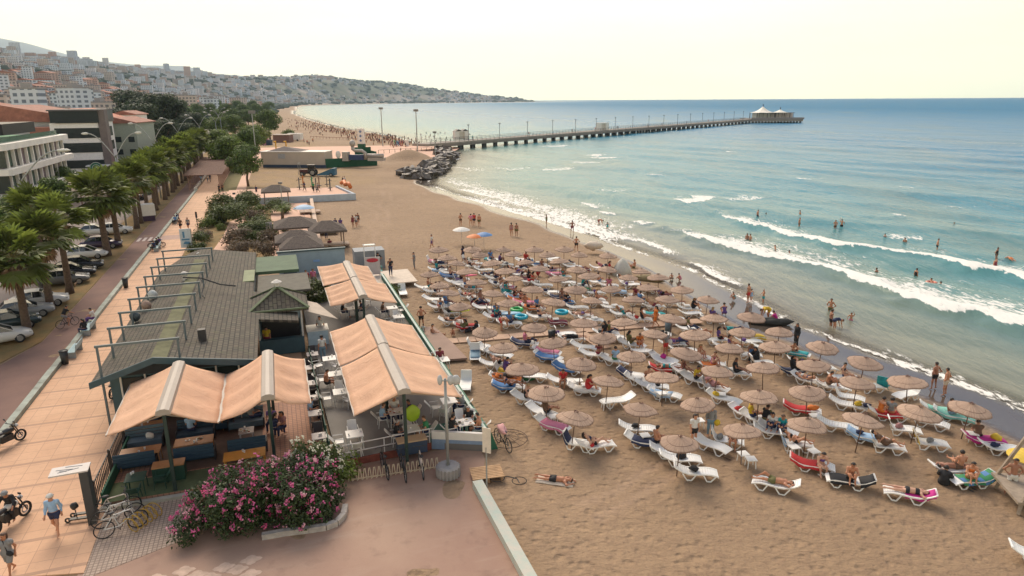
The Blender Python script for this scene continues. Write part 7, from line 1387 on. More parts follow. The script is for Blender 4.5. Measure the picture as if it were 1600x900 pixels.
diners = [('white table behind the post planter', 180, 'black', 'trousers'), ('white table behind the post planter', 0, 'green', 'shorts'), ('white corner table of four diners', 60, 'black', 'trousers'), ('white corner table of four diners', 190, 'black', 'trousers'), ('white corner table of four diners', 330, None, 'shorts'), ('white table by the green wall rail', 330, 'grey', 'trousers'), ('white table crowded under the large awning', 180, 'lightblue', 'trousers'), ('white table crowded under the large awning', 0, 'navy', 'trousers'), ('white table crowded under the large awning', 90, 'white', 'trousers'), ('white table under the far awning', 180, 'black', 'trousers'), ('white table under the far awning', 0, 'navy', 'trousers'), ('white table by the wall below the far awning', 180, 'brown', 'trousers'), ('white table glimpsed between the awnings', 90, 'maroon', 'trousers'), ('white table glimpsed between the awnings', 180, 'yellow', 'shorts')]
for loc, rz, a, lab in SEATS:
    for L_, A_, c_, b_ in diners:
        if L_ == lab and A_ == a: person('chair', loc, rz + 0 * math.pi, ('diner in ' + c_ if c_ else 'bare-backed diner') + ' at the ' + lab, ([('shirt', c_)] if c_ else []) + [(b_, 'navy')], sr.randrange(4), sr.choice(['dark', 'dark', 'brown', 'grey']))
for px, py, c, rz, lab in ((484, 646, 'lightblue', -90, 'man in pale blue sitting at the divider table'), (297, 672, 'lightblue', 0, 'guest in light blue on the middle sofa'), (441, 668, 'rose', 150, 'woman in rose check at a tall dark table'), (428, 672, 'navy', -40, 'woman in patterned navy beside the terrace post'), (424, 660, 'purple', 180, 'guest in purple at the terrace post'), (392, 652, 'grey', -60, 'guest in grey sitting on the third row sofa'), (399, 640, 'black', 180, 'guest in black at the clothed table')):
    person('chair', at(px, py + 6, .24), R(rz), lab, (('shirt', c), ('trousers', 'navy')), sr.randrange(4), long_='woman' in lab)
# ---------------------------------------------------------------- beach furniture
lw = M('lounger_white', (.84, .83, .79), .4, .04, 2)
prof = [(-.98, .62), (-.8, .50), (-.6, .40), (-.4, .345), (-.15, .335), (.15, .355), (.4, .375), (.62, .37), (.80, .335), (.95, .28)]
profU = [(-.62, .86), (-.56, .70), (-.50, .55), (-.42, .42), (-.33, .345), (-.15, .335), (.15, .355), (.4, .375), (.62, .37), (.80, .335), (.95, .28)]
def lounger(pf):
    rt = empty('sun_lounger', label='lounger', cat='sun lounger'); k = 4 if pf is profU else 3
    def slab(seg, y0, y1, th, nm, par, mt=lw):
        mb = MB(); mb.sheet([[(x, y, z) for y in (y0, y1)] for x, z in seg], th); return mb.build(nm, mt, par)
    bed = MB(); bk = MB()
    for i in range(len(pf) - 1):
        (xa, za), (xb, zb) = pf[i], pf[i + 1]; n_ = 2
        for j in range(n_):
            u0, u1 = j / n_ + .02, (j + 1) / n_ - .02; q = [(xa + (xb - xa) * u, za + (zb - za) * u) for u in (u0, u1)]; (bk if i < k else bed).sheet([[(x, y, z) for y in (-.27, .27)] for x, z in q], .02)
    bed.build('seat', lw, rt); bk.build('backrest', lw, rt)
    mb = MB()
    for y in (-.3, .3): mb.sheet([[(x, yy, z + .02) for yy in (y - .035, y + .035)] for x, z in pf[k:]], .06)
    mb.build('side_rail', lw, rt); mb = MB()
    for y in (-.3, .3): mb.sheet([[(x, yy, z + .02) for yy in (y - .03, y + .03)] for x, z in pf[:k + 1]], .05)
    mb.bar((pf[0][0], -.3, pf[0][1]), (pf[0][0], .3, pf[0][1]), .06, .05); mb.build('back_frame', lw, rt)
    for y in (-.3, .3):
        for a, b, c, d_ in ((-.62, -.42, -.22, -.02) if pf is prof else (-.45, -.35, -.15, .05), (.28, .45, .62, .86)):
            mb = MB(); mb.bar((a, y, .34), (b, y, .025), .045, .05); mb.bar((b, y, .025), (c, y, .025), .045, .05); mb.bar((c, y, .025), (d_, y, .32), .045, .05); mb.build('leg', lw, rt)
    return rt
LF = Proto(lounger(prof)); LU = Proto(lounger(profU)); tb2 = table(lw, 'side_table', .23, .23, .46); ST_ = Proto(tb2)
# parasols
straw = bpy.data.materials.new('straw_thatch'); straw.use_nodes = True; t = straw.node_tree; b = t.nodes['Principled BSDF']; b.inputs['Roughness'].default_value = .9; V = N(t, 'ShaderNodeTexCoord').outputs['Object']
sx = t.nodes.new('ShaderNodeSeparateXYZ'); t.links.new(V, sx.inputs[0]); an = MATH(t, 'ARCTAN2', sx.outputs[1], sx.outputs[0]); rad_ = MATH(t, 'SQRT', MATH(t, 'ADD', MATH(t, 'MULTIPLY', sx.outputs[0], sx.outputs[0]), MATH(t, 'MULTIPLY', sx.outputs[1], sx.outputs[1])))
wv = MATH(t, 'SINE', MATH(t, 'MULTIPLY', an, 110.)); cmb = t.nodes.new('ShaderNodeCombineXYZ'); t.links.new(MATH(t, 'MULTIPLY', an, 9.), cmb.inputs[0]); t.links.new(MATH(t, 'MULTIPLY', rad_, 1.6), cmb.inputs[1]); oi = t.nodes.new('ShaderNodeObjectInfo'); t.links.new(MATH(t, 'MULTIPLY', oi.outputs['Random'], 30.), cmb.inputs[2])
c = MIX(t, NZ(t, 1.3, cmb.outputs[0], 6, .3, .7, .7), (.66, .46, .33), (.31, .21, .155)); c = MIX(t, MATH(t, 'MULTIPLY', NZ(t, 2.2, V, 4, .5, .7), .5), c, (.42, .30, .22)); c = MIX(t, MATH(t, 'MULTIPLY', MATH(t, 'GREATER_THAN', MATH(t, 'SINE', MATH(t, 'MULTIPLY', an, 22.)), .93), .45), c, (.22, .12, .08))
c = MIX(t, MATH(t, 'MULTIPLY', oi.outputs['Random'], .6), c, (.34, .235, .18)); t.links.new(c, b.inputs['Base Color']); bp = N(t, 'ShaderNodeBump', Strength=.5, Distance=.02); t.links.new(wv, bp.inputs['Height']); t.links.new(bp.outputs[0], b.inputs['Normal'])
pole_m = M('parasol_pole', (.13, .075, .05), .8); band = M('thatch_binding', (.14, .075, .05), .85); tuft_m = M('thatch_tuft', (.22, .13, .10), .95, .3, 9)
def parasol(seed):
    rg_ = random.Random(seed); rt = empty('straw_parasol', label='parasol', cat='parasol'); n = 32; rings = [(.04, 2.20), (.25, 2.13), (.5, 2.03), (.75, 1.925), (.90, 1.85), (.99, 1.80)]; ed = [rg_.uniform(-.03, .03) for _ in range(n)]; dr_ = [rg_.uniform(-.02, .02) for _ in range(n)]
    ph1, ph2 = rg_.uniform(0, 6), rg_.uniform(0, 6)
    def P(r_, z, j): a = 2 * math.pi * j / n; q = r_ / 1.08; rr_ = r_ + ed[j % n] * q * (1.5 if r_ > .95 else 1); return (math.cos(a) * rr_, math.sin(a) * rr_, z + dr_[j % n] * q + .03 * q * math.sin(2 * a + ph1) + .02 * q * math.sin(3 * a + ph2))
    mb = MB(); v = [P(r_, z, j) for r_, z in rings for j in range(n)]; m_ = len(v); v += [(x, y, z - .035) for x, y, z in v]; f = []
    for i in range(len(rings) - 1):
        for j in range(n): a, b_ = i * n + j, i * n + (j + 1) % n; f.append((a, a + n, b_ + n, b_)); f.append((m_ + a, m_ + b_, m_ + b_ + n, m_ + a + n))
    o_ = (len(rings) - 1) * n
    for j in range(n): f.append((o_ + j, m_ + o_ + j, m_ + o_ + (j + 1) % n, o_ + (j + 1) % n))
    f += [tuple(range(n)), tuple(m_ + j for j in range(n))[::-1]]; mb.add(v, f); mb.build('canopy', straw, rt, True)
    mb = MB()
    for r_, z in ((.66, 1.968), (.98, 1.81)): mb.path([P(r_, z, j) for j in range(n)], .008, 4, closed=True)
    mb.build('binding', band, rt); mb = MB()
    for k in range(34):
        a = rg_.uniform(0, 6.28); r_ = rg_.uniform(.03, .17); mb.bar((math.cos(a) * .03, math.sin(a) * .03, 2.15), (math.cos(a) * r_, math.sin(a) * r_, 2.19 + rg_.uniform(0, .08)), .018, .012)
    for k in range(40):
        j = rg_.randrange(n); p = P(.985, 1.80, j); mb.bar(p, (p[0] * 1.03, p[1] * 1.03, p[2] - rg_.uniform(.03, .12)), .014, .008)
    mb.build('straw_fringe', tuft_m, rt)['kind'] = 'stuff'; mb = MB(); mb.path([(0, 0, -.1), (0, 0, 2.16)], .028, 7); mb.build('pole', pole_m, rt, True); mb = MB()
    for k in range(8): a = k * math.pi / 4; mb.bar((0, 0, 2.1), (math.cos(a) * .93, math.sin(a) * .93, 1.79), .02, .02)
    mb.build('rib', pole_m, rt); return rt
SP = [Proto(parasol(s)) for s in range(8)]
UMB = '686,387 699,400 739,387 750,396 786,389 804,395 836,389 772,409 824,409 857,397 882,389 876,408 905,398 731,422 790,422 842,419 950,400 901,421 947,421 922,431 672,426 687,443 699,456 744,439 804,435 872,435 981,435 1002,426 1030,435 767,457 831,451 899,451 954,452 1012,451 720,476 794,472 861,471 922,470 989,469 1042,469 755,515 834,510 911,504 977,504 785,541 866,533 944,526 1020,523 1046,499 1116,500 1087,524 815,574 904,566 986,556 1066,552 1137,546 852,611 945,596 1035,591 1117,582 891,652 995,640 1094,632 1160,676 1058,692 1067,454 1104,470 1172,497 1217,521 1160,521 1212,544 1281,544 1271,574 1194,577 1346,569 1336,602 1262,615 1185,622 1421,602 1341,661 1429,649 1509,644 1259,666 712,409'
UMBS = []; um = []
for i, s in enumerate(UMB.split()):
    px, py = map(float, s.split(',')); z = 0.
    for _ in range(3): x, y = G(px, py, 1.78 + z); z = gz(x, y)
    UMBS.append((x, y, z)); tilt = rnd.uniform(-.05, .05); o = SP[i * 5 % 8].put((x, y, z), rnd.uniform(0, 6.28), 'straw thatched parasol on a thin pole', 'straw parasols in rows on the beach', (lambda q: (q, q, .91))(rnd.uniform(.84, 1.02))); o.rotation_euler = (rnd.gauss(0, .05), rnd.gauss(0, .05), rnd.uniform(0, 6.28)); um.append(o)
dedupe(um)
# cloth parasols
def cloth_parasol(px, py, r_, zt, c1, c2, lab, n=16):
    x, y = G(px, py, zt); o = empty('beach_parasol', (x, y, gz(x, y)), 0, lab, 'parasol', 'coloured cloth parasols'); h_ = zt
    for m_i, cc in ((0, c1), (1, c2)):
        mb = MB()
        for j in range(n):
            if (j % 2) != m_i and c2: continue
            if not c2 and m_i: continue
            a0, a1 = 2 * math.pi * j / n, 2 * math.pi * (j + 1) / n
            for (ra, za), (rb_, zb) in zip([(0.01, 0), (.35, -.05), (.7, -.17), (1., -.34)][:-1], [(.35, -.05), (.7, -.17), (1., -.34)]):
                q = [(math.cos(a) * r_ * rr, math.sin(a) * r_ * rr, h_ + .15 + z * r_) for a, rr, z in ((a0, ra, za), (a1, ra, za), (a1, rb_, zb), (a0, rb_, zb))]; mb.add(q + [(x_, y_, z_ - .02) for x_, y_, z_ in q], [(3, 2, 1, 0), (4, 5, 6, 7)])
        if mb.f: mb.build('canopy', flatm('parasol_' + cc, CO[cc], .6), o)
    mb = MB(); mb.path([(0, 0, 0), (0, 0, h_ + .1)], .02, 5); mb.build('pole', steel, o)
cloth_parasol(722, 356, 1.05, 1.9, 'white', None, 'flat white cloth parasol at the top edge of the rows'); cloth_parasol(757, 364, 1.0, 1.8, 'blue', None, 'blue cloth parasol beside the orange one'); cloth_parasol(742, 367, .9, 1.7, 'orange', None, 'orange cloth parasol beside the blue one'); cloth_parasol(1606, 714, .85, .9, 'yellow', None, 'yellow parasol cut by the frame edge low over a lounger'); cloth_parasol(476, 317, 1.5, 1.9, 'lightblue', None, 'pale blue cloth parasol beside the sea wall')
# loungers: given as head and foot pixels (seat height .35) with towels
LG = []; things = []
def place_l(hx, hy, fx, fy, up=False, lab=None):
    a = PG(hx, hy, .38); b_ = PG(fx, fy, .35); d_ = b_ - a; c_ = (a + b_) / 2; ang = math.atan2(d_.y, d_.x); o = (LU if up else LF).put((c_.x, c_.y, gz(c_.x, c_.y)), ang, lab or ('white plastic sun lounger with raised backrest' if up else 'white plastic sun lounger'), 'white sun loungers on the beach'); LG.append((o, ang, up)); things.append(o); return len(LG) - 1
def towel(i, col, col2=None, lab=None, u0=.0, u1=1., w_=.27):
    o, ang, up = LG[i]; pf = profU if up else prof; xs = pf[int(u0 * (len(pf) - 1)):int(u1 * (len(pf) - 1)) + 1]; mb = MB(); rows = []
    for k, (x, z) in enumerate(xs): rows.append([(x, y, z + .034 + .01 * math.sin(k * 2.3 + y * 9)) if abs(y) < w_ + .05 else (x, y, z - .12 + .04 * math.sin(k * 1.9)) for y in (-w_ - .1, -w_ - .04, 0, w_ + .04, w_ + .1)])
    mb.sheet(rows, .014); mats = [flatm('cloth_' + col, CO[col])]
    if col2:
        mats.append(flatm('cloth_' + col2, CO[col2])); mb.m = [(j // 3) % 2 for j in range(len(mb.f))]
    q = mb.build('towel', mats, None, True); q.location = o.location; q.rotation_euler = (0, 0, ang); tag(q, lab or f'{col}{" and " + col2 if col2 else ""} towel spread over a sun lounger', 'towel', 'towels on the loungers'); things.append(q)
def bag(i, u, col, lab=None, s_=1., v=0.):
    o, ang, up = LG[i]; p = o.location + Vector((math.cos(ang) * u - math.sin(ang) * v, math.sin(ang) * u + math.cos(ang) * v, .46)); mb = MB(); mb.blob((0, 0, 0), (.22 * s_, .15 * s_, .12 * s_), rnd.random() * 50, .5, 10); q = mb.build('beach_bag', flatm('cloth_' + col, CO[col]), None, True); q.location = p; q.rotation_euler = (0, 0, rnd.uniform(0, 6)); tag(q, lab or f'{col} bag lying on a sun lounger', 'bag', 'bags on the loungers'); things.append(q)
def on(i, pose, wear, lab, u=0., rot=0, skin=None, v=0., **k):
    """a person on lounger i: u along it from the middle; poses whose legs point +y are turned to point to the foot"""
    o, ang, up = LG[i]; z = .37 if pose != 'side' else 0.; loc = o.location + Vector((math.cos(ang) * u - math.sin(ang) * v, math.sin(ang) * u + math.cos(ang) * v, z)); return person(pose, loc, ang - math.pi / 2 + rot, lab, wear, rnd.randrange(4) if skin is None else skin, **k)
pb = [M('pattern_blue', (.10, .30, .55), .8)]
i = place_l(1016, 703, 1074, 708); i = place_l(1030, 716, 1092, 720); bag(i, 0, 'black', 'black bag under the front parasol', 1.3); i = place_l(1055, 736, 1114, 742); bag(i, -.1, 'black', 'black folded cloth on the frontmost lounger', 1.1)
i = place_l(1088, 688, 1130, 706); i = place_l(1101, 684, 1157, 694, True); bag(i, -.2, 'grey'); on(i, 'side', (('shorts', 'black'),), 'person in black shorts sitting low beside the raised lounger', .4, -1.57, 1)
i = place_l(900, 697, 957, 692); on(i, 'recline', (('briefs', 'black'), ('bikini_top', 'navy')), 'woman in dark bikini reclining with a bag, knees raised', -.1, 0, 3, long_=True); bag(i, -.3, 'red', None, .7, -.25); i = place_l(884, 688, 912, 694, True); towel(i, 'navy', None, 'navy towel hanging over a raised lounger back', 0, .4)
i = place_l(968, 668, 1022, 672); bag(i, -.15, 'black', 'black bag on the lounger under the centre parasol'); i = place_l(988, 686, 1022, 694); towel(i, 'navy', None, 'navy cloth bundled on a lounger', .3, .8); on(i, 'longsit', (('briefs', 'black'),), 'two-toned sunbather sitting low beside the navy towel', .6, .8, 1)
i = place_l(984, 623, 940, 629); i = place_l(798, 616, 848, 628); on(i, 'hug', (('swimsuit', 'black'),), 'blond woman in black sitting under the corner parasol', -.1, 0, 3, hair='blond'); i = place_l(826, 636, 866, 650); on(i, 'longsit', (('shirt', 'brown'), ('shorts', 'black')), 'dark-haired woman in brown bent over on the lounger', .2, 1.2, 2, long_=True); i = place_l(841, 655, 882, 670); towel(i, 'pink', None, 'lilac pink towel on the lower left lounger', .3, .9)
i = place_l(966, 581, 1010, 592); towel(i, 'navy', None, None, 0, .5); i = place_l(975, 590, 1025, 600); on(i, 'hug', (('shorts', 'black'),), 'bare-chested man leaning forward between loungers', .5, 2.2, 1); i = place_l(992, 601, 1044, 607); bag(i, .3, 'black'); i = place_l(1010, 611, 1064, 622); towel(i, 'lightblue', 'white', 'blue and white towel on the inner lounger', .2, .7)
i = place_l(1049, 577, 1094, 592); on(i, 'longsit', (('swimsuit', 'maroon'),), 'woman in maroon sitting with a friend in yellow', -.2, 0, 2, long_=True); i = place_l(1064, 588, 1108, 603); on(i, 'hug', (('shirt', 'yellow'), ('shorts', 'black')), 'person in yellow top seated behind the woman in maroon', 0, 0, 2)
i = place_l(1090, 600, 1135, 612, True); on(i, 'recline', (('dress', 'rose'),), 'woman in a rose robe lying back with outstretched legs', 0, 0, 0); i = place_l(1108, 619, 1152, 632); bag(i, -.5, 'yellow'); i = place_l(1010, 554, 1062, 569); bag(i, 0, 'magenta', 'black and magenta bag on the doubled loungers', 1.3)
i = place_l(1022, 562, 1058, 574); i = place_l(892, 539, 934, 546); i = place_l(912, 552, 942, 556); on(i, 'hug', (('bikini_top', 'maroon'), ('briefs', 'maroon')), 'woman in maroon bikini sitting hunched on a short lounger', .3, 1.6, 2, long_=True); i = place_l(936, 560, 984, 568); on(i, 'longsit', (('shirt', 'lightblue'), ('shorts', 'green')), 'person in pale blue shirt on lounger with green bag', .0, 2., 0)
i = place_l(966, 535, 1008, 543); on(i, 'longsit', (('shirt', 'olive'), ('trousers', 'olive')), 'person in olive sitting beside the orange-clad friend', -.2, 1, 2, long_=True); on(i, 'hug', (('shirt', 'orange'), ('shorts', 'orange')), 'person in orange on the same lounger as the olive one', .5, -1, 1)
i = place_l(806, 584, 853, 588); i = place_l(868, 571, 904, 579); towel(i, 'blue', None, 'blue towel on lounger half under a parasol', .1, .8); i = place_l(832, 546, 876, 552); towel(i, 'pink', None, 'pink towel on the upper of two loungers', .2, .9); i = place_l(836, 553, 876, 561); towel(i, 'blue', None, 'blue towel below the pink one', .2, .8); i = place_l(755, 547, 802, 556); i = place_l(745, 540, 780, 552)
i = place_l(741, 543, 741, 560, True); towel(i, 'denim', None, 'blue cushion on a chair turned to the camera', .35, .9); i = place_l(728, 584, 724, 608, True, 'white lounger turned end-on beside the green wall'); i = place_l(624, 440, 634, 466, True, 'white lounger against the restaurant wall'); 
i = place_l(1226, 551, 1258, 559); towel(i, 'teal', None, 'turquoise towel on lounger near the wet sand', .1, .9); i = place_l(1222, 581, 1254, 583); towel(i, 'navy', None, None, .1, .8); on(i, 'longsit', (('robe', 'black'),), 'woman in black robe and scarf on the navy towel', 0, -.5, 0, hair='dark', long_=True); i = place_l(1240, 591, 1282, 605); on(i, 'supine', (('briefs', 'navy'), ('bikini_top', 'white')), 'sunbather in white top lying under parasol', 0, 0, 0); i = place_l(1278, 604, 1324, 613); on(i, 'hug', (('shorts', 'brown'),), 'man with bare shoulders sitting on a lounger edge', -.3, 0, 1)
i = place_l(1300, 619, 1342, 629, True); i = place_l(1306, 632, 1342, 641); bag(i, .45, 'yellow', 'bright yellow bag on a lounger end', 1.2); bag(i, .9, 'navy'); i = place_l(1228, 639, 1276, 647); towel(i, 'red', None, 'red towel on lounger beside an orange bag', 0, .7); bag(i, .5, 'orange', None, 1.3); i = place_l(1363, 649, 1409, 656); towel(i, 'red', None, None, .3, .8); on(i, 'longsit', (('shirt', 'grey'),), 'man in grey vest leaning over with a friend', .1, 1.2, 1); on(i, 'hug', (('swimsuit', 'orange'),), 'woman in orange beside the man in grey vest', -.4, .5, 0)
i = place_l(1441, 618, 1393, 625, True); i = place_l(1445, 642, 1490, 652); towel(i, 'mint', None, 'mint towel on lounger by the wet sand', .3, .9); i = place_l(1466, 650, 1512, 662); towel(i, 'mint', None, 'second mint towel where a man sits', .2, 1.); on(i, 'longsit', (('shorts', 'denim'),), 'man sitting on the mint towel facing the sea', -.2, 0, 2); i = place_l(1436, 661, 1462, 669)
i = place_l(1377, 670, 1434, 681, True); bag(i, -.1, 'rose'); i = place_l(1418, 693, 1475, 702, True); towel(i, 'yellow', None, 'yellow towel over a raised lounger back', .0, .35); bag(i, .1, 'grey'); i = place_l(1330, 681, 1378, 694); towel(i, 'lightblue', None, 'pale blue towel under a navy bag', .1, .7); bag(i, -.4, 'navy'); i = place_l(1350, 696, 1408, 706, True); on(i, 'recline', (('dress', 'brown'),), 'woman in dark brown dress reclining on raised lounger', 0, 0, 0)
i = place_l(1210, 693, 1263, 700, True); towel(i, 'lightblue', None, 'light blue towel over a raised back where someone sits', 0, .45); on(i, 'recline', (('bikini_top', 'black'), ('briefs', 'black')), 'woman leaning back on the light blue towel', .1, 0, 0); i = place_l(1503, 689, 1569, 699); towel(i, 'magenta', None, 'bright magenta towel at the wet sand edge'); bag(i, .5, 'yellow', 'large yellow bag on the magenta towel', 1.5); on(i, 'side', (('shirt', 'brown'), ('shorts', 'black')), 'person in dark clothes leaning over the magenta towel', -.2, 1.57, 2, v=.3)
i = place_l(1533, 703, 1592, 712); bag(i, -.3, 'navy'); i = place_l(1288, 665, 1326, 673); i = place_l(1178, 673, 1236, 682)
i = place_l(1235, 722, 1299, 736); towel(i, 'red', None, 'red and pink towel where a woman in bikini sits', .1, .75); on(i, 'side', (('bikini_top', 'purple'), ('briefs', 'black')), 'woman in dark bikini sitting on the red towel', .35, -1.3, 3, v=-.1)
i = place_l(1358, 759, 1290, 750); towel(i, 'black', None, 'black towel on the lounger of a man in bun', .5, .95); on(i, 'hug', (('shorts', 'black'),), 'man with tied hair seated with his back turned', -.05, 1.57, 1); towel(i, 'black', None, 'black cloth hanging off the lounger end', .1, .4)
i = place_l(1453, 784, 1380, 770); towel(i, 'magenta', None, 'magenta towel under a woman lying face down', .1, .6, .2); on(i, 'prone', (('briefs', 'black'), ('bikini_top', 'black')), 'woman in black bikini lying face down', .05, 0, 3, hair='brown'); i = place_l(1243, 766, 1173, 752); on(i, 'supine', (('shorts', 'olive'),), 'man in patterned shorts lying on his back, elbows out', .05, 0, 1)
i = place_l(1450, 738, 1520, 741); on(i, 'longsit', (('shorts', 'black'),), 'man with bare back among the group at two loungers', .3, 1.5, 0); on(i, 'prone', (('shorts', 'brown'),), 'man stretched out behind the seated group', .1, 0, 2); i = place_l(1544, 755, 1486, 757); towel(i, 'green', 'blue', 'striped green and blue towel on lounger', 0, .8); on(i, 'hug', (('bikini_top', 'orange'), ('briefs', 'orange')), 'woman in orange bikini sitting on the striped towel', .1, 1.2, 0); person('hug', PG(1470, 765), R(-40), 'person in black robe sitting on the sand by the striped towel', (('robe', 'black'),), 0)
i = place_l(1594, 871, 1652, 886)
# three under the rose parasols and the row of the yellow ring
i = place_l(1140, 640, 1190, 660); bag(i, -.5, 'red'); i = place_l(1158, 650, 1210, 668, False); on(i, 'hug', (('shirt', 'black'), ('trousers', 'olive')), 'person in black and floral trousers under the parasol', .3, 1, 2); on(i, 'longsit', (('shirt', 'yellow'), ('shorts', 'navy')), 'person in lime yellow with an orange hat', -.4, .5, 1, hat='orange')
i = place_l(1188, 668, 1240, 682); on(i, 'hug', (('shirt', 'white'),('trousers', 'navy')), 'woman in white shirt with her back turned', -.3, -1.7, 0, long_=True); on(i, 'hug', (('shirt', 'teal'), ('trousers', 'navy')), 'woman in blue green top next to the one in white', .2, -1.7, 0, hair='brown', long_=True)
# fill the far rows automatically: pairs of loungers beneath each remaining parasol
rq = random.Random(44); TC = ['red', 'pink', 'blue', 'navy', 'lightblue', 'yellow', 'teal', 'white', 'purple', 'orange', 'green', 'maroon']; WC = ['black', 'navy', 'red', 'blue', 'purple', 'maroon', 'teal', 'orange', 'olive', 'pink']
def lpos(): return [(o.location.x, o.location.y) for o, a, u in LG]
LP_ = lpos()
for n_, (x, y, z) in enumerate(UMBS):
    for dx, dy in ((-.75, .75), (.25, -.55), (-1.2, 1.8) if rq.random() < .35 else (9e3, 0)):
        if dx > 999: continue
        qx, qy = x + dx + rq.uniform(-.25, .25), y + dy + rq.uniform(-.15, .15)
        if any(abs(qx - a) < 1.5 and abs(qy - b) < .72 for a, b in LP_): continue
        if y < 37 and x > 2 and rq.random() < .75: continue
        LP_.append((qx, qy)); up = rq.random() < .3; ang = rq.uniform(-.28, .12); o = (LU if up else LF).put((qx, qy, gz(qx, qy)), ang, 'white plastic sun lounger with raised backrest' if up else 'white plastic sun lounger', 'white sun loungers on the beach'); LG.append((o, ang, up)); things.append(o); i = len(LG) - 1
        r_ = rq.random()
        if r_ < .30: c_ = rq.choice(TC); towel(i, c_, None, None, rq.choice([0, .2, .3]), rq.choice([.7, .9, 1.]))
        if rq.random() < .25: bag(i, rq.uniform(-.5, .5), rq.choice(['black', 'navy', 'red', 'purple', 'grey', 'brown']))
        if rq.random() < .62:
            ps = rq.choice(['recline', 'longsit', 'hug', 'supine', 'prone', 'side', 'longsit']); c_ = rq.choice(WC); w_ = rq.choice([(('shorts', c_),), (('shirt', c_), ('shorts', 'black')), (('briefs', c_), ('bikini_top', c_)), (('swimsuit', c_),), (('dress', c_),), (('shirt', c_), ('trousers', 'navy'))]); nm = {'recline': 'reclining', 'longsit': 'sitting', 'hug': 'sitting with knees up', 'supine': 'lying', 'prone': 'lying face down', 'side': 'sitting sideways'}[ps]
            on(i, ps, w_, f'person in {c_} {w_[0][0]} {nm} on a lounger', rq.uniform(-.1, .3), -math.pi / 2 if ps == 'side' else 0 if ps in ('recline', 'supine', 'prone') else rq.uniform(-1, 1), None, hair=rq.choice(['dark', 'dark', 'brown', 'blond']), long_=rq.random() < .4)
    if rq.random() < .35: o = ST_.put((x + .35, y - .25, z), rq.uniform(-.3, .3), 'small white plastic side table beneath a straw parasol', 'white side tables under the parasols'); things.append(o)
for px, py in ((902, 606), (944, 641), (1031, 628), (1157, 726), (1089, 672), (1236, 716)):
    v = PG(px, py); things.append(ST_.put(v, .2, 'small white plastic side table beneath a straw parasol', 'white side tables under the parasols'))
# inflatables, boxes and odd things
def odd(name, px, py, mb, mats, lab, cat, rz=0, dz=0.): v = PG(px, py); q = mb.build(name, mats, None, True); q.location = (v.x, v.y, v.z + dz); q.rotation_euler = (0, 0, rz); tag(q, lab, cat); return q
odd('swim_ring', 824, 592, MB().torus((0, 0, 0), .38, .12, 'Z', 20, 8), flatm('cloth_green', (.05, .42, .05), .3), 'bright green swim ring leaning on a lounger', 'swim ring', 0, .3).rotation_euler = (.9, 0, .3)
odd('air_mattress', 796, 498, MB().blob((0, 0, 0), (.95, .4, .1), 2, .1, 12), flatm('pale_blue_vinyl', (.35, .58, .75), .3), 'pale blue air mattress on loungers', 'air mattress', .1, .45); odd('swim_ring', 807, 493, MB().torus((0, 0, 0), .42, .14, 'Z', 20, 8), flatm('green_vinyl', (.03, .40, .10), .3), 'green inflatable beside the pale blue mattress', 'inflatable', 0, .5); odd('swim_ring', 814, 503, MB().torus((0, 0, 0), .42, .13, 'Z', 20, 8), flatm('cyan_vinyl', (.02, .45, .62), .3), 'cyan swim ring below the green one', 'swim ring', 0, .42)
odd('swim_ring', 877, 498, MB().torus((0, 0, 0), .42, .14, 'Z', 20, 8), flatm('cyan_vinyl', (.02, .45, .62)), 'turquoise swim ring on the lounger by the boardwalk', 'swim ring', 0, .5); odd('beach_cloth', 717, 492, MB().blob((0, 0, 0), (.85, .3, .08), 4, .2, 12), flatm('lime_vinyl', (.58, .62, .03), .5), 'lime yellow towel on the lounger near the bare-chested man', 'towel', .1, .42); odd('beach_cloth', 733, 436, MB().blob((0, 0, 0), (.8, .3, .08), 4, .2, 12), flatm('cloth_pinkred', (.65, .08, .16), .6), 'pink red towel on lounger in the first column', 'towel', .2, .42); odd('beach_cloth', 841, 432, MB().blob((0, 0, 0), (.25, .25, .5), 4, .3, 12), flatm('cloth_red', CO['red']), 'red cloth hanging beneath a parasol', 'cloth', .2, .6)
odd('beach_chair', 1375, 618, MB().box(-.3, .3, -.05, .05, .3, .9).box(-.3, .3, -.5, 0, .3, .36).bar((-.28, -.45, 0), (-.28, 0, .33), .03, .03).bar((.28, -.45, 0), (.28, 0, .33), .03, .03), flatm('cloth_teal', CO['teal']), 'turquoise folding beach chair with white top', 'chair', 2.4)
odd('broom_stick', 1117, 715, MB().bar((-.6, .5, .1), (.5, -.5, .03), .03, .03), pole_m, 'wooden pole lying on the sand beside loungers', 'pole'); odd('cloth_tent', 972, 432, MB().lathe([(1.0, 0), (.8, .8), (.4, 1.4), (.05, 1.7)], n=7), flatm('cloth_palegrey', (.5, .48, .42)), 'pale grey cloth draped like a small tent', 'tent'); odd('cloth_tent', 929, 398, MB().blob((0, 0, .6), (1., .6, .5), 3, .6, 12), flatm('cloth_cream', (.6, .5, .4)), 'cream cloth canopy with patterned edge near the water', 'canopy', 0, .3)
odd('drift_log', 1012, 441, MB().blob((0, 0, 0), (1.4, .5, .3), 6, .6, 12), flatm('driftwood', (.16, .12, .05)), 'olive brown heap of seaweed between parasols', 'seaweed heap', -.4, .15); odd('beach_bundle', 1198, 512, MB().blob((0, 0, 0), (1.6, .4, .35), 9, .7, 12), flatm('cloth_dark', (.03, .03, .028)), 'long dark bundle lying at the edge of the wet sand', 'bundle', -.1, .2)
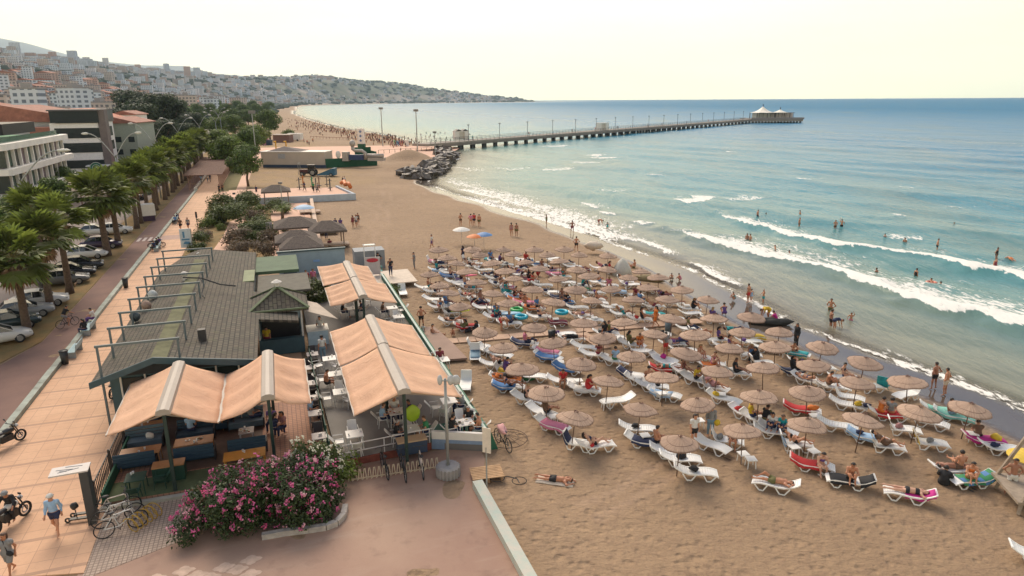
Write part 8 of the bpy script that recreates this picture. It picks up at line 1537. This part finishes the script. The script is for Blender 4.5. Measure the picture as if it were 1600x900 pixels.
for px, py, lab in ((1320, 757, 'pair of dark flip-flops before the lounger'), (1516, 775, 'pair of dark flip-flops under the striped towel'), (1280, 748, 'pale sandals at the red towel lounger')): v = PG(px, py); q = empty('flip_flops', v, .5, lab, 'footwear'); [MB().blob((k * .12, 0, .03), (.05, .13, .02), 1, .1, 8).build('sandal', dark if 'dark' in lab else lw, q) for k in (-1, 1)]
# wooden watch tower at the right edge
tw = empty('lifeguard_tower', (*G(1640, 800), 0), R(-12), 'weathered wooden lifeguard tower cut by the frame', 'tower'); twm = M('tower_wood', (.30, .24, .18), .85, .2, 3)
mb = MB(); mb.box(-1.9, 1.5, -1.2, 1.2, .55, .66); mb.build('platform', twm, tw)
for a, b_ in (((-1.7, -1.0, 0), (-1.6, -.9, .6)), ((-1.7, 1.0, 0), (-1.6, .9, .6)), ((1.3, -1.0, 0), (1.2, -.9, .6)), ((-1.7, -1.1, .6), (-.6, -1., 3.4)), ((-1.0, -1.1, .6), (-.45, -1., 3.0)), ((.2, -1.1, .6), (-.4, -1., 3.2)), ((-1.7, 1.1, .6), (-.6, 1., 3.4)), ((-1.3, -1.1, 1.5), (.1, -1.05, 1.5))): mb = MB(); mb.bar(a, b_, .12, .12); mb.build('beam', twm, tw)
person('hips', PG(1573, 782), R(160), 'tanned man in white shorts beside the wooden tower', (('shorts', 'white'),), 2)
# sunbather on a towel in front
v = PG(864, 753); q = MB().sheet([[(x, y, .03 + .006 * math.sin(x * 9)) for y in (-.33, .33)] for x in [-.85 + .17 * k for k in range(11)]], .02).build('beach_towel', flatm('cloth_cream', CO['cream']), None, True); q.location = v; q.rotation_euler = (0, 0, -.27); tag(q, 'cream towel on bare sand under a lone sunbather', 'towel'); person('prone', v + Vector((0, .02, .03)), R(105 - 32 + 0), 'man in black shorts lying face down alone on the sand', (('shorts', 'black'),), 1)
people[-1].rotation_euler = (0, 0, R(74))
# people standing on the beach
ST_P = [(1080, 700, 'stand', 200, (('shirt', 'white'), ('shorts', 'black')), 'woman in white top standing by a side table', 0, True), (1106, 686, 'stand', 170, (('long_shirt', 'grey'), ('trousers', 'denim')), 'woman in grey jacket and pale jeans with yellow bag', 0, True),
 (658, 511, 'hips', 30, (('shorts', 'black'),), 'bare-chested man in black shorts walking near the awning', 1, False), (648, 418, 'look', 90, (('shirt', 'grey'), ('trousers', 'grey')), 'person in grey standing alone on open sand', 1, False), (676, 388, 'walk', 90, (('shirt', 'white'), ('shorts', 'purple')), 'child in white and purple at the first parasol', 0, False),
 (558, 352, 'walk', 180, (('shirt', 'white'), ('shorts', 'grey')), 'man in white shirt walking on open sand', 1, False), (553, 353, 'stand', 160, (('swimsuit', 'maroon'),), 'woman in maroon walking beside the man in white', 2, True), (561, 349, 'stand', 200, (('swimsuit', 'black'),), 'companion in black walking on open sand', 2, False),
 (526, 358, 'stand', 0, (('shirt', 'navy'), ('trousers', 'black')), 'person in navy standing beside the dark shelter', 2, False), (534, 358, 'stand', 0, (('dress', 'purple'),), 'person in purple standing beside the dark shelter', 2, True), (724, 408, 'stand', 60, (('dress', 'navy'),), 'woman in navy standing between the upper parasols', 2, True),
 (737, 353, 'hips', 0, (('shirt', 'pink'),), 'person in pink in the group past the parasols', 0, False), (742, 352, 'stand', 0, (('shirt', 'red'), ('shorts', 'navy')), 'person in red in the group past the parasols', 1, False), (750, 354, 'stand', 0, (('shorts', 'olive'),), 'bare-chested man in the group past the parasols', 1, False), (721, 352, 'look', 0, (('shorts', 'brown'),), 'man beside the flat white parasol', 1, False),
 (800, 369, 'stand', 0, (('swimsuit', 'rose'),), 'standing bather near the top loungers', 1, True), (808, 370, 'stand', 0, (('shorts', 'olive'),), 'standing man near the top loungers', 2, False), (901, 394, 'hips', 0, (('shorts', 'black'),), 'bare-chested man by the upper waterline', 1, False), (895, 366, 'hips', 0, (('shorts', 'maroon'),), 'man standing at the water edge far up the beach', 2, False), (855, 355, 'stand', 90, (('swimsuit', 'green'),), 'person in green at the water edge far up the beach', 2, False),
 (1023, 515, 'walk', 90, (('dress', 'orange'),), 'woman in bright orange dress walking by the bin', 0, True), (1038, 560, 'hips', 40, (('shirt', 'grey'), ('shorts', 'red')), 'man in red shorts carrying a white bag', 1, False), (943, 540, 'stand', 30, (('shirt', 'black'), ('shorts', 'denim')), 'person in black top and denim shorts on the boardwalk', 1, True), (1199, 505, 'bend', 90, (('shirt', 'yellow'), ('shorts', 'yellow')), 'person in yellow at the swash edge', 1, False),
 (1211, 510, 'squat', 60, (('shirt', 'magenta'), ('shorts', 'navy')), 'person in magenta squatting at the swash edge', 1, False), (1168, 478, 'stand', 40, (('shorts', 'red'),), 'man in red shorts standing at the waterline', 1, False), (1456, 616, 'hips', 20, (('shorts', 'black'),), 'boy in dark shorts on the wet sand', 2, False), (1473, 626, 'hips', 40, (('shorts', 'cream'),), 'boy in cream shorts on the wet sand', 1, False), (1131, 497, 'squat', 0, (('swimsuit', 'purple'),), 'child in purple at the waterline', 0, False),
 (1235, 560, 'squat', 200, (('shorts', 'black'),), 'person crouching by the turquoise towel', 1, False), (991, 421, 'longsit', 100, (('shorts', 'olive'),), 'man sitting on the sand facing the water', 1, False), (1242, 547, 'stand', 100, (('robe', 'black'),), 'woman in black robe standing by loungers', 0, False), (1180, 572, 'side', 100, (('robe', 'black'),), 'veiled woman in long black robe seated upright', 0, True), (783, 517, 'bend', -100, (('shorts', 'red'),), 'man in red shorts bending over beside dark-clothed group', 0, False), (728, 515, 'hug', 100, (('robe', 'olive'),), 'woman in dark patterned robe on a chair', 1, True), (742, 518, 'longsit', 100, (('robe', 'black'),), 'person in black with legs stretched on the sand', 1, True),
 (676, 523, 'longsit', -90, (('shorts', 'denim'),), 'bare-chested man sitting by the landing deck', 0, False), (516, 381, 'longsit', 30, (('shirt', 'maroon'), ('shorts', 'black')), 'person in maroon lying on the wooden platform', 1, False), (511, 370, 'stand', 0, (('shirt', 'white'), ('trousers', 'navy')), 'person in white standing on the wooden platform', 0, False), (508, 357, 'chair', 0, (('shirt', 'maroon'), ('shorts', 'black')), 'person in maroon sitting below the dark shelter', 1, False), (500, 358, 'chair', 0, (('shirt', 'white'), ('shorts', 'black')), 'person in white sitting below the dark shelter', 1, False)]
for px, py, ps, rz, wr, lab, sk, lg in ST_P: person(ps, PG(px, py), R(rz), lab, wr, sk, 'dark', lg)
v = PG(1113, 686); q = MB().blob((0, 0, 0), (.16, .1, .17), 4, .3, 10).build('shoulder_bag', flatm('cloth_yellow', CO['yellow']), None, True); q.location = v + Vector((.05, -.15, .85)); tag(q, 'yellow bag carried by the woman in grey jacket', 'bag')
person('stand', PG(661, 526), R(-30), 'small child in white by the landing deck', (('dress', 'white'),), 0, sc=.6); person('squat', PG(707, 524), R(180), 'small child playing in the sand', (('briefs', 'navy'),), 0, sc=.65)
def carried(px, py, dx, dy, z, s_, c, lab, gz_=None):
    v = PG(px, py) if gz_ is None else Vector((*G(px, py, gz_), gz_)); q = MB().blob((0, 0, 0), s_, 4, .2, 10).bar((-s_[0] * .6, 0, s_[2] * .6), (-.18, .02, .52), .025, .01).build('shoulder_bag', flatm('cloth_' + c, CO[c]), None, True); q.location = v + Vector((dx, dy, z)); tag(q, lab, 'bag')
carried(14, 888, .2, -.14, .98, (.13, .06, .11), 'black', 'black shoulder bag at the hip of the woman in grey dress', .06); carried(1038, 560, .28, .05, 1.0, (.16, .1, .2), 'white', 'white bag carried by the man in red shorts')
# seated groups by the pavilion table, cards etc.
for k, (px, py, c) in enumerate(((463, 382, 'maroon'), (467, 388, 'brown'), (471, 394, 'navy'), (476, 398, 'red'))): person('chair', at(px, py + 4, .07), R(90 + 180 * (k % 2)), f'person in {c} at the table under the dark shelters', (('shirt', c), ('trousers', 'black')), 2, long_=k % 2 == 0)
# ---------------------------------------------------------------- bathers in the sea
BT = [(1185, 343, 'stand', .75, 'navy'), (1251, 343, 'hips', .9, 'black'), (1250, 356, 'stand', .8, 'black'), (1306, 361, 'look', .8, 'brown'), (1316, 360, 'arms_up', .8, 'black'), (1168, 380, 'stand', .9, 'black'), (1173, 381, 'hips', .9, 'navy'), (1211, 401, 'stand', .8, 'white'), (1465, 395, 'hips', .7, 'black'), (1557, 412, 'hips', .6, 'black'), (1555, 425, 'stand', .9, 'maroon'),
      (1580, 414, 'prone', .05, 'orange'), (1234, 402, 'stand', 1.35, 'brown'), (1370, 431, 'stand', 1.4, 'black'), (1432, 434, 'stand', 1.3, 'black'), (1470, 454, 'stand', 1.4, 'brown'), (1297, 492, 'hips', .7, 'olive'), (1303, 518, 'bend', .35, 'navy'), (1297, 514, 'stand', .5, 'black'), (1329, 506, 'arms_up', .75, 'pink'), (1492, 360, 'stand', 1.4, 'black'), (1415, 383, 'stand', 1.45, 'navy'), (1384, 376, 'stand', 1.45, 'navy'),
      (1173, 476, 'stand', .2, 'lightblue'), (1192, 477, 'arms_up', .25, 'teal'), (1147, 474, 'squat', .0, 'teal'), (1050, 442, 'squat', .0, 'teal'), (1063, 443, 'squat', .0, 'pink'), (950, 361, 'hips', .3, 'teal'), (937, 353, 'bend', .3, 'maroon'), (1198, 341, 'stand', 1.4, 'navy'), (880, 186, 'stand', 1.2, 'black')]
for px, py, ps, dp, c in BT[:-1]:
    x, y = G(px, py, SEA); person(ps, Vector((x, y, SEA - dp + (.05 if ps != 'prone' else -.02))), R(rq.uniform(0, 360)), f'bather in {c} {"with only the head above" if dp > 1.2 else "floating on" if ps == "prone" else "standing in"} the sea', (('shorts' if rq.random() < .6 else 'swimsuit', c),), rq.randrange(4), sc=.75 if c in ('lightblue', 'pink', 'teal') and dp < .9 else 1.)
v = G(1455, 451, SEA); q = MB().torus((0, 0, 0), .4, .13, 'Z', 18, 8).build('swim_ring', flatm('coral_vinyl', (.65, .2, .12), .3), None, True); q.location = (*v, SEA + .08); tag(q, 'coral orange swim ring floating in the foam', 'swim ring'); person('stand', Vector((*v, SEA - 1.2)), 1, 'bather floating inside the coral orange ring', (('swimsuit', 'navy'),), 0)
# pier visitors
for k in range(9): p = PB + pd * rq.uniform(5, 300); person('walk', Vector((p.x, p.y, 2.3)) + Vector((-pd.y, pd.x, 0)) * rq.uniform(.5, 2), R(rq.uniform(0, 360)), 'tiny walker on the pier deck', (('shirt', rq.choice(WC)), ('trousers', 'navy')), 1)
for px, py, c in ((483, 222, 'red'), (486, 224, 'navy'), (492, 219, 'orange'), (478, 219, 'pink'), (547, 217, 'black'), (553, 216, 'navy'), (478, 295, 'navy'), (492, 296, 'green'), (499, 297, 'grey'), (541, 286, 'white'), (538, 287, 'black')): person('walk', Vector((*G(px, py, .1 if py < 280 else .72), .1 if py < 280 else .72)), R(rq.uniform(0, 360)), f'distant person in {c} on the pink paving', (('shirt', c), ('trousers', 'black')), 1)
dedupe(people); dedupe(things)
for P in [LF, LU, ST_] + SP: P.drop()
# far crowd
cm = MB(); rq = random.Random(3); cl = [flatm('crowd_' + c, CO[c]) for c in ('black', 'brown', 'rose', 'navy', 'cream', 'maroon')] + [SK[1]]; n_ = 0; pts = []
A_ = [(656, 222), (625, 213), (590, 207), (540, 199), (512, 192), (482, 183)]
while len(pts) < 430:
    u = rq.random() * (len(A_) - 1); a = int(u); f_ = u - a; px = A_[a][0] * (1 - f_) + A_[a + 1][0] * f_; py = A_[a][1] * (1 - f_) + A_[a + 1][1] * f_
    pts.append((px + rq.gauss(-18, 16), py + abs(rq.gauss(0, 1)) * 5 - 1.5))
for k in range(60): pts.append((rq.uniform(650, 760), rq.uniform(205, 214)))
for px, py in pts:
    x, y = G(px, py, 0); z = max(gz(x, y), SEA - .8); h_ = rq.choice([1.6, 1.7, 1., .9, .8]); k = rq.randrange(6); w_ = .26
    cm.path([(x - .1, y, z), (x - .08, y, z + h_ * .5)], .09, 4, 6); cm.path([(x + .1, y, z), (x + .08, y, z + h_ * .5)], .09, 4, 6); cm.path([(x, y, z + h_ * .45), (x, y, z + h_ * .82)], [.19, .22], 5, k); cm.blob((x, y, z + h_ * .92), .13, 1, 0, 5, 0)
o = cm.build('far_crowd', cl); tag(o, kind='stuff', label='crowd of tiny bathers along the far beach')
